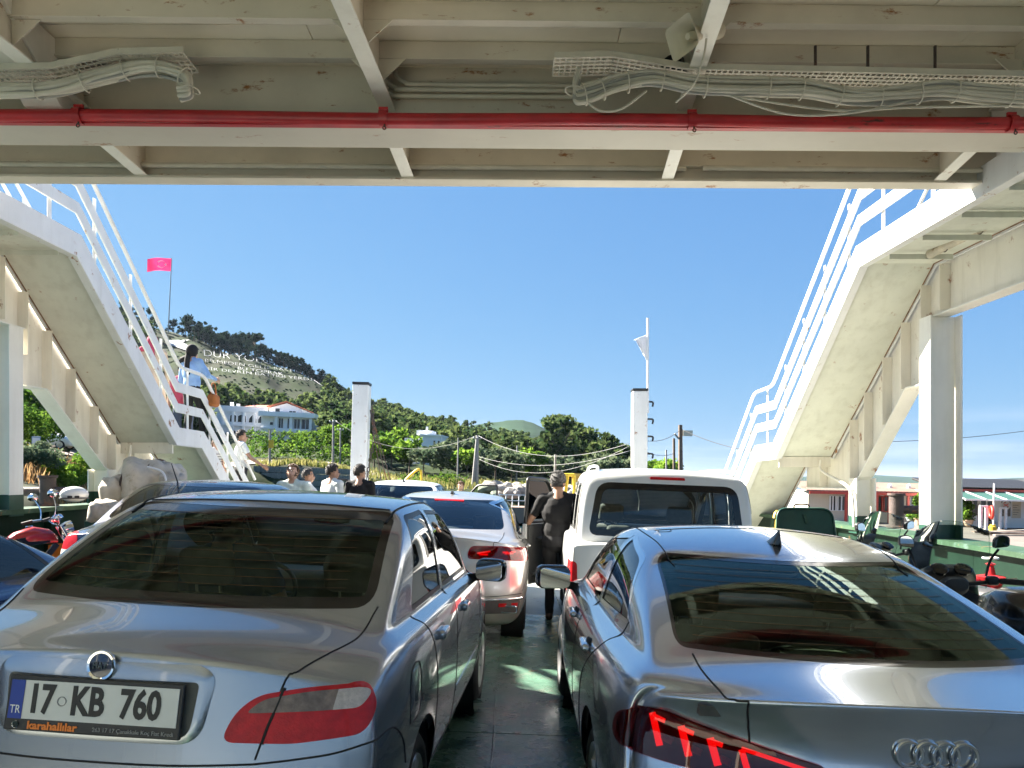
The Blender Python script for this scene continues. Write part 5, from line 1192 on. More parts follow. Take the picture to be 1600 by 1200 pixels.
interior(car, dict(front=[(-.36, 1.75, .5), (.36, 1.75, .5)], bench=(1.0, .5, 1.15), rear_heads=[-.34, .34], dash=(2.7, 1.0, 1.3), steer=(-.36, 2.35, .92), rearview=(0, 2.2, 1.38), hw=.72, y0=.35, y1=3.0))
for sd in (-1, 1):
    dr = empty('front_door', (sd * .88, 2.75, 0), (0, 0, R(-58) if sd < 0 else R(58)), parent=car)
    door_panel(dr, 1.0, .36, 1.02, 1.50, 'paint_white', 'trim_grey')
    if sd > 0: dr.scale = (-1, 1, 1)

# ================================================================== navy saloon ahead on the left
NAVY = dict(SILVER); NAVY.update(W=.85, zsh=[(0, .97), (.26, 1.0), (.5, 1.02), (1.6, 1.0), (2.86, .97), (3.78, .86), (4.19, .66)])
c = Car(NAVY, 3); arches(c, (.86, 3.30), .30)
rw = rounded([(-.65, 1.115), (.65, 1.115), (.56, 1.43), (-.56, 1.43)], [.07, .07, .10, .10], 6); c.imprint(rw, 'rear', 'rear_glass', nmin=.1, lim=lambda p: p.z > 1.0)
c.imprint(ws := rounded([(-.66, 1.06), (.66, 1.06), (.56, 1.42), (-.56, 1.42)], .06), 'front', 'wind_glass', lim=lambda p: p.z > 1.0)
sides(c, [rounded([(.98, 1.04), (1.70, 1.035), (1.68, 1.425), (1.33, 1.405)], .05), rounded([(1.76, 1.035), (2.66, 1.02), (2.24, 1.40), (1.74, 1.425)], .04)])
l1 = rounded([(.60, .78), (.84, .78), (.82, 1.0), (.63, 1.0)], .05); l2 = rounded([(.58, .76), (.88, .76), (.88, .85), (.58, .85)], .02)
for f in (lambda p: p, mirror_poly): c.imprint(f(l1), 'rear', 'lamp', nmin=-.2, lim=lambda p: p.y < .5); c.imprint(f(l2), 'rear', 'lamp_up', nmin=-.2, only='lamp', lim=lambda p: p.y < .5)
car = place_car('navy_saloon', -3.3, 6.6, R(-1.5), 'navy blue saloon ahead of the silver car, with a blue-tinted roof'); 
c.emit(car, {'body': ('body', 'paint_navy', 0), 'rear_glass': ('rear_window', 'glass_blue', -.002), 'wind_glass': ('windscreen', 'glass_clear', -.002), 'side_glass_trim': ('window_seal', 'black_plastic', -.002), 'side_glass': ('side_window', 'glass_dark', -.004), 'lamp': ('tail_light', 'lamp_red', .004), 'lamp_up': ('reversing_light', 'plate_white', .005)}, yl=(.45, 3.0))
car['label'] = 'navy blue saloon in front of the silver saloon, left lane'
for x, y, sd in ((.735, .86, 1), (-.735, .86, -1), (.735, 3.30, 1), (-.735, 3.30, -1)): wheel(car, x, y, .295, .19, sd, 5)
hp, hn = c.hit(0, .86, 'rear'); pr = plate(car, c, .90, hp.y - .012, tilt=R(6)); text_obj('plate_text', 'RG 8165', .11, 'ink_black', pr, frame_M((.03, -.017, 0), (1, 0, 0), (0, 0, 1)), squeeze=.8, bold=.003)
for sd in (1, -1): mirror(car, sd * .94, 2.58, 1.03, sd, 'paint_navy')
z = c.hit(-.42, 1.9, 'top')[0]; MB().tube([c.hit(-.30, 1.35, 'top')[0], c.hit(-.30, 1.35, 'top')[0] + Vector((.10, -.36, .19))], [.008, .004], 6).build('roof_aerial', 'black_plastic', car, smooth=60)
interior(car, dict(front=[(-.36, 1.62, .42), (.36, 1.62, .42)], bench=(.98, .44, 1.2), rear_heads=[-.36, .36], dash=(2.55, .98, 1.3), steer=(-.36, 2.22, .88), shelf=(.30, .98, .98, 1.3), rearview=(0, 2.30, 1.33), hw=.7, y0=.5, y1=2.9))

# ================================================================== dark blue hatchback at the left edge
HB = dict(WHT); HB.update(W=.86, zroof=[(.8, 1.38), (1.0, 1.43), (1.4, 1.46), (1.9, 1.45), (2.35, 1.38)])
c = Car(HB, 3); arches(c, (.85, 3.4), .31)
c.imprint(rounded([(-.60, 1.06), (.60, 1.06), (.54, 1.38), (-.54, 1.38)], .06), 'rear', 'rear_glass', nmin=.1, lim=lambda p: p.z > 1.0)
c.imprint(rounded([(-.63, 1.07), (.63, 1.07), (.55, 1.36), (-.55, 1.36)], .06), 'front', 'wind_glass', lim=lambda p: p.z > 1.05)
sides(c, [rounded([(.75, 1.07), (1.65, 1.05), (1.65, 1.39), (1.1, 1.38)], .05), rounded([(1.72, 1.05), (2.75, 1.03), (2.35, 1.34), (1.72, 1.40)], .05)])
car = place_car('blue_hatchback', -3.42, 1.5, R(-2), 'dark blue hatchback cut off by the left edge of the photo')
c.emit(car, {'body': ('body', 'paint_blue', 0), 'rear_glass': ('rear_window', 'glass_dark', -.002), 'wind_glass': ('windscreen', 'glass_clear', -.002), 'side_glass_trim': ('window_seal', 'black_plastic', -.002), 'side_glass': ('side_window', 'glass_dark', -.004)}, yl=(.3, 3.1))
for x, y, sd in ((.73, .85, 1), (-.73, .85, -1), (.73, 3.4, 1), (-.73, 3.4, -1)): wheel(car, x, y, .31, .2, sd, 5)
for sd in (1, -1): mirror(car, sd * .93, 2.68, 1.06, sd, 'paint_blue', (.2, .13, .15))
interior(car, dict(front=[(-.36, 1.75, .45), (.36, 1.75, .45)], dash=(2.7, 1.0, 1.25), steer=(-.36, 2.35, .9), hw=.7, y0=.35, y1=3.0))
# ------------------------------------------------------------------ people: overlapping tapered limbs fused into one skin by a voxel remesh
SK = {}
def cloth(name, col, bump=.25, bs=14): 
    if name not in MATS: mat(name, col, .9, var=.14, vscale=9, bump=bump, bscale=bs)
    return name
mat('skin', (.46, .27, .19), .5, var=.08, vscale=14); mat('skin_tan', (.36, .20, .13), .5, var=.08, vscale=14)
mat('hair_dark', (.018, .013, .010), .6, var=.4, vscale=60, bump=.6, bscale=150); mat('hair_grey', (.055, .052, .05), .7, var=.5, vscale=70, bump=.6, bscale=150); mat('hair_brown', (.16, .09, .05), .6, var=.4, vscale=60, bump=.6, bscale=150)
mat('eye_dark', (.02, .015, .01), .2, var=0); mat('lip', (.33, .12, .10), .5, var=0)
mat('shoe_brown', (.09, .045, .03), .6, var=.2); mat('shoe_black', (.015, .015, .015), .6, var=.2)
STD = dict(hipL=(-.095, 0, .93), hipR=(.095, 0, .93), kneeL=(-.10, .02, .51), kneeR=(.10, .02, .51), ankL=(-.105, -.02, .09), ankR=(.105, -.02, .09), toeL=(-.12, .15, .035), toeR=(.12, .15, .035),
           shL=(-.185, 0, 1.425), shR=(.185, 0, 1.425), elL=(-.245, -.02, 1.14), elR=(.245, -.02, 1.14), wrL=(-.25, .06, .90), wrR=(.25, .06, .90), head=(0, .015, 1.612))
def person(label, loc, yaw, h, shirt, trousers, hair='hair_dark', skin='skin', pose=None, style='short', heavy=0., look=0., nod=0., sleeve=.55, shoes='shoe_black', scarf=None, beard=None, seated=False, parent=None, name='person', res=.016, skirt=None):
    J = dict(STD); J.update(pose or {}); J = {k: Vector(v) for k, v in J.items()}; s = h / 1.75
    root = empty(name, loc, (0, 0, yaw), label, 'person', parent=parent); prims = []      # (kind, a, b, r0, r1, label)
    def cap(a, b, r0, r1, lb): prims.append(('c', Vector(a), Vector(b), r0, r1, lb))
    def ell(c, r, lb): prims.append(('e', Vector(c), Vector(r), 0, 0, lb))
    hv = 1 + heavy
    ell((0, -.01, 1.27), (.19 * (1 + heavy * .5), .125 * hv, .21), 'shirt'); ell((0, .0, 1.06), (.168 * hv, .125 * hv * (1 + heavy * .3), .19), 'shirt'); ell((0, -.01, .93), (.172 * hv, .128 * hv, .13), 'trousers')
    cap(J['shL'], J['shR'], .068, .068, 'shirt'); cap((0, -.015, 1.42), (0, 0, 1.52), .09, .062, 'skin'); cap((-.12, -.01, 1.44), (0, 0, 1.49), .05, .055, 'shirt'); cap((.12, -.01, 1.44), (0, 0, 1.49), .05, .055, 'shirt')
    for S_ in 'LR':
        sh, el, wr = J['sh' + S_], J['el' + S_], J['wr' + S_]; mid = sh.lerp(el, sleeve) if sleeve < 1 else el
        cap(sh, mid, .062 * (1 + heavy * .4), .056, 'shirt')
        cap(mid, el, .047, .040, 'skin' if sleeve < 1 else 'shirt'); cap(el, wr, .041, .028, 'skin' if sleeve < 1.5 else 'shirt')
        if not seated or True:
            hp, kn, an, to = J['hip' + S_], J['knee' + S_], J['ank' + S_], J['toe' + S_]
            cap(hp, kn, .092 * (1 + heavy * .4), .062, 'trousers'); cap(kn, an, .062, .046, 'trousers'); cap(an + Vector((0, -.03, -.045)), to, .042, .036, 'shoes')
    hd = J['head']; Rh = Matrix.Rotation(look, 3, 'Z') @ Matrix.Rotation(nod, 3, 'X')
    def hp_(v): return hd + Rh @ Vector(v)
    HE = []
    def hell(c, r, lb): prims.append(('h', Vector(c), Vector(r), 0, 0, lb))
    hell((0, -.012, .025), (.078, .097, .100), 'skin'); hell((0, .03, -.055), (.056, .062, .058), 'skin'); hell((0, .098, -.018), (.013, .022, .026), 'skin')
    for x in (-.079, .079): hell((x, -.012, -.012), (.012, .022, .034), 'skin')
    if skirt: cap((0, -.01, .95), (0, 0, skirt), .17, .26, 'shirt')
    m = MB()
    for k, a, b, r0, r1, lb in prims:
        if k == 'e': m.ball(a, tuple(b), 16)
        elif k == 'h': m.ball(hp_(a), tuple(b), 16, Rh)
        else:
            d = b - a; L_ = d.length; d = d.normalized() if L_ > 1e-6 else Vector((0, 0, 1)); q = []; rr = []
            for t in (-1, -.8, -.5): q.append(a + d * r0 * t); rr.append(max(.004, r0 * math.sqrt(1 - t * t)))
            q += [a, b]; rr += [r0, r1]
            for t in (.5, .8, 1): q.append(b + d * r1 * t); rr.append(max(.004, r1 * math.sqrt(1 - t * t)))
            m.tube(q, rr, 12)
    me = bpy.data.meshes.new('p'); me.from_pydata(m.v, [], m.f); o = bpy.data.objects.new('p', me); COL.objects.link(o)
    rm = o.modifiers.new('r', 'REMESH'); rm.mode = 'VOXEL'; rm.voxel_size = res; sm = o.modifiers.new('s', 'SMOOTH'); sm.factor = .5; sm.iterations = 4
    ev = bpy.data.meshes.new_from_object(o.evaluated_get(bpy.context.evaluated_depsgraph_get())); bpy.data.objects.remove(o)
    n = len(ev.vertices); co = np.empty(n * 3, np.float32); ev.vertices.foreach_get('co', co); co = co.reshape(-1, 3)
    fc = np.empty(len(ev.polygons) * 3, np.float32); ev.polygons.foreach_get('center', fc); fc = fc.reshape(-1, 3); best = np.full(len(fc), 9e9); lab = np.zeros(len(fc), int); names = ['skin', 'shirt', 'trousers', 'shoes']
    Rn = np.array(Rh)
    for k, a, b, r0, r1, lb in prims:
        if k == 'e': dd = (np.linalg.norm((fc - np.array(a)) / np.array(b), axis=1) - 1) * min(b)
        elif k == 'h': dd = (np.linalg.norm(((fc - np.array(hd)) @ Rn - np.array(a)) / np.array(b), axis=1) - 1) * min(b)
        else:
            ab = np.array(b - a); t = np.clip(((fc - np.array(a)) @ ab) / max(1e-9, ab @ ab), 0, 1); dd = np.linalg.norm(fc - (np.array(a) + t[:, None] * ab), axis=1) - (r0 + (r1 - r0) * t)
        w = dd < best; best[w] = dd[w]; lab[w] = names.index(lb)
    # cloth folds on the garment vertices
    fl = .0035 * np.sin(co[:, 2] * 23 + co[:, 0] * 41 + 2.5 * np.sin(co[:, 1] * 17 + co[:, 0] * 9)) * (co[:, 2] < 1.42) * (co[:, 2] > .12); nn = np.empty(n * 3, np.float32); ev.vertices.foreach_get('normal', nn); co = co + nn.reshape(-1, 3) * fl[:, None]
    polys = [tuple(p.vertices) for p in ev.polygons]
    nrm = nn.reshape(-1, 3)
    mm = bpy.data.meshes.new('body'); mm.from_pydata([tuple(v * s) for v in co], [], polys); mm.update(); link_mesh('body', mm, skin, root, smooth=180)
    for li, (pn, mt) in enumerate((('skin', skin), ('shirt', shirt), ('trousers', trousers), ('shoes', shoes))):
        if li == 0: continue
        ids = np.nonzero(lab == li)[0]; groups = [ids]
        if pn == 'shoes': groups = [ids[fc[ids, 0] < (co[:, 0].mean())], ids[fc[ids, 0] >= (co[:, 0].mean())]]
        for ids in groups:
            if len(ids) == 0: continue
            mp = {}; V = []; Fs = []
            for i in ids:
                q = []
                for v in polys[i]:
                    if v not in mp: mp[v] = len(V); V.append(tuple((co[v] + nrm[v] * .006) * s))
                    q.append(mp[v])
                Fs.append(q)
            mm = bpy.data.meshes.new(pn); mm.from_pydata(V, [], Fs); mm.update(); link_mesh('shoe' if pn == 'shoes' else pn, mm, mt, root, smooth=180)
    # hands: palm, four fingers of unequal length, thumb from the side of the palm
    for S_, sg in (('L', -1), ('R', 1)):
        el, wr = J['el' + S_], J['wr' + S_]; d = (wr - el).normalized(); side = Vector((sg, 0, 0)); side = (side - d * side.dot(d)).normalized(); fw = d.cross(side) * (-sg); hm_ = MB()
        up = -side if True else side
        wv = (fw - d * fw.dot(d)).normalized()
        hm_.tube([wr - d * .01, wr + d * .03, wr + d * .085], [.027, .036, .034], 10)
        for k in range(4):
            o_ = (k - 1.5) * .018; L_ = (.062, .075, .07, .055)[k]; b0 = wr + d * .085 + wv * o_; b1 = b0 + d * L_ * .5 - side * .008; b2 = b1 + d * L_ * .4 - side * .03; hm_.tube([b0 - d * .02, b0, b1, b2], [.010, .0095, .009, .007], 7)
        t0 = wr + d * .03 + wv * .03; hm_.tube([t0, t0 + wv * .028 + d * .025, t0 + wv * .03 + d * .06 - side * .012], [.013, .011, .008], 7)
        hm_.v = [tuple(Vector(v) * s) for v in hm_.v]; hm_.build('hand', skin, root, smooth=70, fix=False)
    # face and hair
    def at(v): return hp_(v) * s
    f = MB()
    for x in (-.031, .031): f.ball(at((x, .083, .005)), .0095 * s, 8)
    f.build('eyes', 'eye_dark', root, smooth=60, fix=False); MB().tube([at((-.022, .086, -.062)), at((0, .093, -.061)), at((.022, .086, -.062))], .005 * s, 6).build('mouth', 'lip', root, smooth=60)
    for x in (-.031, .031): MB().tube([at((x - .018, .083, .028)), at((x, .09, .034)), at((x + .018, .083, .028))], .005 * s, 5).build('eyebrow', hair, root, smooth=60)
    rs_ = np.random.RandomState(int(abs(loc[0]) * 100) + 3); 
    def shell(keep, rx, mt, nm, jit=.004, cz=.028):
        b = MB(); nn_ = 28; hh = 16; V = []; ok = []
        for i in range(hh + 1):
            th = math.pi * i / hh
            for k in range(nn_):
                ph = 2 * math.pi * k / nn_; u = Vector((math.sin(th) * math.cos(ph), math.sin(th) * math.sin(ph), math.cos(th))); V.append(at(Vector((u.x * rx[0], u.y * rx[1] - .012, u.z * rx[2] + cz)) * (1 + rs_.uniform(-jit, jit) * 6))); ok.append(keep(u))
        Fs = [(i * nn_ + k, (i + 1) * nn_ + k, (i + 1) * nn_ + (k + 1) % nn_, i * nn_ + (k + 1) % nn_) for i in range(hh) for k in range(nn_)]
        Fs = [q for q in Fs if all(ok[j] for j in q)]
        if nm in ('hair', 'beard'):                  # short strands over the cap
            c0 = at((0, -.012, .02)); base = list(Fs)
            for q in base:
                for _ in range(2):
                    w = rs_.dirichlet((1, 1, 1, 1)); p = sum((V[j] * w[i] for i, j in enumerate(q)), Vector((0, 0, 0))); d = (p - c0).normalized(); t = d.orthogonal().normalized(); t = (Matrix.Rotation(rs_.rand() * 6.28, 3, d) @ t) * .006 * s; e = p + (d * .5 + Vector((rs_.uniform(-.6, .6), rs_.uniform(-.6, .3), rs_.uniform(-.2, .6)))) * .02 * s
                    k0 = len(V); V += [p - t, p + t, e + t * .3, e - t * .3]; Fs.append((k0, k0 + 1, k0 + 2, k0 + 3))
        b.add(V, Fs); ob = b.build(nm, mt, root, smooth=180); md = ob.modifiers.new('s', 'SOLIDIFY'); md.thickness = .012 * s; md.offset = -1; return ob
    if scarf:
        shell(lambda u: not (u.y > .45 and -.75 < u.z < .38), (.098, .118, .125), scarf, 'headscarf', .001)
        MB().tube([at((0, -.10, -.06)), at((.02, -.14, -.15)), at((.03, -.15, -.30)), at((.06, -.14, -.42))], [.05 * s, .045 * s, .05 * s, .03 * s], 10).build('scarf_tail', scarf, root, smooth=60)
        MB().tube([at((-.05, -.06, -.09)), at((-.16, -.10, -.13)), at((-.25, -.08, -.17))], [.05 * s, .05 * s, .02 * s], 10).build('scarf_tail', scarf, root, smooth=60)
    else:
        shell(lambda u: u.z > (.45 if u.y > .35 else ((-.02 if abs(u.x) > .5 else .3) if u.y > -.15 else (-.3 if u.y > -.45 else -.62))) , (.086, .106, .109), hair, 'hair', .003)
        if style == 'tail': MB().tube([at((0, -.10, .02)), at((0, -.16, -.04)), at((0, -.15, -.22))], [.03 * s, .04 * s, .012 * s], 8).build('pony_tail', hair, root, smooth=60)
    if beard: shell(lambda u: u.y > .15 and -.95 < u.z < -.42 or (abs(u.x) > .75 and -.7 < u.z < .0 and u.y > -.05), (.078, .112, .128), beard, 'beard', .002)
    return root
def deck_at(x, y=0): return deckz(x)
W_TEE = cloth('tee_white', (.66, .68, .66)); MINT = cloth('tee_mint', (.56, .64, .58)); BLK = cloth('tee_black', (.006, .006, .007)); BLUE = cloth('shirt_blue', (.24, .40, .68)); BEI = cloth('coat_beige', (.52, .40, .30)); RED = cloth('top_red', (.45, .06, .10)); DRK = cloth('trousers_black', (.014, .014, .016)); JEAN = cloth('trousers_jean', (.05, .07, .12)); KHA = cloth('trousers_khaki', (.25, .20, .14)); SCF = cloth('scarf_black', (.01, .01, .012)); ORG = cloth('bag_orange', (.35, .12, .03)); STR = cloth('top_striped', (.5, .5, .5)); SCR = cloth('scarf_red', (.40, .05, .10))
# man at the van door
person('man in black T-shirt and trousers standing at the open van door', (.545, 8.95, deckz(.55)), R(-6), 1.74, BLK, DRK, 'hair_grey', 'skin_tan', dict(elL=(-.36, .05, 1.14), wrL=(-.42, .30, 1.03), elR=(.27, .05, 1.14), wrR=(.22, .27, 1.05)), heavy=.16, look=R(-8), shoes='shoe_brown', res=.012)
person('bearded man in pale T-shirt facing the camera beyond the navy saloon', (-3.28, 11.35, deckz(-3.28)), R(175), 1.72, MINT, JEAN, 'hair_brown', 'skin', dict(wrL=(-.1, .28, 1.02), wrR=(.1, .28, 1.02)), heavy=.18, nod=R(22), beard='hair_brown')
person('grey-haired man in white T-shirt reaching to the right', (-3.52, 13.1, deckz(-3.5)), R(-70), 1.66, W_TEE, KHA, 'hair_grey', 'skin_tan', dict(elL=(-.25, .18, 1.2), wrL=(-.22, .40, 1.08), elR=(.25, .2, 1.2), wrR=(.2, .44, 1.1)))
person('young dark-haired man in pale T-shirt behind the open car door', (-2.92, 12.35, deckz(-2.9)), R(-40), 1.75, W_TEE, KHA, 'hair_dark', 'skin_tan', None, look=R(-15))
person('dark-haired man in black shirt, back turned, beside the left tower', (-2.47, 12.35, deckz(-2.4)), R(-12), 1.76, BLK, DRK, 'hair_dark', 'skin_tan', None, look=R(-25))
person('person with light brown hair beyond the beige saloon', (-1.28, 19.0, -.12), R(160), 1.60, KHA, JEAN, 'hair_brown', 'skin')
person('woman in black headscarf and light blue shirt on the left stair', (-5.46, 12.95, 2.19), R(-25), 1.66, BLUE, DRK, 'hair_dark', 'skin', dict(elR=(.27, .1, 1.2), wrR=(.24, .32, 1.15), kneeR=(.11, .14, .55), ankR=(.11, .12, -.1), toeR=(.12, .28, -.15)), scarf=SCF, sleeve=1.6)
bag = empty('shoulder_bag', (-5.16, 13.12, 2.92), label='brown orange handbag held by the woman in the headscarf', cat='bag'); rbox((0, 0, 0), (.14, .30, .22), .06).build('bag_body', ORG, bag, smooth=60); MB().tube(bez([(0, -.12, .1), (0, -.06, .28), (0, .06, .28), (0, .12, .1)], 5), .012, 6).build('strap', ORG, bag, smooth=60)
person('person in beige coat and red headscarf high on the left stair', (-5.80, 12.25, 2.36), R(10), 1.52, BEI, DRK, 'hair_dark', 'skin', scarf=SCR, sleeve=1.6, skirt=.45)
person('person in dark red top at the outer side of the left stair', (-5.78, 13.35, 1.98), R(-160), 1.62, RED, JEAN, 'hair_dark', 'skin_tan')
person('dark-haired person in white T-shirt near the foot of the left stair', (-5.33, 14.95, .84), R(-60), 1.68, W_TEE, DRK, 'hair_dark', 'skin_tan', dict(elR=(.27, .12, 1.18), wrR=(.27, .36, 1.02)))
girl = person('child in striped top on the lower left stair', (-5.66, 14.5, 1.12), R(-120), 1.2, STR, RED, 'hair_brown', 'skin', style='tail')
for k in range(5): MB().tube([(.20 * .69 * 1.04 * math.cos(t), .145 * .69 * 1.06 * math.sin(t) - .01, .72 + k * .048) for t in np.linspace(0, 6.28, 21)[:-1]], .008, 4, closed=True).build('stripe', DRK, girl)
# driver of the silver saloon
silver = bpy.data.objects['silver_saloon']; Ms = silver.matrix_basis
drv = person('driver seated in the silver saloon, seen through its rear window', Ms @ Vector((-.35, 1.80, -.30)), R(-2), 1.74, cloth('shirt_navy', (.03, .05, .12)), DRK, 'hair_dark', 'skin_tan', dict(hipL=(-.1, .02, .80), hipR=(.1, .02, .80), kneeL=(-.13, .42, .86), kneeR=(.13, .42, .86), ankL=(-.13, .62, .62), ankR=(.13, .62, .62), toeL=(-.13, .76, .60), toeR=(.13, .76, .60), elL=(-.27, .12, 1.16), elR=(.27, .12, 1.16), wrL=(-.14, .38, 1.17), wrR=(.14, .38, 1.17)), look=R(-35), seated=True)
# ------------------------------------------------------------------ motorcycles
mat('bike_red', (.40, .02, .03), .25, .2, var=.08, coat=1); mat('bike_grey', (.42, .42, .44), .35, .5, var=.06); mat('bike_black', (.015, .015, .017), .25, .1, var=.1, coat=.6); mat('bike_darkgrey', (.05, .05, .053), .55, var=.15, bump=.1, bscale=90)
glass('windshield', (.70, .80, .76))
def bwheel(root, y, r, w, mt='alloy'):
    M = Matrix.Translation((0, y, r)) @ Matrix.Rotation(R(90), 4, 'Y'); t = MB().tube([M @ Vector(((r - w / 2) * math.cos(a), (r - w / 2) * math.sin(a), 0)) for a in np.linspace(0, 6.283, 37)[:-1]], w / 2, 10, closed=True).build('wheel', 'rubber', root, smooth=60)
    m = MB(); m.tube([M @ Vector(((r - w) * math.cos(a), (r - w) * math.sin(a), 0)) for a in np.linspace(0, 6.283, 31)[:-1]], .018, 6, closed=True)
    for k in range(6): a = k * math.pi / 3; m.beam(M @ Vector((0, 0, 0)), M @ Vector(((r - w) * math.cos(a), (r - w) * math.sin(a), 0)), .03, .02)
    m.lathe([(0, -.05), (.05, -.05), (.05, .05), (0, .05)], 12, M); m.build('rim', mt, t, smooth=50, fix=False)
def loft(rings, closed=True, caps=True):
    m = MB(); n = len(rings[0]); V = [p for r_ in rings for p in r_]; Fs = [(i * n + k, i * n + (k + 1) % n, (i + 1) * n + (k + 1) % n, (i + 1) * n + k) for i in range(len(rings) - 1) for k in range(n)]
    if caps: Fs += [tuple(range(n))[::-1], tuple(range((len(rings) - 1) * n, len(rings) * n))]
    m.add(V, Fs); return m
def oval(y, z, w, h, n=16, e=.7, tilt=0):
    out = []
    for k in range(n):
        a = 2 * math.pi * k / n; c, s_ = math.cos(a), math.sin(a); out.append((w * math.copysign(abs(c) ** e, c), y + tilt * h * s_, z + h * math.copysign(abs(s_) ** e, s_)))
    return out
def scooter(label, X, d, yaw, box=True, name='motor_scooter'):
    r_ = empty(name, (X, d, deckz(X)), (0, 0, 0), label, 'scooter'); r_.rotation_euler = (Matrix.Rotation(ROLL, 3, 'Y') @ Matrix.Rotation(R(-3), 3, 'Y') @ Matrix.Rotation(yaw, 3, 'Z')).to_euler()
    bwheel(r_, .72, .27, .12); bwheel(r_, -.70, .26, .14)
    for x in (-.09, .09): MB().tube([(x, .73, .27), (x, .52, .80)], .022, 8).build('fork', 'steel', r_, smooth=60)
    loft([oval(.78, .60, .10, .05), oval(.74, .66, .20, .12), oval(.64, .80, .25, .22), oval(.54, .92, .25, .20), oval(.44, 1.02, .20, .10), oval(.40, 1.06, .12, .04)]).build('front_fairing', 'bike_black', r_, smooth=60)
    loft([oval(.52, .30, .16, .04), oval(.48, .45, .27, .16), oval(.40, .62, .29, .22), oval(.36, .82, .27, .14), oval(.36, .95, .20, .06)]).build('leg_shield', 'bike_darkgrey', r_, smooth=60)
    loft([oval(-.1, .28, .17, .05), oval(.1, .33, .19, .10), oval(.3, .36, .17, .12)]).build('floor_tunnel', 'bike_darkgrey', r_, smooth=60)
    # windscreen, curved sheet
    V = []; nu, nv = 12, 8
    for i in range(nu + 1):
        for j in range(nv + 1):
            u, v = i / nu * 2 - 1, j / nv; w = .25 - .05 * v * v * v; cut = (.05 * u * u if v > .9 else 0); V.append((u * w, .54 - .17 * v - .10 * u * u, 1.02 + .46 * v - cut * 1.2))
    m = MB(); m.add(V, [(i * (nv + 1) + j, (i + 1) * (nv + 1) + j, (i + 1) * (nv + 1) + j + 1, i * (nv + 1) + j + 1) for i in range(nu) for j in range(nv)]); o = m.build('windscreen', 'windshield', r_, smooth=180); 
    edge = [V[j] for j in range(nv + 1)] + [V[i * (nv + 1) + nv] for i in range(1, nu + 1)] + [V[nu * (nv + 1) + j] for j in range(nv - 1, -1, -1)]; MB().tube(edge, .004, 5).build('windscreen_edge', 'glass_clear', r_, smooth=60)
    loft([oval(.48, 1.04, .20, .02), oval(.43, 1.10, .19, .06), oval(.36, 1.14, .15, .05), oval(.32, 1.15, .10, .02)]).build('dash_cowl', 'black_plastic', r_, smooth=60)
    for x in (-.07, .07): MB().lathe([(0, 0), (.05, 0), (.055, .02), (.045, .025), (0, .02)], 18, Matrix.Translation((x, .33, 1.15)) @ Matrix.Rotation(R(35), 4, 'X')).build('gauge', 'black_gloss', r_, smooth=40)
    loft([oval(.32, 1.02, .06, .05), oval(.27, 1.06, .09, .06), oval(.22, 1.07, .07, .04)]).build('handlebar_cover', 'bike_darkgrey', r_, smooth=60)
    for sg in (-1, 1):
        MB().tube(bez([(0, .27, 1.06), (sg * .15, .26, 1.08), (sg * .25, .22, 1.10), (sg * .36, .14, 1.10)], 4), .014, 8).build('handlebar', 'black_plastic', r_, smooth=60)
        MB().tube([(sg * .255, .215, 1.10), (sg * .375, .13, 1.10)], .019, 10).build('grip', 'rubber', r_, smooth=60)
        rbox((sg * .215, .24, 1.10), (.07, .07, .06), .02).build('switch_pod', 'ring_red' if False else 'black_plastic', r_, smooth=60)
        MB().tube(bez([(sg * .25, .27, 1.10), (sg * .36, .24, 1.115)], 3), .006, 5).build('brake_lever', 'steel', r_, smooth=60)
        MB().tube(bez([(sg * .20, .30, 1.12), (sg * .23, .31, 1.22), (sg * .27, .28, 1.30)], 4), .008, 6).build('mirror_stem', 'black_plastic', r_, smooth=60)
        pl = rounded([(-.045, -.04), (.05, -.028), (.052, .036), (.0, .048), (-.04, .024)], .02); mi = MB().prism(pl, lambda u, v: (sg * .28 + sg * u, .262, 1.345 + v), lambda u, v: (sg * .28 + sg * u, .30, 1.345 + v)).build('mirror_housing', 'black_plastic', r_, bevel=.006)
        MB().prism(inset(pl, .006), lambda u, v: (sg * .28 + sg * u, .259, 1.345 + v), lambda u, v: (sg * .28 + sg * u, .2615, 1.345 + v)).build('mirror_glass', 'mirror', mi)
    loft([oval(.02, .62, .13, .09), oval(-.1, .72, .17, .08), oval(-.35, .76, .18, .08), oval(-.48, .80, .16, .08), oval(-.62, .86, .14, .06), oval(-.85, .86, .12, .05), oval(-.95, .86, .07, .03)]).build('seat', 'bike_darkgrey', r_, smooth=60)
    loft([oval(.0, .55, .14, .10), oval(-.2, .56, .20, .16), oval(-.55, .64, .19, .15), oval(-.9, .72, .13, .09), oval(-1.05, .78, .06, .04)]).build('tail_body', 'bike_black', r_, smooth=60)
    for sg in (-1, 1):
        pl = [(-.05, .60), (-.40, .68), (-.62, .745), (-.60, .80), (-.38, .775), (-.08, .68)]; MB().prism(pl, lambda u, v: (sg * .19, u, v), lambda u, v: (sg * .205, u, v)).build('side_panel', 'bike_grey', r_, bevel=.006)
        pl = [(-.60, .74), (-.95, .80), (-1.02, .85), (-.9, .87), (-.60, .83)]; MB().prism(pl, lambda u, v: (sg * (.185 - .08 * max(0, -u - .6) * 2), u, v), lambda u, v: (sg * (.205 - .08 * max(0, -u - .6) * 2), u, v)).build('tail_light', 'lamp_red', r_, bevel=.006)
        text_obj('side_text', 'X MAX', .075, 'ink_blue', r_, frame_M((sg * .207, -.36, .725), (0, sg * 1.0, .22 * sg), (0, 0, 1)), squeeze=1.1, bold=.002)
        MB().tube([(sg * .15, -.72, .30), (sg * .15, -.60, .62)], .035, 10).build('shock_absorber', 'steel', r_, smooth=60); 
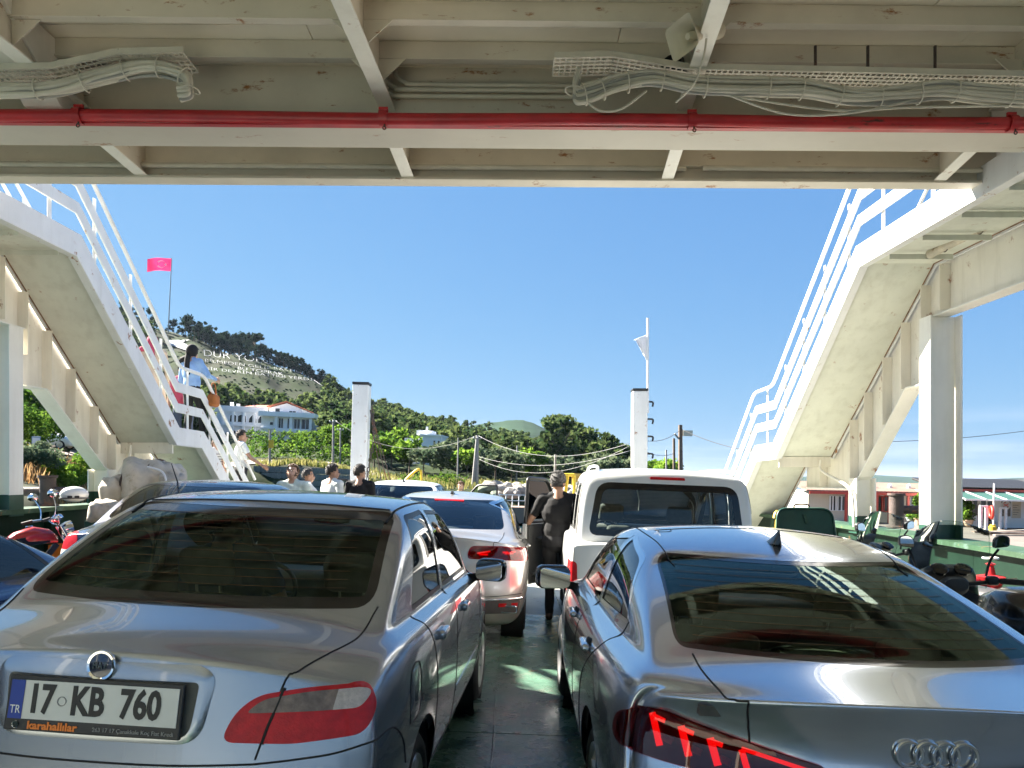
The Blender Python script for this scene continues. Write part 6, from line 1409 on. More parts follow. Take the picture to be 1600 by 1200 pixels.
        MB().tube([(sg * .15, -.72 + .12 * k / 9 * 1.0, .31 + .29 * k / 9) for k in range(10)], .042, 8).build('shock_spring', 'chrome', r_)
    rbox((0, -.5, .33), (.22, .5, .18), .06).build('engine', 'bike_darkgrey', r_, smooth=60); MB().tube([(.16, -.35, .28), (.17, -.95, .36)], [.04, .055], 12).build('silencer', 'steel', r_, smooth=60)
    if box:
        loft([oval(-.72, 1.05, .19, .02, e=.4), oval(-.74, 1.07, .22, .10, e=.4), oval(-.95, 1.08, .24, .15, e=.4), oval(-1.15, 1.08, .22, .13, e=.4), oval(-1.2, 1.08, .16, .08, e=.5)]).build('top_box', 'bike_black', r_, smooth=50)
        MB().tube([(.243, -.8, 1.06), (.246, -.95, 1.06), (.232, -1.12, 1.06)], .008, 5).build('box_seam', 'trim_grey', r_); MB().bb((-.13, -1.15, .90), (.13, -.7, .93)).build('box_rack', 'bike_darkgrey', r_)
    return r_
scooter('black maxi scooter with clear windscreen and top box on the right', 2.86, 4.72, R(-12))
scooter('dark scooter parked ahead by the green hatch lid', 3.55, 6.75, R(18), False)
# red motorcycle on the left
mr_ = empty('red_motorcycle', (-4.92, 7.75, deckz(-4.9)), (0, 0, 0), 'red motorcycle with chrome handlebars by the left bulwark', 'motorcycle'); mr_.scale = (.9, .9, .9); mr_.rotation_euler = (Matrix.Rotation(ROLL - R(9), 3, 'Y') @ Matrix.Rotation(R(-42), 3, 'Z')).to_euler()
bwheel(mr_, .68, .31, .09, 'chrome'); bwheel(mr_, -.62, .31, .10, 'chrome')
for x in (-.085, .085): MB().tube([(x, .68, .31), (x, .40, 1.02)], [.022, .017], 8).build('fork', 'chrome', mr_, smooth=60)
loft([oval(.36, .88, .06, .05), oval(.28, .92, .11, .085), oval(.12, .95, .14, .105), oval(-.06, .92, .13, .09), oval(-.20, .86, .07, .05)]).build('fuel_tank', 'bike_red', mr_, smooth=60)
for sg in (-1, 1): MB().prism(rounded([(.28, .85), (-.10, .83), (-.10, .93), (.2, .95)], .03), lambda u, v: (sg * (.13 - .25 * max(0, u - .1)), u, v), lambda u, v: (sg * (.143 - .25 * max(0, u - .1)), u, v)).build('tank_panel', 'black_gloss', mr_)
MB().lathe([(0, .012), (.035, .01), (.04, 0)], 16, Matrix.Translation((0, .1, 1.055))).build('fuel_cap', 'chrome', mr_, smooth=40)
loft([oval(-.12, .80, .09, .05), oval(-.3, .80, .13, .05), oval(-.6, .82, .12, .05), oval(-.78, .84, .09, .04)]).build('seat', 'bike_darkgrey', mr_, smooth=60)
rbox((0, .05, .48), (.24, .38, .34), .06).build('engine', 'steel', mr_, smooth=60); MB().beam((0, .36, .82), (0, -.1, .32), .05, .06).build('frame_tube', 'bike_black', mr_); MB().beam((0, .1, .76), (0, -.75, .74), .05, .05).build('frame_tube', 'bike_black', mr_)
for x in (-.10, .10): MB().tube([(x, -.62, .31), (x, -.5, .74)], .028, 8).build('shock_absorber', 'chrome', mr_, smooth=60)
MB().tube(bez([(-.36, .16, 1.10), (-.30, .24, 1.12), (-.18, .34, 1.11), (-.08, .38, 1.05), (.08, .38, 1.05), (.18, .34, 1.11), (.30, .24, 1.12), (.36, .16, 1.10)], 4), .012, 8).build('handlebar', 'chrome', mr_, smooth=60)
for sg in (-1, 1):
    MB().tube([(sg * .31, .225, 1.118), (sg * .38, .13, 1.10)], .018, 8).build('grip', 'rubber', mr_, smooth=60); MB().tube(bez([(sg * .26, .30, 1.11), (sg * .37, .2, 1.10)], 3), .006, 5).build('lever', 'steel', mr_)
    MB().tube(bez([(sg * .24, .29, 1.12), (sg * .27, .31, 1.24), (sg * .33, .28, 1.36)], 4), .007, 6).build('mirror_stem', 'chrome', mr_, smooth=60)
    M = Matrix.Translation((sg * .36, .27, 1.40)) @ Matrix.Rotation(R(-90) , 4, 'X') @ Matrix.Rotation(R(-38), 4, 'Y'); mh = MB().lathe([(0, .03), (.045, .02), (.06, 0), (0, -.002)], 20, M @ Matrix.Diagonal((1.15, .75, 1, 1)) @ Matrix.Rotation(R(180), 4, 'X')).build('mirror_housing', 'chrome', mr_, smooth=60)
    MB().lathe([(0, 0), (.054, 0)], 20, M @ Matrix.Diagonal((1.15, .75, 1, 1)) @ Matrix.Translation((0, 0, -.006))).build('mirror_glass', 'mirror', mh)
    MB().lathe([(0, 0), (.05, 0), (.055, .03), (.045, .05), (.04, .045), (0, .045)], 18, Matrix.Translation((sg * .065, .40, 1.10)) @ Matrix.Rotation(R(40), 4, 'X')).build('gauge', 'chrome', mr_, smooth=40)
MB().lathe([(0, -.10), (.06, -.09), (.09, -.02), (.095, .03), (0, .05)], 20, Matrix.Translation((0, .50, .98)) @ Matrix.Rotation(R(-85), 4, 'X')).build('headlamp', 'chrome', mr_, smooth=40)
V = [(w * x, .68 + .36 * math.cos(a), .31 + .36 * math.sin(a)) for a in np.linspace(.5, 2.4, 10) for w, x in ((.06, -1), (.06, 1))]; MB().add(V, [(2 * i, 2 * i + 2, 2 * i + 3, 2 * i + 1) for i in range(9)]).build('front_mudguard', 'bike_red', mr_, smooth=60)
# white helmet on the left bulwark
hl_ = empty('white_helmet', P(116, 784, 9.6), (0, 0, R(25)), 'white rounded helmet with dark vents resting on the left bulwark', 'helmet'); hl_.scale = (.78, .78, .78)
MB().ball((0, 0, .12), (.21, .15, .13), 20).build('shell', 'paint_white', hl_, smooth=60)
for x in (-.05, .05): rbox((x, -.142, .08), (.07, .02, .04), .008).build('vent', 'black_plastic', hl_, smooth=60)
MB().tube([(.205 * math.cos(a), .147 * math.sin(a), .06) for a in np.linspace(0, 6.28, 25)[:-1]], .012, 6, closed=True).build('rim_trim', 'trim_grey', hl_, smooth=60)
# tarpaulin bundles stowed under the left stair
mat('canvas', (.50, .44, .36), .9, var=.2, vscale=5, bump=.5, bscale=9, second=(.30, .25, .18), sec_thr=(.55, .7), sec_scale=4)
def lumpy(c, size, seed, nm, parent, tilt=(0, 0, 0), res=40):
    V = []; n = res; h = res // 2; rs_ = np.random.RandomState(seed); ph = rs_.rand(8) * 6.28; M = Euler(tilt).to_matrix()
    for i in range(h + 1):
        th = math.pi * i / h
        for k in range(n):
            a = 2 * math.pi * k / n; u = Vector((math.copysign(abs(math.sin(th)) ** .6, 1) * math.cos(a), math.copysign(abs(math.sin(th)) ** .6, 1) * math.sin(a), math.copysign(abs(math.cos(th)) ** .6, math.cos(th))))
            f = 1 + .07 * math.sin(5 * u.x + ph[0] + 3 * u.z) + .07 * math.sin(9 * u.y + ph[1] + 4 * u.x) + .06 * abs(math.sin(7 * u.z + ph[2] + 5 * u.y)) + .035 * abs(math.sin(15 * u.x + 9 * u.y + ph[3]))
            V.append(Vector(c) + M @ Vector((u.x * size[0] * f, u.y * size[1] * f, u.z * size[2] * f)))
    m = MB(); m.add(V, [(i * n + k, (i + 1) * n + k, (i + 1) * n + (k + 1) % n, i * n + (k + 1) % n) for i in range(h) for k in range(n)]); return m.build(nm, 'canvas', parent, smooth=180)
p = P(225, 790, 10.9); tb_ = empty('tarpaulin_bundle', p, label='large rolled dirty canvas bundle stowed under the left stair', cat='tarpaulin')
lumpy((0, 0, .30), (.32, .5, .34), 1, 'roll', tb_, (0, R(12), R(20))); lumpy((.22, .1, .35), (.26, .4, .22), 2, 'fold', tb_, (0, R(-15), 0)); lumpy((-.28, -.25, .18), (.16, .3, .22), 3, 'rolled_end', tb_, (R(10), 0, R(10))); lumpy((.42, .0, .2), (.16, .35, .26), 4, 'fold', tb_)
MB().tube(bez([(.25, -.42, .55), (.45, -.40, .48), (.5, -.4, .3), (.46, -.42, .05)], 5), .016, 6).build('hem_rope', 'ink_white', tb_, smooth=60)
for xx in (-.12, .16): MB().tube([(xx + .05 * math.sin(a), .05 + .50 * math.cos(a), .30 + .36 * math.sin(a)) for a in np.linspace(0, 6.283, 25)[:-1]], .014, 6, closed=True).build('lashing', 'rusty_iron', tb_, smooth=60)
MB().bb((-.5, -.4, -1.0), (.6, .5, -.02)).build('locker', 'base_green', tb_, bevel=.02)
p = P(165, 800, 9.4); tb2 = empty('tarpaulin_bundle', p, label='small pale canvas bag at the bulwark, left of the navy saloon', cat='tarpaulin'); lumpy((0, 0, 0), (.15, .25, .14), 7, 'bag', tb2); MB().bb((-.15, -.2, -1), (.15, .2, -.1)).build('locker', 'base_green', tb2)
p = P(104, 838, 9.6); yb_ = empty('yellow_crate', (p.x, p.y, deckz(p.x)), label='yellow orange crate on the deck beside the red motorcycle', cat='crate'); z_ = p.z - deckz(p.x)
for a, b in (((-.16, -.12, 0), (.16, -.10, z_ - .1)), ((-.16, .10, 0), (.16, .12, z_ - .1)), ((-.16, -.099, 0), (-.14, .099, z_ - .1)), ((.14, -.099, 0), (.16, .099, z_ - .1)), ((-.139, -.099, 0), (.139, .099, .02))): MB().bb(a, b).build('panel', 'ink_orange', yb_)
# ------------------------------------------------------------------ everything on board gets the vessel's list; the camera is held on board too
RHO = R(1.2)
LIST = Matrix.Translation((0, 0, HC)) @ Matrix.Rotation(-RHO, 4, 'Y') @ Matrix.Translation((0, 0, -HC))
for o in list(bpy.data.objects):
    if o.parent is None and o.type != 'LIGHT': o.matrix_world = LIST @ o.matrix_basis
def E(px, py, d):
    a, b = (px - 800) / F, (HZ - py) / F; c_, s_ = math.cos(RHO), math.sin(RHO)
    return Vector(((a * c_ - b * s_) * d, d, HC + (a * s_ + b * c_) * d))

# ------------------------------------------------------------------ materials
mat('terrain', (.036, .04, .026), .95, spec=.06, var=.35, vscale=.06, bump=.3, bscale=.8, second=(.03, .045, .018), sec_thr=(.42, .56), sec_scale=.05)
mat('bare_slope', (.17, .17, .14), .95, var=.25, vscale=.2, second=(.10, .11, .06), sec_thr=(.5, .62), sec_scale=.12)
mat('road', (.22, .18, .15), .9, var=.12, vscale=.4, bump=.1, bscale=6)
mat('concrete', (.14, .114, .098), .85, var=.12, vscale=.5, bump=.15, bscale=5, second=(.12, .104, .092), sec_thr=(.5, .7), sec_scale=.6)
mat('stone', (.22, .21, .19), .9, var=.3, vscale=1.2, bump=.6, bscale=3)
mat('boulder', (.30, .27, .23), .9, var=.3, vscale=2, bump=.5, bscale=5)
mat('wall_white', (.86, .87, .88), .85, var=.05, vscale=.5, streak=.1)
mat('wall_bluewhite', (.74, .76, .79), .85, var=.05, vscale=.5, streak=.1)
mat('wall_cream', (.62, .55, .44), .85, var=.06, vscale=.6, streak=.1)
mat('roof_red', (.42, .12, .06), .8, var=.2, vscale=1.5, bump=.3, bscale=6)
mat('roof_pink', (.20, .13, .10), .85, var=.15, vscale=1, bump=.3, bscale=6)
mat('roof_grey', (.25, .24, .23), .8, var=.15)
mat('window_dark', (.03, .035, .04), .1, var=0)
mat('red_frame', (.45, .05, .03), .5, var=.15)
mat('awning_green', (.025, .085, .07), .7, var=.12, vscale=.8)
mat('wood_pole', (.14, .10, .075), .85, var=.25, vscale=3, bump=.3, bscale=12)
mat('pole_grey', (.26, .25, .24), .8, var=.15)
mat('wire', (.35, .34, .33), .7, var=0)
mat('wire_dark', (.05, .05, .05), .7, var=0)
mat('bark', (.10, .075, .055), .95, var=.3, vscale=4)
mat('letters', (.30, .31, .32), .9, var=.12, vscale=.3)
leafmat('flag_red', (.80, .02, .12), (.85, .04, .16), .3, .5)
mat('kiosk_yellow', (.60, .42, .10), .7, var=.08)
mat('ring_red', (.70, .05, .03), .5, var=.1)
mat('pot', (.45, .32, .22), .8, var=.2); mat('pot_grey', (.30, .34, .33), .8, var=.2)
mat('blue_tarp', (.03, .10, .40), .6, var=.15); mat('signal_blue', (.25, .34, .42), .6, var=.05)
mat('far_wood', (.022, .042, .026), .95, spec=.05, var=.4, vscale=.012, bump=1, bscale=.02)
leafmat('leaf_pine', (.026, .055, .022), (.115, .15, .052), .10, .4)
leafmat('leaf_pine_dark', (.014, .030, .020), (.035, .06, .035), .10, .2)
leafmat('leaf_olive', (.05, .085, .05), (.16, .19, .11), .2, .4)
leafmat('leaf_bright', (.05, .12, .018), (.19, .30, .04), .25, .45)
leafmat('leaf_hedge', (.035, .085, .015), (.15, .24, .035), .4, .4)
leafmat('leaf_cypress', (.012, .030, .015), (.035, .06, .025), .5, .2)
leafmat('dry_grass', (.22, .12, .05), (.50, .32, .15), .6, .45)
leafmat('shore_grass', (.10, .13, .03), (.30, .27, .10), .4, .4)

# ------------------------------------------------------------------ terrain
TAB = {-700: [(24, 800), (28, 770), (38, 722), (48, 706), (60, 690), (80, 640), (130, 580), (220, 510), (330, 450), (420, 440)],
 60: [(30, 790), (34, 758), (42, 724), (50, 708), (60, 694), (80, 668), (130, 628), (220, 562), (330, 497), (400, 472)],
 200: [(45, 785), (50, 750), (60, 735), (80, 715), (120, 690), (200, 640), (290, 575), (340, 530), (365, 505), (400, 500)],
 270: [(60, 785), (66, 750), (80, 738), (100, 725), (130, 705), (200, 645), (280, 590), (335, 540), (360, 521), (400, 520)],
 340: [(76, 785), (80, 748), (95, 725), (120, 708), (150, 692), (210, 645), (285, 592), (335, 550), (360, 544), (400, 545)],
 420: [(84, 785), (88, 729), (96, 721), (112, 712), (135, 700), (170, 690), (230, 645), (290, 601), (335, 574), (360, 568), (400, 569)],
 500: [(84, 785), (88, 729), (96, 722), (112, 713), (135, 702), (170, 692), (230, 660), (290, 626), (335, 605), (365, 600)],
 560: [(80, 790), (84, 747), (96, 736), (112, 724), (135, 712), (170, 698), (230, 675), (300, 653), (380, 640)],
 640: [(74, 795), (77, 759), (90, 752), (115, 740), (150, 722), (200, 702), (280, 678), (380, 664)],
 740: [(72, 795), (75, 766), (90, 758), (115, 749), (150, 738), (200, 722), (280, 702), (400, 682)],
 800: [(72, 795), (75, 768), (90, 761), (115, 753), (160, 744), (220, 730), (300, 712), (420, 694)],
 860: [(72, 798), (75, 772), (92, 763), (120, 754), (160, 746), (220, 733), (320, 716), (430, 698)],
 920: [(72, 798), (75, 774), (92, 765), (130, 756), (180, 747), (230, 738), (300, 728)],
 985: [(74, 798), (78, 777), (100, 767), (150, 758), (220, 750), (280, 746)],
 1050: [(78, 800), (82, 780), (110, 770), (160, 762), (220, 755), (280, 753)],
 1090: [(80, 806), (84, 790), (110, 781), (160, 772), (220, 766), (280, 764)]}
cols = sorted(TAB); DG = np.concatenate([np.linspace(20, 140, 61), np.geomspace(143, 900, 64)]); ZC_ = []
for px in cols:
    dd, zz = [], []
    for d, y in TAB[px]: dd.append(d); zz.append(E(px, y, d).z)
    d0 = dd[0]; dd = [d0 - 3, d0 - 1.5] + dd + [dd[-1] + 70, 900]; zz = [-6, -3.4] + zz + [zz[-1] - 9, -20]
    ZC_.append(np.interp(DG, dd, zz))
ZC_.append(np.full(len(DG), -6.)); cols2 = cols + [1125]; ZC_ = np.array(ZC_)
PX = np.arange(-700, 1126, 10); ZG = np.array([[np.interp(p, cols2, ZC_[:, j]) for j in range(len(DG))] for p in PX])
rs = np.random.RandomState(3); nzg = rs.randn(*ZG.shape)
for _ in range(3): nzg = (nzg + np.roll(nzg, 1, 0) + np.roll(nzg, -1, 0) + np.roll(nzg, 1, 1) + np.roll(nzg, -1, 1)) / 5
ZG = ZG + nzg * np.clip((DG - 60) / 120, .12, 2.4)[None, :] * 1.6
V = []; 
for i, p in enumerate(PX):
    for j, d in enumerate(DG): V.append((E(p, 700, d).x, d, ZG[i, j]))
n = len(DG); FT = [(i * n + j, (i + 1) * n + j, (i + 1) * n + j + 1, i * n + j + 1) for i in range(len(PX) - 1) for j in range(n - 1)]
tm = MB(); tm.add(V, FT); ter = tag(tm.build('hillside', 'terrain', smooth=180, fix=False), kind='structure')
TBV = BVHTree.FromPolygons([Vector(v) for v in V], FT)
def gz(x, y):
    h = TBV.ray_cast(Vector((x, y, 500)), Vector((0, 0, -1))); return h[0].z if h[0] is not None else -2.8
def G(px, d): x = E(px, 700, d).x; return Vector((x, d, gz(x, d)))
CAMP = Vector((0, 0, HC))
def ray(px, py):
    h = TBV.ray_cast(CAMP, (E(px, py, 10) - CAMP).normalized()); return h[0], h[1]
# sea
mat('sea', (.012, .045, .055), .06, var=.25, vscale=.02, bump=.9, bscale=.55)
sea = tag(MB().add([(-2950, -2950, -2.8), (6450, -2950, -2.8), (6450, 6950, -2.8), (-2950, 6950, -2.8)], [(0, 1, 2, 3)]).build('sea', 'sea', fix=False), kind='structure')
# far hills across the strait
def far_hills(name, crest, d, depth, label):
    vs = []; m_ = len(crest)
    for px, y in crest:
        t = E(px, y, d); vs += [(t.x, d - depth, -6), (t.x, d - depth * .45, t.z * .55), (t.x, d, t.z), (t.x, d + depth, -6)]
    m = MB(); m.add(vs, [(i * 4 + k, (i + 1) * 4 + k, (i + 1) * 4 + k + 1, i * 4 + k + 1) for i in range(m_ - 1) for k in range(3)]); return tag(m.build(name, 'far_wood', smooth=180, fix=False), kind='structure')
rr_ = random.Random(5)
far_hills('far_hills', [(px, float(np.interp(px, [1080, 1180, 1280, 1340, 1400, 1445, 1500, 1530, 1560, 1600, 1800, 2100], [757, 750, 743, 741, 744, 748, 753, 752, 748, 746, 742, 748])) + rr_.uniform(-.35, .35)) for px in range(1080, 2101, 6)], 4200, 1500, '')
far_hills('far_ridge', [(px, float(np.interp(px, [690, 740, 770, 800, 815, 835, 852, 866, 900, 960], [672, 664, 660, 656.5, 656, 662, 671, 683, 702, 722])) + rr_.uniform(-.6, .6)) for px in range(690, 961, 4)], 900, 350, '')

# ------------------------------------------------------------------ leaf card helpers
def leaf_cloud(centres, radii, per, size, rs, flat=.0):
    # leaf quads spread through ellipsoidal clumps; returns verts (n*4,3)
    out = []
    for c, r in zip(centres, radii):
        k = max(3, int(per)); d = rs.randn(k, 3); d /= np.linalg.norm(d, axis=1)[:, None]; rad = rs.rand(k) ** .45
        p = np.asarray(c) + d * rad[:, None] * np.asarray(r)
        a = rs.randn(k, 3); a /= np.linalg.norm(a, axis=1)[:, None]; b = np.cross(a, d + .6 * rs.randn(k, 3)); b /= np.linalg.norm(b, axis=1)[:, None] + 1e-9
        s = size * (.55 + .9 * rs.rand(k))[:, None]; a *= s; b *= s * .62
        out.append(np.stack([p - a, p - b * .9 + a * .1, p + a, p + b], 1).reshape(-1, 3))
    return np.concatenate(out)
def quads_mesh(name, v):
    me = bpy.data.meshes.new(name); n = len(v) // 4; me.vertices.add(len(v)); me.vertices.foreach_set('co', np.asarray(v, np.float32).ravel())
    me.loops.add(n * 4); me.loops.foreach_set('vertex_index', np.arange(n * 4, dtype=np.int32)); me.polygons.add(n); me.polygons.foreach_set('loop_start', np.arange(0, n * 4, 4, dtype=np.int32)); me.polygons.foreach_set('loop_total', np.full(n, 4, np.int32)); me.update(calc_edges=True); return me
def trunk_mb(h, r, rs, limbs=4, lean=.3, zstart=.45, spread=.4):
    m = MB(); l = Vector((rs.uniform(-lean, lean), rs.uniform(-lean, lean), 0)); pts = [Vector((0, 0, -.4)), Vector((0, 0, h * .3)) + l * .2, Vector((0, 0, h * .65)) + l * .6, Vector((0, 0, h * .95)) + l]
    m.tube(bez(pts, 3), [r * (1 - .85 * k / 9) for k in range(10)], 6)
    for k in range(limbs):
        z = h * (zstart + .45 * k / max(1, limbs)); a = rs.uniform(0, 6.28); q = h * spread * rs.uniform(.5, 1); p0 = Vector((l.x * z / h, l.y * z / h, z)); m.tube([p0, p0 + Vector((math.cos(a) * q * .5, math.sin(a) * q * .5, q * .25)), p0 + Vector((math.cos(a) * q, math.sin(a) * q, q * .55))], [r * .4, r * .25, r * .08], 5)
    return m
def crown(kind, h, rs, q=1.0):
    # verts of a crown for a tree of height h
    C, Rr = [], []
    if kind == 'pine':
        n = 13
        for k in range(n):
            t = rs.rand() ** .9; z = h * (.16 + .82 * t); w = h * .25 * (1.05 - t) ** .6 * (.5 + .7 * rs.rand()); a = rs.rand() * 6.28; C.append((w * math.cos(a), w * math.sin(a), z)); s = h * (.075 + .07 * rs.rand()); Rr.append((s * 1.25, s * 1.25, s * .75))
        C.append((0, 0, h * .95)); Rr.append((h * .06, h * .06, h * .09)); return C, Rr
    if kind == 'round':
        n = 16
        for k in range(n):
            d = rs.randn(3); d /= np.linalg.norm(d); w = .30 * (rs.rand() ** .4); C.append((d[0] * w * h, d[1] * w * h, h * .62 + d[2] * w * h * .85)); s = h * (.09 + .08 * rs.rand()); Rr.append((s * 1.15, s * 1.15, s * .85))
        return C, Rr
    if kind == 'cypress':
        for k in range(14): t = k / 13; C.append((rs.uniform(-.03, .03) * h, rs.uniform(-.03, .03) * h, h * (.08 + .88 * t))); w = h * .15 * math.sin(math.pi * (.12 + .83 * t)) ** .8; Rr.append((w, w, h * .09))
        return C, Rr
    if kind == 'bush':
        for k in range(12): a = rs.rand() * 6.28; w = .55 * math.sqrt(rs.rand()); z = .28 + .5 * rs.rand(); C.append((w * h * math.cos(a), w * h * math.sin(a), h * z)); s = h * (.2 + .12 * rs.rand()); Rr.append((s * 1.2, s * 1.2, s))
        return C, Rr
PROTO = {}
def proto(kind, key, per, size, hgt, leaf, tr=True, seed=0):
    rs = np.random.RandomState(seed + 11); C, Rr = crown(kind, hgt, rs); me = quads_mesh('crown', leaf_cloud(C, Rr, per, size, rs)); me.materials.append(MATS[leaf])
    tmb = trunk_mb(hgt * .8, hgt * .022, random.Random(seed), 5) if tr else None
    if tmb:
        t = bpy.data.meshes.new('trunk'); t.from_pydata(tmb.v, [], tmb.f); t.materials.append(MATS['bark'])
    else: t = None
    PROTO.setdefault(key, []).append((me, t, hgt)); 
for sd in range(5): proto('pine', 'pine', 34, .55, 10, 'leaf_pine', True, sd)
for sd in range(4): proto('pine', 'pine_dark', 34, .55, 10, 'leaf_pine_dark', True, 20 + sd)
for sd in range(4): proto('round', 'round', 60, .30, 6, 'leaf_bright', True, 40 + sd)
for sd in range(3): proto('round', 'olive', 60, .28, 6, 'leaf_olive', True, 60 + sd)
for sd in range(2): proto('bush', 'bush', 70, .16, 2.2, 'leaf_hedge', False, 70 + sd)
for sd in range(2): proto('bush', 'bush_olive', 70, .17, 2.2, 'leaf_olive', False, 80 + sd)
def plant(key, name, p, h, rnd, label, cat, group=None, wide=1.0):
    me, t, h0 = rnd.choice(PROTO[key]); s = h / h0; root = empty(name, p, (0, 0, rnd.uniform(0, 6.28)), label, cat, group); root.scale = (s * wide, s * wide, s)
    c = bpy.data.objects.new('crown' if t else 'foliage', me); COL.objects.link(c); c.parent = root
    if t: k = bpy.data.objects.new('trunk', t); COL.objects.link(k); k.parent = root
    return root
rnd = random.Random(21)
# pines along the skyline
px = 285
GRP = 'pines standing along the hill skyline'
for px0, px1, step, y0, hh in ((286, 392, 5.0, 374, (8, 11.5)), (300, 392, 6.5, 362, (6.5, 9)), (395, 402, 6, 356, (12, 13)), (405, 560, 5.2, 370, (6.5, 9)), (430, 560, 6.5, 358, (5.5, 8)), (560, 700, 6, 374, (6.5, 9))):
    px = px0
    while px < px1:
        p = G(px, y0 + rnd.uniform(-6, 8)); plant('pine_dark' if px < 560 else 'pine', 'pine_tree', p, rnd.uniform(*hh), rnd, 'dark pine silhouetted on the hill skyline' if px < 560 else 'green pine on the lower wooded skyline', 'tree', GRP if px < 560 else 'pines on the lower skyline', 1.1); px += step * rnd.uniform(.7, 1.3)
for px in (188, 200, 214, 232, 262, 268, 276): p = G(px, 372 + rnd.uniform(-4, 6)); plant('pine_dark', 'pine_tree', p, rnd.uniform(4, 7) if px > 240 else rnd.uniform(9, 12), rnd, 'dark pine silhouetted on the hill skyline', 'tree', GRP)
# tall pines on the point, right of centre
for k in range(30):
    px = 858 + 125 * (k + rnd.random()) / 30; p = G(px, rnd.uniform(150, 215)); plant('pine', 'pine_tree', p, np.interp(px, [858, 880, 985], [12.5, 12.5, 7.5]) * rnd.uniform(.8, 1.12), rnd, 'tall pine in the grove on the point right of centre', 'tree', 'pine grove on the point', 1.05)
# the wood on the hillside: one mass
def forest(name, n, region, keys, leaf, hr, per, size, kind, seed, reject=None):
    rs = np.random.RandomState(seed); out = []; base = []
    for s in range(6):
        C, Rr = crown(kind, 10, np.random.RandomState(seed * 7 + s)); base.append(leaf_cloud(C, Rr, per, size, np.random.RandomState(seed * 9 + s)))
    cnt = 0; tries = 0
    while cnt < n and tries < n * 12:
        tries += 1; (a, b), (c0, d0) = region; px = rs.uniform(a, b); d = math.exp(rs.uniform(math.log(c0), math.log(d0)))
        if reject and reject(px, d): continue
        p = G(px, d); h = rs.uniform(*hr); s = h / 10; th = rs.rand() * 6.28; v = base[rs.randint(6)] * s * np.array([1.15, 1.15, 1]); ct, st_ = math.cos(th), math.sin(th)
        v = np.stack([v[:, 0] * ct - v[:, 1] * st_, v[:, 0] * st_ + v[:, 1] * ct, v[:, 2]], 1) + np.array([p.x, p.y, p.z - .3]); out.append(v); cnt += 1
    me = quads_mesh(name, np.concatenate(out)); o = link_mesh(name, me, leaf); return o
def rej(px, d):
    y = E(px, 700, d); 
    if 240 < px < 505 and d > 226 + max(0, px - 420) * .25: return True                     # open slope with the letters
    if 325 < px < 505 and 150 < d < 196: return True               # villa
    if 615 < px < 700 and 128 < d < 152: return True
    return d > np.interp(px, [0, 500, 560, 640, 740, 800, 860, 920, 985], [380, 355, 372, 375, 395, 415, 425, 295, 275])
o = forest('hill_wood', 2300, ((-250, 990), (150, 430)), None, 'leaf_pine', (4.5, 8.5), 12, .8, 'pine', 5, rej); tag(o, 'wooded hillside of pines behind the houses', 'wood', kind='stuff')
o = forest('hill_scrub', 420, ((330, 980), (118, 210)), None, 'leaf_olive', (3, 6), 16, .6, 'round', 6, lambda px, d: rej(px, d) or (px < 560 and d < 150)); tag(o, 'grey green scrub at the foot of the wooded hill', 'scrub', kind='stuff')
o = forest('left_wood', 330, ((-500, 330), (62, 240)), None, 'leaf_hedge', (3, 6.5), 34, .5, 'round', 8, lambda px, d: (180 < px and d < 150)); tag(o, 'dense green wood climbing the slope behind the left stair', 'wood', kind='stuff')

rs = np.random.RandomState(12); C, Rr = [], []
for k in range(420):
    px, d = rs.uniform(236, 520), rs.uniform(232, 352)
    if d > np.interp(px, [236, 500, 520], [350, 350, 340]): continue
    p = G(px, d); h = .15 + .42 * rs.rand() ** 2; C.append((p.x, p.y, p.z + h * .4)); Rr.append((h * 1.5, h * 1.3, h * .6))
tag(link_mesh('slope_scrub', quads_mesh('slope_scrub', leaf_cloud(C, Rr, 9, .45, rs)), 'leaf_pine_dark'), 'low dark scrub dotted over the open hillside', 'scrub', kind='stuff')
# letters and emblem laid on the open slope
def on_slope(name, me, fmap, parent, lift=.75):
    for v in me.vertices:
        h, nn = ray(*fmap(v.co.x, v.co.y))
        v.co = (h + nn * (lift + v.co.z)) if h is not None else Vector((0, 900, -50))
    return link_mesh(name, me, 'letters', parent)
sl = empty('hillside_inscription', (0, 0, 0), label='large white inscription laid out on the open hillside', cat='inscription')
def text_2d(body, offset=0.):
    cu = bpy.data.curves.new('t', 'FONT'); cu.body = body; cu.size = 1; cu.offset = offset; cu.resolution_u = 3; t = bpy.data.objects.new('t', cu); COL.objects.link(t)
    me = bpy.data.meshes.new_from_object(t.evaluated_get(bpy.context.evaluated_depsgraph_get())); bpy.data.objects.remove(t); me.materials.clear()
    xs_ = [v.co.x for v in me.vertices]; x0, x1 = min(xs_), max(xs_)
    for v in me.vertices: v.co.x = (v.co.x - x0) / (x1 - x0)
    bm = bmesh.new(); bm.from_mesh(me); bmesh.ops.subdivide_edges(bm, edges=[e for e in bm.edges if e.calc_length() > .08], cuts=1); bm.to_mesh(me); bm.free()
    return me
for body, (xa_, ya_), (xb_, yb_), hh, of in (('DUR YOLCU', (318, 558.5), (438, 573), 15, -.026), ('BİLMEDEN GELİP BASTIĞIN', (320, 567.5), (484, 587), 6.5, -.028), ('BU TOPRAK', (372, 580), (442, 589), 6.5, -.02), ('BİR DEVRİN BATTIĞI YERDİR', (322, 580.5), (496, 598.5), 6, -.02)):
    on_slope('letter_row', text_2d(body, of), lambda u, v: (xa_ + (xb_ - xa_) * u - .35 * hh * v * .3, ya_ + (yb_ - ya_) * u - hh * v), sl)
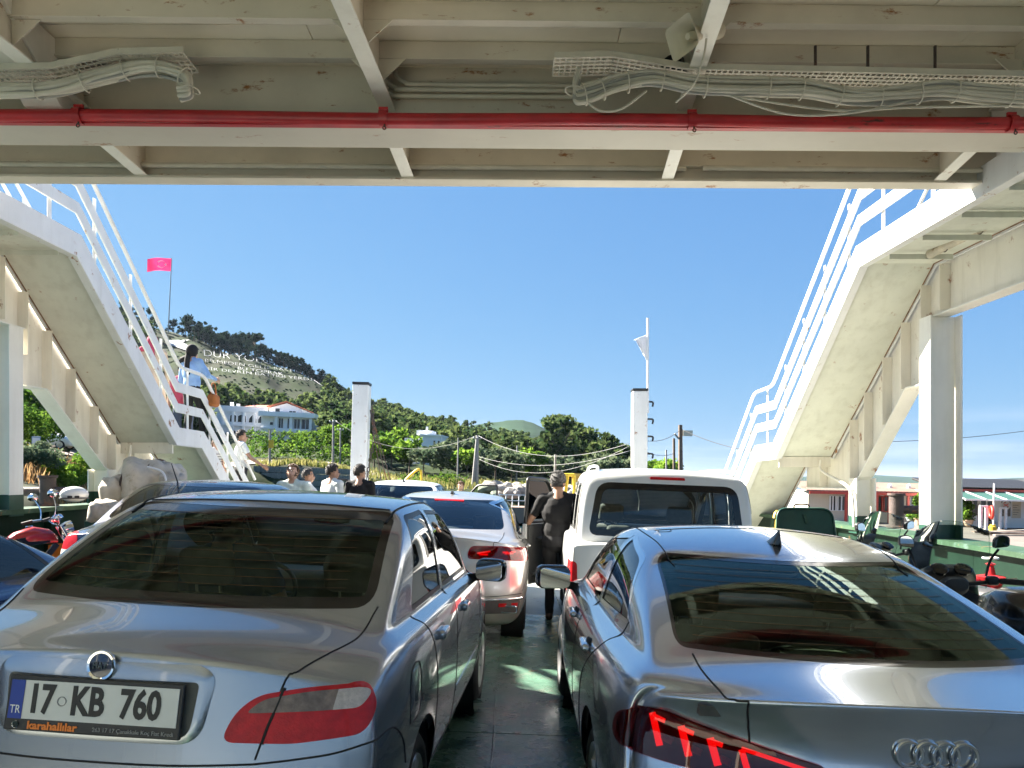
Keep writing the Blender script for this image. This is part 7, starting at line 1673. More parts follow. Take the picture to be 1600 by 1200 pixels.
em = bpy.data.meshes.new('emblem'); pl = [(262, 534), (296, 533), (285, 537), (292, 541), (301, 549), (288, 549), (276, 545), (264, 541)]; em.from_pydata([(x, y, 0) for x, y in pl], [], [tuple(range(len(pl)))]); em.update(); on_slope('emblem', em, lambda u, v: (u, v), sl)
# hill-top flag
fb = G(259, 362); ph = E(267, 403, 362).z - fb.z; fp = empty('hill_flag', fb, (0, R(1.5), 0), 'large red flag flying from a tall pole on the hilltop', 'flag')
MB().tube([(0, 0, 0), (0, 0, ph)], [.28, .16], 8).build('pole', 'pole_grey', fp, smooth=60)
vs = []; nx, nz = 18, 8; Lf, Hf = 11.6, 6.0
for i in range(nx + 1):
    for j in range(nz + 1): u, v = i / nx, j / nz; vs.append((-.2 - Lf * u, .7 * math.sin(u * 7 + v) * u, ph - .3 - Hf * v + .5 * math.sin(u * 5) * u - .2 * u))
m = MB(); m.add(vs, [(i * (nz + 1) + j, (i + 1) * (nz + 1) + j, (i + 1) * (nz + 1) + j + 1, i * (nz + 1) + j + 1) for i in range(nx) for j in range(nz)]); m.build('flag', 'flag_red', fp, smooth=180, fix=False)
def fpt(u, v): return (-.2 - Lf * u, .7 * math.sin(u * 7 + v) * u - .12, ph - .3 - Hf * v + .5 * math.sin(u * 5) * u - .2 * u)
m = MB(); k = 22; ou = [(.40 + .17 * math.cos(t), .5 + .31 * math.sin(t)) for t in np.linspace(.55, 2 * math.pi - .55, k)]; inn = [(.365 + .135 * math.cos(t), .5 + .25 * math.sin(t)) for t in np.linspace(.42, 2 * math.pi - .42, k)]
m.add([fpt(*p) for p in ou + inn], [(i, i + 1, k + i + 1, k + i) for i in range(k - 1)]); m.build('crescent', 'ink_white', fp, fix=False)
st = [(.22 + (.075 if i % 2 == 0 else .03) * math.cos(i * math.pi / 5), .5 + (.14 if i % 2 == 0 else .056) * math.sin(i * math.pi / 5)) for i in range(10)]; m = MB(); m.add([fpt(*p) for p in st], [tuple(range(10))]); m.build('star', 'ink_white', fp, fix=False)

# ------------------------------------------------------------------ houses
def hbox(root, name, mt, x0, x1, y0, y1, z0, z1, bevel=0): return MB().bb((x0, y0, z0), (x1, y1, z1)).build(name, mt, root, bevel=bevel)
def window(root, x0, x1, z0, z1, y, arch=0, frame='wall_white', bars=1, face='y'):
    # opening on a wall facing -y at y; frame proud, pane recessed
    n = 8; pl = [(x0, z0), (x1, z0)] + ([(x1 - (x1 - x0) * k / n, z1 - arch + arch * math.sin(math.pi * k / n)) for k in range(n + 1)] if arch else [(x1, z1), (x0, z1)])
    w = MB().prism(pl, lambda u, v: (u, y - .012, v), lambda u, v: (u, y + .05, v)).build('window', 'window_dark', root)
    MB().tube([(u, y - .03, v) for u, v in pl], .07, 4, closed=True).build('frame', frame, w)
    for k in range(bars): xm = x0 + (x1 - x0) * (k + 1) / (bars + 1); MB().bb((xm - .05, y - .04, z0), (xm + .05, y - .015, z1)).build('mullion', frame, w)
    return w
S = .1433
vb = E(420, 692, 170); vl_ = empty('white_villa', (vb.x, 170, vb.z), (0, R(1.2), R(4)), 'white two-storey villa with red gable roof below the wooded hill', 'house')
def vx(px): return (px - 420) * S
def vz(y): return (692 - y) * S
hbox(vl_, 'wall', 'wall_bluewhite', vx(318), vx(416), 0, 12, -4, vz(645)); hbox(vl_, 'parapet', 'wall_bluewhite', vx(316), vx(417), -.3, .0, vz(646), vz(637))
for k in range(6): hbox(vl_, 'pilaster', 'wall_white', vx(331 + 16.5 * k) - .25, vx(331 + 16.5 * k) + .25, -.25, -.001, -3, vz(646))
hbox(vl_, 'cornice', 'wall_white', vx(316), vx(416.5), -.34, -.002, vz(668), vz(665))
for r_, (za, zb) in enumerate(((vz(664), vz(648)), (vz(687), vz(672)))):
    for a, b, ar in ((322, 329, 0), (359, 369, .4), (371, 384, .4), (388, 400, .9), (402, 413, .9)): window(vl_, vx(a), vx(b), za + .3, zb - .2, -.01, ar)
hbox(vl_, 'wall', 'wall_white', vx(416.3), vx(492), -5, 8, -4, vz(650)); 
hbox(vl_, 'balcony_slab', 'wall_white', vx(414), vx(497), -6.6, 8.2, vz(653), vz(646)); hbox(vl_, 'cornice', 'wall_white', vx(416), vx(493), -5.35, -5.01, vz(672), vz(670))
for a in (440, 462, 491): hbox(vl_, 'column', 'wall_white', vx(a) - .3, vx(a) + .3, -6.2, -5.6, vz(672), vz(653) - .01)
hbox(vl_, 'balcony_wall', 'wall_white', vx(438), vx(493), -6.3, -5.5, vz(676), vz(670.2))
for a, b in ((442, 449), (455, 461), (465, 474), (476, 489)): window(vl_, vx(a), vx(b), vz(671), vz(655), -5.02, 0, bars=1)
window(vl_, vx(429), vx(434), vz(666), vz(661), -5.02, 0, bars=0)
# attic with gable roof
za, zr_ = vz(646), vz(629); hbox(vl_, 'attic_wall', 'wall_white', vx(424), vx(474), -3.0, 7, vz(645.9), vz(639))
m = MB(); m.prism([(vx(424), vz(639)), (vx(474), vz(639)), (vx(450), vz(630.5))], lambda u, v: (u, -2.98, v), lambda u, v: (u, 6.98, v)); m.build('gable', 'wall_white', vl_)
for a, b in ((421, 450), (450, 477)):
    m = MB(); za_, zb_ = (vz(638.5), vz(629)) if a < 450 else (vz(629), vz(639.5)); m.add([(vx(a), -3.8, za_), (vx(b), -3.8, zb_), (vx(b), 8, zb_), (vx(a), 8, za_), (vx(a), -3.8, za_ + .25), (vx(b), -3.8, zb_ + .25), (vx(b), 8, zb_ + .25), (vx(a), 8, za_ + .25)], [(0, 1, 2, 3), (7, 6, 5, 4), (0, 4, 5, 1), (2, 6, 7, 3), (0, 3, 7, 4), (1, 5, 6, 2)]); rf = m.build('roof', 'roof_red', vl_)
m = MB(); m.add([(vx(376), 1, vz(637.5)), (vx(421), 1, vz(637.5)), (vx(447), 6, vz(629.5)), (vx(388), 6, vz(631.5)), (vx(376), 1.0, vz(636.5)), (vx(421), 1.0, vz(636.5)), (vx(447), 6, vz(628.5)), (vx(388), 6, vz(630.5))], [(3, 2, 1, 0), (4, 5, 6, 7), (0, 1, 5, 4), (2, 3, 7, 6), (0, 4, 7, 3), (1, 2, 6, 5)]); m.build('roof', 'roof_red', vl_)
for a, z_ in ((356, 630), (366, 632), (391, 633)): hbox(vl_, 'chimney', 'wall_white', vx(a) - .3, vx(a) + .3, 2.2, 2.9, vz(640), vz(z_))
window(vl_, vx(433), vx(440), vz(645), vz(639), -3.0, 0, bars=0); window(vl_, vx(454), vx(464), vz(645), vz(642), -3.0, 0)
hbox(vl_, 'annexe', 'wall_white', vx(492.2), vx(524), -2, 5, -4, vz(681)); hbox(vl_, 'annexe_roof', 'wall_white', vx(491), vx(526), -2.4, 5.4, vz(681) + .003, vz(679)); hbox(vl_, 'chimney', 'wall_white', vx(510), vx(514.5), 1, 1.8, vz(678.9), vz(672))
S2 = .1215
hb2 = E(672, 712, 144); h2 = empty('white_house', (hb2.x, 144, hb2.z), (0, R(1.2), R(-6)), 'small flat-roofed white house half hidden by trees', 'house')
hbox(h2, 'wall', 'wall_bluewhite', -17 * S2, 17 * S2, 0, 6, -2, 31 * S2); hbox(h2, 'roof_slab', 'wall_white', -18 * S2, 18 * S2, -.3, 6.2, 31 * S2 + .003, 33 * S2); hbox(h2, 'roof_room', 'wall_white', -27 * S2, -2 * S2, 2, 6, 33.1 * S2, 40 * S2); hbox(h2, 'chimney', 'wall_white', -11 * S2, -8 * S2, 1.4, 1.8, 33.1 * S2, 46 * S2); hbox(h2, 'wall', 'wall_bluewhite', -46 * S2, -17.2 * S2, 2, 6, -2, 27 * S2)
for a in (4, 11): window(h2, a * S2, (a + 4) * S2, 17 * S2, 24 * S2, -.01, 0, bars=0)
S3 = .075
hb3 = E(60, 625, 92); h3 = empty('hillside_cottage', (hb3.x, 92, hb3.z), (0, 0, R(10)), 'grey-roofed cottage with red chimney on the wooded slope at left', 'house')
hbox(h3, 'wall', 'wall_cream', -2.8, 2.2, 0, 5, -3, .9); m = MB(); m.add([(-3.3, -.6, .8), (2.8, -.6, .9), (2.8, 5, 2.0), (-3.3, 5, 1.9), (-3.3, -.6, .95), (2.8, -.6, 1.05), (2.8, 5, 2.15), (-3.3, 5, 2.05)], [(0, 1, 2, 3), (7, 6, 5, 4), (0, 4, 5, 1), (2, 6, 7, 3), (0, 3, 7, 4), (1, 5, 6, 2)]); m.build('roof', 'roof_grey', h3); hbox(h3, 'chimney', 'red_frame', -.2, .4, 2, 2.6, 1.6, 2.9); window(h3, -1.6, -.4, -.5, .5, -.01)

# ------------------------------------------------------------------ shore: road, wall, hedges, rocks, kiosk
def ribbon(name, mt, pts, w, lift):
    vs = []; 
    for px, d in pts: a, b = G(px, d), G(px, d + w); vs += [(a.x, a.y, a.z + lift), (b.x, b.y, b.z + lift)]
    m = MB(); m.add(vs, [(i * 2, i * 2 + 2, i * 2 + 3, i * 2 + 1) for i in range(len(pts) - 1)]); return tag(m.build(name, mt, fix=False), kind='structure')
ribbon('coast_road', 'road', [(px, float(np.interp(px, [-300, 60, 200, 300, 420, 560, 640], [46, 50, 66, 84, 93, 93, 88]))) for px in range(-300, 641, 10)], 6, .12)
w0, w1 = E(396, 727, 87.5), E(566, 733, 84); sw = empty('stone_sea_wall', (w0.x, w0.y, -2.8), label='grey stone retaining wall along the shore road', cat='wall')
rk = random.Random(4); nc = 44; rows = 7
for r_ in range(rows):
    for k in range(nc):
        t0, t1 = (k + (r_ % 2) * .5) / (nc + .5), (k + 1 + (r_ % 2) * .5) / (nc + .5); a = w0.lerp(w1, t0) - Vector((w0.x, w0.y, 0)); b = w0.lerp(w1, min(1, t1)) - Vector((w0.x, w0.y, 0)); z0_, z1_ = r_ / rows, (r_ + 1) / rows; H_ = a.z + 2.8
        q = MB().bb((0, 0, 0), ((b - a).length - .04, .6, H_ / rows - .04)).build('stone', 'stone', sw) if (k == 0 and r_ == 0) else None
        if q is not None: stone_me = q.data
        else: q = bpy.data.objects.new('stone', stone_me); COL.objects.link(q); q.parent = sw
        q.location = (a.x, a.y + rk.uniform(-.04, .04), z0_ * H_); q.rotation_euler = (0, 0, math.atan2((w1 - w0).y, (w1 - w0).x)); q.scale = (rk.uniform(.93, 1), 1, rk.uniform(.92, 1) * H_ / (w0.z + 2.8))
def hedge(label, pts, h, wd, per, leaf, seed, size=.16):
    rs = np.random.RandomState(seed); C, Rr = [], []
    o = G(*pts[0])
    for (a, da), (b, db) in zip(pts[:-1], pts[1:]):
        n_ = max(2, int((G(a, da) - G(b, db)).length / .8))
        for k in range(n_):
            t = k / n_; p = G(a + (b - a) * t, da + (db - da) * t) - o
            for z in np.arange(.25, h, .6): C.append((p.x + rs.uniform(-.3, .3), p.y + rs.uniform(-.4, .4) * wd, p.z + z)); s = .55 * (1 + .35 * rs.rand()); Rr.append((s * 1.1, s * wd, s))
            if rs.rand() < .35: C.append((p.x, p.y, p.z + h + .1)); Rr.append((.4, .4, .55 * rs.rand() + .25))
    root = empty('hedge', o, label=label, cat='hedge'); link_mesh('foliage', quads_mesh('foliage', leaf_cloud(C, Rr, per, size, rs)), leaf, root); return root
hedge('lower bright green hedge beside the shore road', [(398, 104), (470, 105), (560, 104)], 2.6, 1.2, 26, 'leaf_bright', 1, .2)
hedge('upper dark green hedge in front of the villa', [(385, 124), (470, 126), (575, 124)], 2.9, 1.5, 26, 'leaf_hedge', 2, .2)
hedge('clipped low hedge on the shore bank, centre', [(632, 80), (690, 80), (735, 79)], 1.0, 1.3, 30, 'leaf_hedge', 3, .14)
for px, d, h, key, lab in ((512, 128, 4.8, 'round', 'bright green tree beside the villa annexe'), (470, 132, 3.9, 'round', 'bright round tree directly in front of the villa'), (545, 126, 6, 'round', 'bright tree touching the left tower'), (585, 110, 5.5, 'round', 'light green tree just right of the left tower'), (612, 118, 7, 'round', 'tall light green tree left of the small white house'), (640, 112, 6, 'round', 'bright tree in front of the small white house'), (662, 105, 5, 'olive', 'silvery olive tree below the small white house'), (690, 108, 5.5, 'olive', 'silvery olive tree right of the small white house'), (718, 122, 7, 'olive', 'tall grey green tree left of the double pole'), (730, 106, 5, 'round', 'bright yellow-green tree by the double pole'), (775, 112, 6.5, 'olive', 'grey green tree right of the double pole'), (800, 108, 5, 'olive', 'lower olive tree near the shore, centre'), (832, 120, 6, 'round', 'light green tree left of the dry slope'), (576, 100, 4.5, 'round', 'low bright tree beside the hoist chain'), (1046, 95, 5.2, 'round', 'round green tree right of the right tower'), (1030, 100, 5, 'round', 'green tree just behind the right tower'), (1075, 100, 4, 'round', 'low green tree at the foot of the utility pole')):
    plant(key, 'broadleaf_tree', G(px, d), h, rnd, lab, 'tree', wide=1.15)
# boulders
rk = random.Random(9)
def boulder_me(seed):
    r_ = np.random.RandomState(seed); bm = bmesh.new(); bmesh.ops.create_icosphere(bm, subdivisions=2, radius=.5)
    for v in bm.verts: v.co *= 1 + .22 * math.sin(v.co.x * 7 + seed) * math.cos(v.co.y * 6 + seed * 2) + r_.uniform(-.06, .06); v.co.z *= .75
    me = bpy.data.meshes.new('boulder'); bm.to_mesh(me); bm.free(); me.materials.append(MATS['boulder']); return me
BM = [boulder_me(k) for k in range(6)]
for k in range(70):
    px = rk.uniform(760, 985); d = 73.5 + rk.uniform(0, 4.5) + (px - 760) * .006; p = G(px, d); o = bpy.data.objects.new('boulder', rk.choice(BM)); COL.objects.link(o); s = rk.uniform(.7, 2.0); o.location = p + Vector((0, 0, s * .12)); o.scale = (s * 1.2, s, s); o.rotation_euler = (rk.uniform(-.3, .3), rk.uniform(-.3, .3), rk.uniform(0, 6)); tag(o, 'tan boulder in the rock bank along the far shore', 'boulder', 'boulders along the far shore')
# white shore railing
sr_ = empty('shore_railing', E(850, 790, 69), label='white pipe railing along the waterside below the boulders', cat='railing'); o0 = Vector(sr_.location); a, b = E(770, 792, 69) - o0, E(962, 793, 69) - o0
a.z = b.z = -.2
for k in range(20): p = a.lerp(b, k / 19); MB().tube([p, p + Vector((0, 0, 1.15))], .05, 5).build('post', 'stair_white', sr_)
for z in (.6, 1.12): MB().tube([a + Vector((0, 0, z)), b + Vector((0, 0, z))], .04, 5).build('rail', 'stair_white', sr_)
q = MB().bb((a.x - 1, -.4, -1.6), (b.x + 1, 4.5, -.2)).build('plinth', 'roof_pink', sr_)
kb = E(915, 772, 78); ki = empty('yellow_kiosk', (kb.x, 78, kb.z - .4), (0, 0, R(-6)), 'small yellow kiosk on the shore beside the man', 'kiosk')
MB().bb((-1.5, 0, 0), (1.7, 2.6, 2.2)).build('wall', 'kiosk_yellow', ki); MB().bb((-1.75, -.3, 2.203), (1.95, 2.9, 2.5)).build('roof', 'kiosk_yellow', ki)
for x in (-.9, .2, 1.1): MB().bb((x - .25, -.03, .8), (x + .25, .02, 1.6)).build('window', 'wall_white' if x < 0 else 'window_dark', ki)
# poles and wires
def pole(label, px, ytop, d, mt='pole_grey', r=.12, base=None, arms=True, twin=False):
    b = G(px, d) if base is None else base; t = E(px, ytop, d); root = empty('utility_pole', b, label=label, cat='utility pole'); o_ = t - b
    MB().tube([(0, 0, -.5), o_], [r * 1.25, r], 8).build('pole', mt, root, smooth=60)
    if twin: MB().tube([(-.45, 0, -.5), o_ + Vector((0, 0, -.1))], [r * 1.1, r], 8).build('brace_pole', mt, root, smooth=60)
    if arms:
        MB().beam(o_ + Vector((-.45, -.12, -.35)), o_ + Vector((.45, -.12, -.35)), .1, .1).build('crossarm', mt, root)
        for x in (-.4, 0, .4): MB().lathe([(0, 0), (.06, 0), (.07, .06), (.04, .12), (0, .14)], 8, Matrix.Translation(o_ + Vector((x, -.12, -.29)))).build('insulator', 'wall_white', root)
    return root, t
pp, tA = pole('tall grey double utility pole at centre, above the beige saloon', 746, 680, 80, r=.16, twin=True)
_, tB = pole('thin utility pole just left of the left tower', 521, 655, 92); _, tC = pole('utility pole with yellow box near the villa', 422, 672, 90, arms=False)
yb = MB().bb((-.28, -.2, 0), (.28, -.02, .95)).build('yellow_box', 'yellow_paint', _); yb.location = (.15, 0, E(422, 700, 90).z - G(422, 90).z)
_, tD = pole('slim utility pole between tower and villa annexe', 532, 668, 104, r=.09); _, tE = pole('slim pole left of the double pole', 716, 684, 100, r=.09, arms=False); _, tF = pole('slim utility pole above the dry slope', 868, 710, 82, r=.12, arms=False); _, tG = pole('short pole right of the double pole', 808, 696, 110, r=.09, arms=False)
_, tH = pole('tall brown utility pole with lamp box right of the right tower', 1063, 664, 62, 'wood_pole', .17, E(1064, 790, 62), arms=False)
MB().bb((.18, -.3, -.9), (.95, .1, -.45)).build('lamp_box', 'wall_cream', _).location = tH - Vector(_.location)
MB().beam((-.12, 0, -1.1), (-.5, -.2, -.75), .12, .1).build('floodlight', 'pole_grey', _).location = tH - Vector(_.location)
_, tI = pole('shorter brown pole beside the tall brown pole', 1053, 685, 60, 'wood_pole', .10, E(1054, 790, 60), arms=False); _, tJ = pole('thin pale pole between the tower and brown poles', 1041, 703, 66, 'pole_grey', .07, E(1042, 790, 66), arms=False)
def wire(label, p, q, sag, r=.03, mt='wire'):
    m = MB(); n_ = 24; m.tube([p.lerp(q, k / n_) - Vector((0, 0, 4 * sag * (k / n_) * (1 - k / n_))) for k in range(n_ + 1)], r, 4); return tag(m.build('overhead_wire', mt, smooth=180), label, 'wire')
wire('sagging pale wire from the double pole to the right tower side', tA, E(985, 692, 62), 1.6, .02); wire('lower sagging wire right of the double pole', tA - Vector((0, 0, 2.2)), E(985, 704, 62), 1.1, .02); wire('lowest wire right of the double pole', tA - Vector((0, 0, 2.4)), E(985, 696, 62), 1.9, .018)
wire('wire from the double pole to the thin pole by the left tower', tA, tB, 2.4, .02); wire('wire from the thin pole to the pole with yellow box', tB - Vector((0, 0, .6)), tC - Vector((0, 0, .2)), .5, .018); wire('wire from the yellow-box pole across the villa to the left', tC - Vector((0, 0, .2)), E(330, 668, 80), .6, .018); wire('dark wire rising from the right tower to the brown pole', E(1012, 689, 50), tH - Vector((0, 0, .4)), .3, .022, 'wire_dark'); wire('dark wire from the brown pole to the right stair', tH - Vector((0, 0, .3)), E(1320, 702, 50), 1.0, .03, 'wire_dark'); wire('dark wire crossing the sky behind the right posts', E(1300, 690, 40), E(1640, 668, 40), .25, .02, 'wire_dark'); wire('thin dark wire from the short brown pole to the tower', tI - Vector((0, 0, 1.2)), E(1010, 706, 50), .2, .02, 'wire_dark')

# left bank: conifers, bush, dry grass, sign, parked car
rs = np.random.RandomState(2)
def near_plant(kind, name, px, d, h, leaf, per, size, label, cat, seed, wide=1.0, tr=True):
    p = G(px, d); root = empty(name, p, label=label, cat=cat); rs_ = np.random.RandomState(seed); C, Rr = crown(kind, h, rs_); C = [(x * wide, y * wide, z) for x, y, z in C]
    link_mesh('crown' if tr else 'foliage', quads_mesh('crown', leaf_cloud(C, Rr, per, size, rs_)), leaf, root)
    if tr: trunk_mb(h * .8, h * .028, random.Random(seed), 6, zstart=.3).build('trunk', 'bark', root, smooth=60)
    return root
near_plant('round', 'small_tree', 104, 40, 3.6, 'leaf_bright', 420, .085, 'small bright green tree on the left bank behind the stair frame', 'tree', 3, 1.35)
near_plant('cypress', 'cypress_tree', 80, 62, 6.8, 'leaf_cypress', 300, .13, 'dark conifer on the left slope, the taller of two', 'tree', 4); near_plant('cypress', 'cypress_tree', 102, 58, 5.4, 'leaf_cypress', 300, .13, 'dark conifer on the left slope, the shorter of two', 'tree', 5, 1.2)
near_plant('bush', 'shrub', 32, 47, 3.4, 'leaf_hedge', 420, .11, 'big green shrub at the left bank beside the left post', 'shrub', 6, 1.2, False); near_plant('bush', 'shrub', 45, 37, 1.9, 'leaf_olive', 420, .08, 'low grey green shrub at the foot of the dry bank', 'shrub', 7, 1.1, False); near_plant('bush', 'shrub', 60, 66, 4.0, 'leaf_olive', 300, .13, 'olive green shrub below the cottage', 'shrub', 8, 1.1, False)
out = []
for k in range(5200):
    px = rs.uniform(-60, 260); d = rs.uniform(34.5, 49) if px < 160 else rs.uniform(48, 60); p = G(px, d); h = .35 + .55 * rs.rand(); a = rs.rand() * 6.28; w = .03 + .03 * rs.rand(); l = rs.uniform(-.25, .25, 2); c_, s_ = math.cos(a) * w, math.sin(a) * w
    out.append(np.array([(p.x - c_, p.y - s_, p.z - .05), (p.x + c_, p.y + s_, p.z - .05), (p.x + c_ * .3 + l[0], p.y + s_ * .3 + l[1], p.z + h), (p.x - c_ * .3 + l[0], p.y - s_ * .3 + l[1], p.z + h)]))
tag(link_mesh('dry_grass', quads_mesh('dry_grass', np.concatenate(out)), 'dry_grass'), 'tall dry golden grass on the left bank', 'grass', kind='stuff')
out = []
for k in range(5200):
    px = rs.uniform(400, 1000); d = rs.uniform(76, 100) if px > 570 else rs.uniform(89, 93); p = G(px, d); h = .25 + .5 * rs.rand(); a = rs.rand() * 6.28; w = .09; l = rs.uniform(-.2, .2, 2); c_, s_ = math.cos(a) * w, math.sin(a) * w
    out.append(np.array([(p.x - c_, p.y - s_, p.z - .05), (p.x + c_, p.y + s_, p.z - .05), (p.x + c_ * .3 + l[0], p.y + s_ * .3 + l[1], p.z + h), (p.x - c_ * .3 + l[0], p.y - s_ * .3 + l[1], p.z + h)]))
tag(link_mesh('shore_grass', quads_mesh('shore_grass', np.concatenate(out)), 'shore_grass'), 'yellow green grass along the far shore bank', 'grass', kind='stuff')
sg_ = G(57, 44); rsn = empty('road_sign', sg_, (0, 0, R(8)), 'pale square road sign on the left bank', 'sign'); t_ = E(59, 690, 44).z - sg_.z
MB().tube([(0, 0, -.2), (0, 0, t_ + .3)], .045, 8).build('post', 'pole_grey', rsn, smooth=60); MB().bb((-.24, -.075, t_ - .28), (.24, -.05, t_ + .30)).build('board', 'signal_blue', rsn, bevel=.01); MB().bb((-.2, -.082, t_ - .2), (.2, -.076, t_ + .22)).build('board_face', 'wall_bluewhite', rsn)
c2 = Car(HB, 1); cb = G(20, 52); pc = empty('parked_car', cb + Vector((0, 0, .15)), (0, 0, R(-84)), 'pale car parked on the road beyond the left bank', 'car')
c2.imprint([(.75, 1.06), (2.75, 1.03), (2.35, 1.36), (1.1, 1.38)], 'right', 'side_glass'); c2.imprint([(.75, 1.06), (2.75, 1.03), (2.35, 1.36), (1.1, 1.38)], 'left', 'side_glass')
c2.emit(pc, {'body': ('body', 'paint_white', 0), 'side_glass': ('side_window', 'window_dark', -.002)}, liner=False)
for x, y, sd in ((.73, .85, 1), (-.73, .85, -1), (.73, 3.4, 1), (-.73, 3.4, -1)): wheel(pc, x, y, .31, .2, sd, 5)

# ------------------------------------------------------------------ right quay with cafes
ZQ = -1.5
qpoly = [(6.9, -20), (6.9, 16), (9.5, 24), (17, 42), (24, 62), (32, 90), (140, 90), (140, -20)]
quay = tag(MB().prism(qpoly, lambda u, v: (u, v, ZQ - .03), lambda u, v: (u, v, -6)).build('quay', 'concrete'), kind='structure')
for i in range(11):
    for j in range(12):                              # cast slabs
        x0, y0 = 9.5 + i * 4.0, 10 + j * 4.4
        if x0 < np.interp(y0 + 4.4, [16, 24, 42, 62], [7.2, 9.8, 17.4, 24.4]): continue
        MB().bb((x0 + .02, y0 + .02, ZQ - .03), (x0 + 3.98, y0 + 4.38, ZQ + .004 * ((i * 2 + j) % 3))).build('paving_slab', 'concrete', quay)
def facade(label, pxa, pxb, d, rot): a, b = E(pxa, 815, d), E(pxb, 815, d); return empty('quay_cafe', (a.x, d, ZQ), (0, 0, rot), label, 'building'), (b.x - a.x)
ca, wA = facade('low white cafe with red-framed windows and pale tiled roof on the quay', 1262, 1462, 62, 0)
def sA(px): return (px - 1262) / 200 * wA
hbox(ca, 'wall', 'wall_cream', 0, wA, 0, 7, 0, 2.45)
for k in range(38):                                  # tiled roof as courses
    x = -.6 + (wA + 1.2) * k / 38; m = MB(); m.add([(x, -1.2, 2.45), (x + (wA + 1.2) / 38 - .04, -1.2, 2.45), (x + (wA + 1.2) / 38 - .04, 3, 3.15), (x, 3, 3.15), (x, -1.2, 2.57), (x + (wA + 1.2) / 38 - .04, -1.2, 2.57), (x + (wA + 1.2) / 38 - .04, 3, 3.27), (x, 3, 3.27)], [(0, 1, 2, 3), (7, 6, 5, 4), (0, 4, 5, 1), (2, 6, 7, 3), (0, 3, 7, 4), (1, 5, 6, 2)]); m.build('roof_tile_course', 'roof_pink', ca)
hbox(ca, 'fascia', 'red_frame', -.4, wA + .2, -1.34, -1.22, 2.25, 2.47)
for a, b, z0_, z1_ in ((1296, 1305, .9, 2.1), (1308, 1320, .9, 2.1), (1362, 1377, .9, 2.15), (1380, 1405, .9, 2.15), (1420, 1424, .3, 2.1)): window(ca, sA(a), sA(b), z0_, z1_, -.02, 0, 'red_frame' if 1340 < a < 1410 else 'wall_white', 1)
for a in (1359, 1378, 1407, 1312, 1340): hbox(ca, 'post', 'red_frame', sA(a) - .09, sA(a) + .09, -1.2, -1.05, 0, 2.44)
hbox(ca, 'board', 'wall_white', sA(1377), sA(1387), -1.1, -1.04, 1.25, 1.95); 
for k, a in enumerate((1367, 1395, 1425)): MB().lathe([(0, 0), (.16, 0), (.18, .35), (0, .5)], 10, Matrix.Translation((sA(a), .6, 2.72))).build('roof_vent', 'wall_white', ca, smooth=40)
cb_, wB = facade('white cafe with green awning and round logos in its windows', 1470, 1720, 58, 0)
def sB(px): return (px - 1470) / 250 * wB
hbox(cb_, 'wall', 'wall_white', 0, wB, 0, 6, 0, 2.75)
for k in range(60): MB().lathe([(.12, 0), (.12, 4)], 6, Matrix.Translation((-.3 + (wB + .5) * k / 60, -.4, 2.95)) @ Matrix.Rotation(R(-80), 4, 'X')).build('roof_tile_row', 'black_plastic', cb_, smooth=60)
hbox(cb_, 'fascia', 'red_frame', -.3, wB + .2, -.45, -.3, 2.72, 2.9)
m = MB(); nA_ = 8
for k in range(nA_):
    x0, x1 = wB * k / nA_ + .03, wB * (k + 1) / nA_ - .03; o = MB().add([(x0, -.3, 2.72), (x1, -.3, 2.72), (x1, -3.0, 2.15), (x0, -3.0, 2.15), (x0, -.3, 2.70), (x1, -.3, 2.70), (x1, -3.0, 2.13), (x0, -3.0, 2.13)], [(0, 1, 2, 3), (7, 6, 5, 4), (0, 4, 5, 1), (2, 6, 7, 3), (0, 3, 7, 4), (1, 5, 6, 2)]).build('awning_panel', 'awning_green', cb_)
    MB().beam((x0 - .03, -.3, 2.76), (x0 - .03, -3.02, 2.19), .1, .06).build('awning_rib', 'stair_white', cb_)
MB().beam((0, -3.05, 2.14), (wB, -3.05, 2.14), .1, .12).build('awning_bar', 'stair_white', cb_); MB().beam((0, -.28, 2.74), (wB, -.28, 2.74), .08, .1).build('awning_bar', 'stair_white', cb_)
for a, b in ((1499, 1527), (1530, 1551), (1562, 1579), (1600, 1640)):
    w = window(cb_, sB(a), sB(b), .1 if a == 1530 else .85, 2.1, -.02, 0, 'wall_white', 1 if a == 1530 else 0)
    if a in (1499, 1562):
        cx_, cz_ = (sB(a) + sB(b)) / 2, 1.72; M = Matrix.Translation((cx_, -.045, cz_)) @ Matrix.Rotation(R(90), 4, 'X'); dsk = MB().lathe([(0, 0), (.36, 0), (.36, -.01), (0, -.01)], 28, M).build('logo_disc', 'plate_white', w)
        for (u, v, u2, v2, mt, wd_) in ((-.2, -.1, .2, .12, 'ring_red', .05), (-.2, .12, .2, -.1, 'ring_red', .05), (.02, -.22, .16, -.12, 'base_green', .07), (-.14, .18, -.02, .24, 'red_frame', .07)): MB().beam((cx_ + u, -.06, cz_ + v), (cx_ + u2, -.06, cz_ + v2), .01, wd_, (0, 0, 1)).build('logo_mark', mt, dsk)
hbox(cb_, 'menu_board', 'wall_cream', sB(1580), sB(1594), -.06, -.005, .75, 2.05)
for k in range(5): hbox(cb_, 'menu_line', 'rusty_iron', sB(1581.5), sB(1588 + k % 3 * 2), -.075, -.062, 1.0 + k * .18, 1.03 + k * .18)
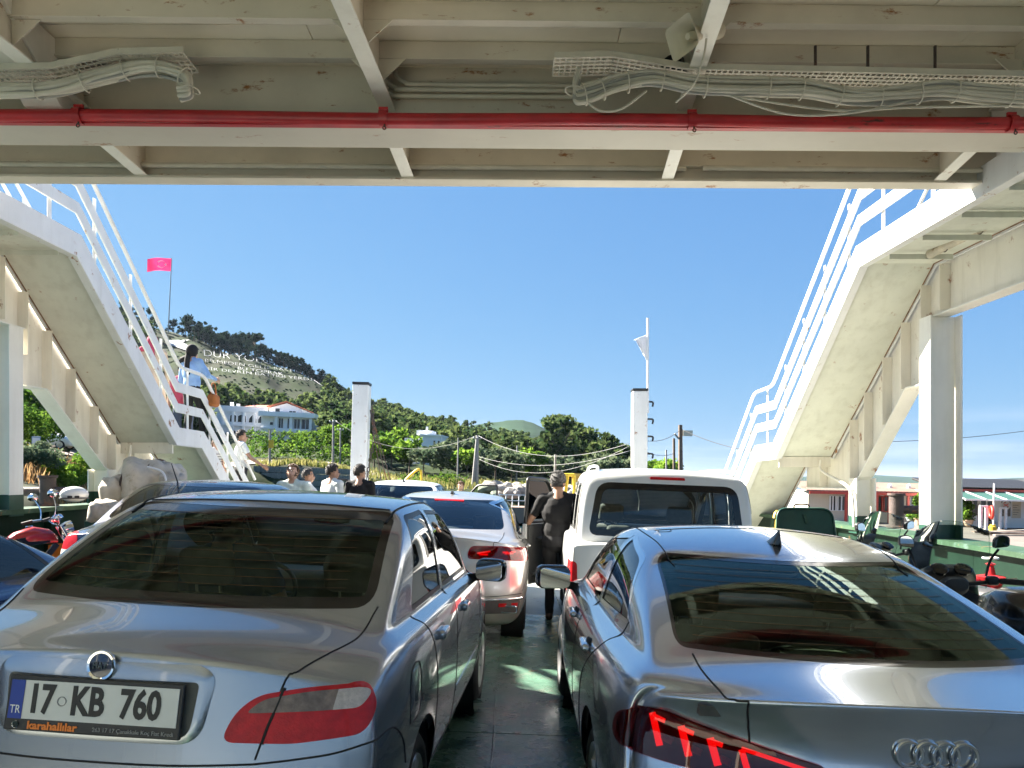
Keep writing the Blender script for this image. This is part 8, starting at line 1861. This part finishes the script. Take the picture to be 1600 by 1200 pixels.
# quay furniture
def on_quay(px, py):
    e = E(px, py, 1) - CAMP; t = (ZQ - HC) / e.z; return CAMP + e * t
def lifebuoy_stand(px, py, label):
    p = on_quay(px, py); r_ = empty('lifebuoy_stand', p, label=label, cat='lifebuoy')
    for x in (-.28, .12): MB().bb((x - .09, -.09, 0), (x + .09, .09, 1.65)).build('post', 'stair_white', r_, bevel=.02)
    MB().bb((-.37, -.085, 1.653), (.21, .085, 1.78)).build('crossbar', 'stair_white', r_, bevel=.02)
    M = Matrix.Translation((.36, -.18, 1.3)) @ Matrix.Rotation(R(70), 4, 'Z') @ Matrix.Rotation(R(90), 4, 'X'); MB().tube([M @ Vector((.40 * math.cos(t), .40 * math.sin(t), 0)) for t in np.linspace(0, 6.283, 29)[:-1]], .10, 10, closed=True).build('ring', 'ring_red', r_, smooth=60)
    return r_
lifebuoy_stand(1538, 829, 'white double post with a red lifebuoy on the quay')
p = on_quay(1567, 827); st2 = empty('white_stand', p, label='white double post without a ring on the quay at right', cat='post')
for x in (-.22, .18): MB().bb((x - .08, -.08, 0), (x + .08, .08, 1.5)).build('post', 'stair_white', st2, bevel=.02)
MB().bb((-.30, -.075, 1.503), (.26, .075, 1.62)).build('crossbar', 'stair_white', st2, bevel=.02)
p = on_quay(1355, 816); lb = empty('lifebuoy', p, label='red lifebuoy on a low red stand beside the first right post', cat='lifebuoy')
M = Matrix.Translation((0, 0, 1.1)) @ Matrix.Rotation(R(90), 4, 'X'); MB().tube([M @ Vector((.36 * math.cos(t), .36 * math.sin(t), 0)) for t in np.linspace(0, 6.283, 29)[:-1]], .12, 10, closed=True).build('ring', 'ring_red', lb, smooth=60)
for x in (-.2, .2): MB().beam((x, .05, 0), (x * .8, .05, 1.4), .07, .07).build('leg', 'ring_red', lb)
def potted(px, py, h, label, seed, w=1.0):
    p = on_quay(px, py); r_ = empty('potted_plant', p, label=label, cat='potted plant'); MB().lathe([(0, 0), (.28, 0), (.38, .5), (.42, .5), (.42, .58), (.34, .58), (.33, .5), (0, .5)], 16).build('pot', 'pot' if seed % 2 else 'pot_grey', r_, smooth=40)
    rs_ = np.random.RandomState(seed); C = [(rs_.uniform(-.3, .3) * w, rs_.uniform(-.3, .3) * w, .6 + (h - .6) * k / 8) for k in range(9)]; Rr = [(.42 * w * (1.1 - k / 11), .42 * w * (1.1 - k / 11), .3) for k in range(9)]
    link_mesh('foliage', quads_mesh('foliage', leaf_cloud(C, Rr, 90, .11, rs_)), 'leaf_bright', r_)
potted(1436, 821, 2.2, 'tall bright plant in a pot left of the right post', 1); potted(1512, 824, 1.9, 'bushy plant in a tan pot under the green awning', 3, 1.2); potted(1498, 822, 1.1, 'low plant in a pot next to the right post', 4, 1.1); potted(1525, 821, 1.2, 'low round plant beside the lifebuoy posts', 6, 1.1); potted(1424, 820, .95, 'small low plant left of the tall potted plant', 8); potted(1600, 824, 1.1, 'green plant at the right edge of the quay', 10, 1.3)
def chair_(px, py, mt, label, rot=0):
    p = on_quay(px, py); r_ = empty('plastic_chair', p, (0, 0, rot), label, 'chair'); MB().bb((-.25, -.25, .42), (.25, .25, .46)).build('seat', mt, r_, bevel=.01); MB().bb((-.25, .22, .47), (.25, .26, .95)).build('backrest', mt, r_, bevel=.02)
    for x in (-.21, .21):
        for y in (-.21, .21): MB().beam((x, y, 0), (x, y, .419), .04, .04).build('leg', mt, r_)
chair_(1549, 824, 'wall_bluewhite', 'pale blue plastic chair left of the awning post'); chair_(1557, 825, 'wall_bluewhite', 'pale blue plastic chair right of the awning post', R(20))
p = on_quay(1552, 828); ap = tag(MB().tube([p, p + Vector((0, 0, 3.35))], .06, 8).build('awning_post', 'stair_white', smooth=60), 'slim white pole standing in front of the awning cafe', 'pole')
p = on_quay(1551, 829); tag(MB().lathe([(0, 0), (.25, 0), (.25, .28), (.18, .34), (.18, .42), (0, .42)], 14, Matrix.Translation(p)).build('yellow_bollard', 'yellow_paint', smooth=40), 'small yellow bollard at the foot of the slim white pole', 'bollard')
p = on_quay(1302, 806); bt = empty('market_table', p, label='stall table heaped with blue tarpaulin behind the hatch lid', cat='table'); MB().bb((-1.2, -.4, .7), (1.2, .4, .76)).build('top', 'wall_white', bt)
for x in (-1.1, 1.1): MB().bb((x - .05, -.35, 0), (x + .05, .35, .7)).build('leg', 'wall_white', bt)
m = MB(); m.ball((0, 0, .95), (.9, .35, .25), 14); m.ball((.3, 0, 1.15), (.5, .3, .2), 12); m.build('tarpaulin', 'blue_tarp', bt, smooth=30, fix=False)
p = on_quay(1301, 812); ns = empty('no_entry_sign', p, label='small round no-entry sign on a white board by the stair frame', cat='sign'); MB().bb((-.45, 0, .5), (.45, .06, 1.7)).build('board', 'wall_white', ns); MB().bb((-.05, .061, 0), (.05, .12, .6)).build('stand', 'wall_white', ns)
MB().lathe([(0, 0), (.3, 0), (.3, .01), (0, .01)], 24, Matrix.Translation((0, -.01, 1.2)) @ Matrix.Rotation(R(90), 4, 'X')).build('disc', 'ring_red', ns); MB().bb((-.2, -.04, 1.15), (.2, -.025, 1.25)).build('bar', 'ink_white', ns)
p = on_quay(1378, 815); tr_ = empty('tyre_stack', p, label='black tyre fender and pale sacks on the quay by the bitt', cat='fender'); MB().tube([(.45 * math.cos(t) + .5, 0, .5 + .35 * math.sin(t)) for t in np.linspace(0, 6.28, 21)[:-1]], .17, 10, closed=True).build('tyre', 'rubber', tr_, smooth=60); m = MB(); m.ball((-.7, .1, .45), (.55, .4, .5), 12); m.build('sack', 'wall_bluewhite', tr_, smooth=60)
# moored row-boat and ropes at the far right of the quay
p = on_quay(1590, 836); bo = empty('timber_pile', p, (0, 0, R(12)), 'pile of weathered planks lying on the quay at right', 'planks')
rk = random.Random(3)
for k in range(9): q = MB().bb((-2.4, -.11, 0), (2.4, .11, .06)).build('plank', 'roof_pink' if k % 2 else 'boulder', bo); q.location = (rk.uniform(-.4, .4), -.9 + k * .24, .02 + .065 * (k % 3)); q.rotation_euler = (0, R(rk.uniform(-2, 2)), R(rk.uniform(-9, 9)))

# ------------------------------------------------------------------ summer haze
hz = MB().bb((-3000, -3000, -24), (6500, 7000, 118)).build('haze', None); tag(hz, kind='stuff')
hm = bpy.data.materials.new('haze'); hm.use_nodes = True; hn = hm.node_tree.nodes; hn.clear(); ho = hn.new('ShaderNodeOutputMaterial'); pv = hn.new('ShaderNodeVolumePrincipled'); pv.inputs['Color'].default_value = (.62, .76, 1, 1); pv.inputs['Density'].default_value = .000035; pv.inputs['Anisotropy'].default_value = .2
hm.node_tree.links.new(pv.outputs[0], ho.inputs['Volume']); hz.data.materials.append(hm)
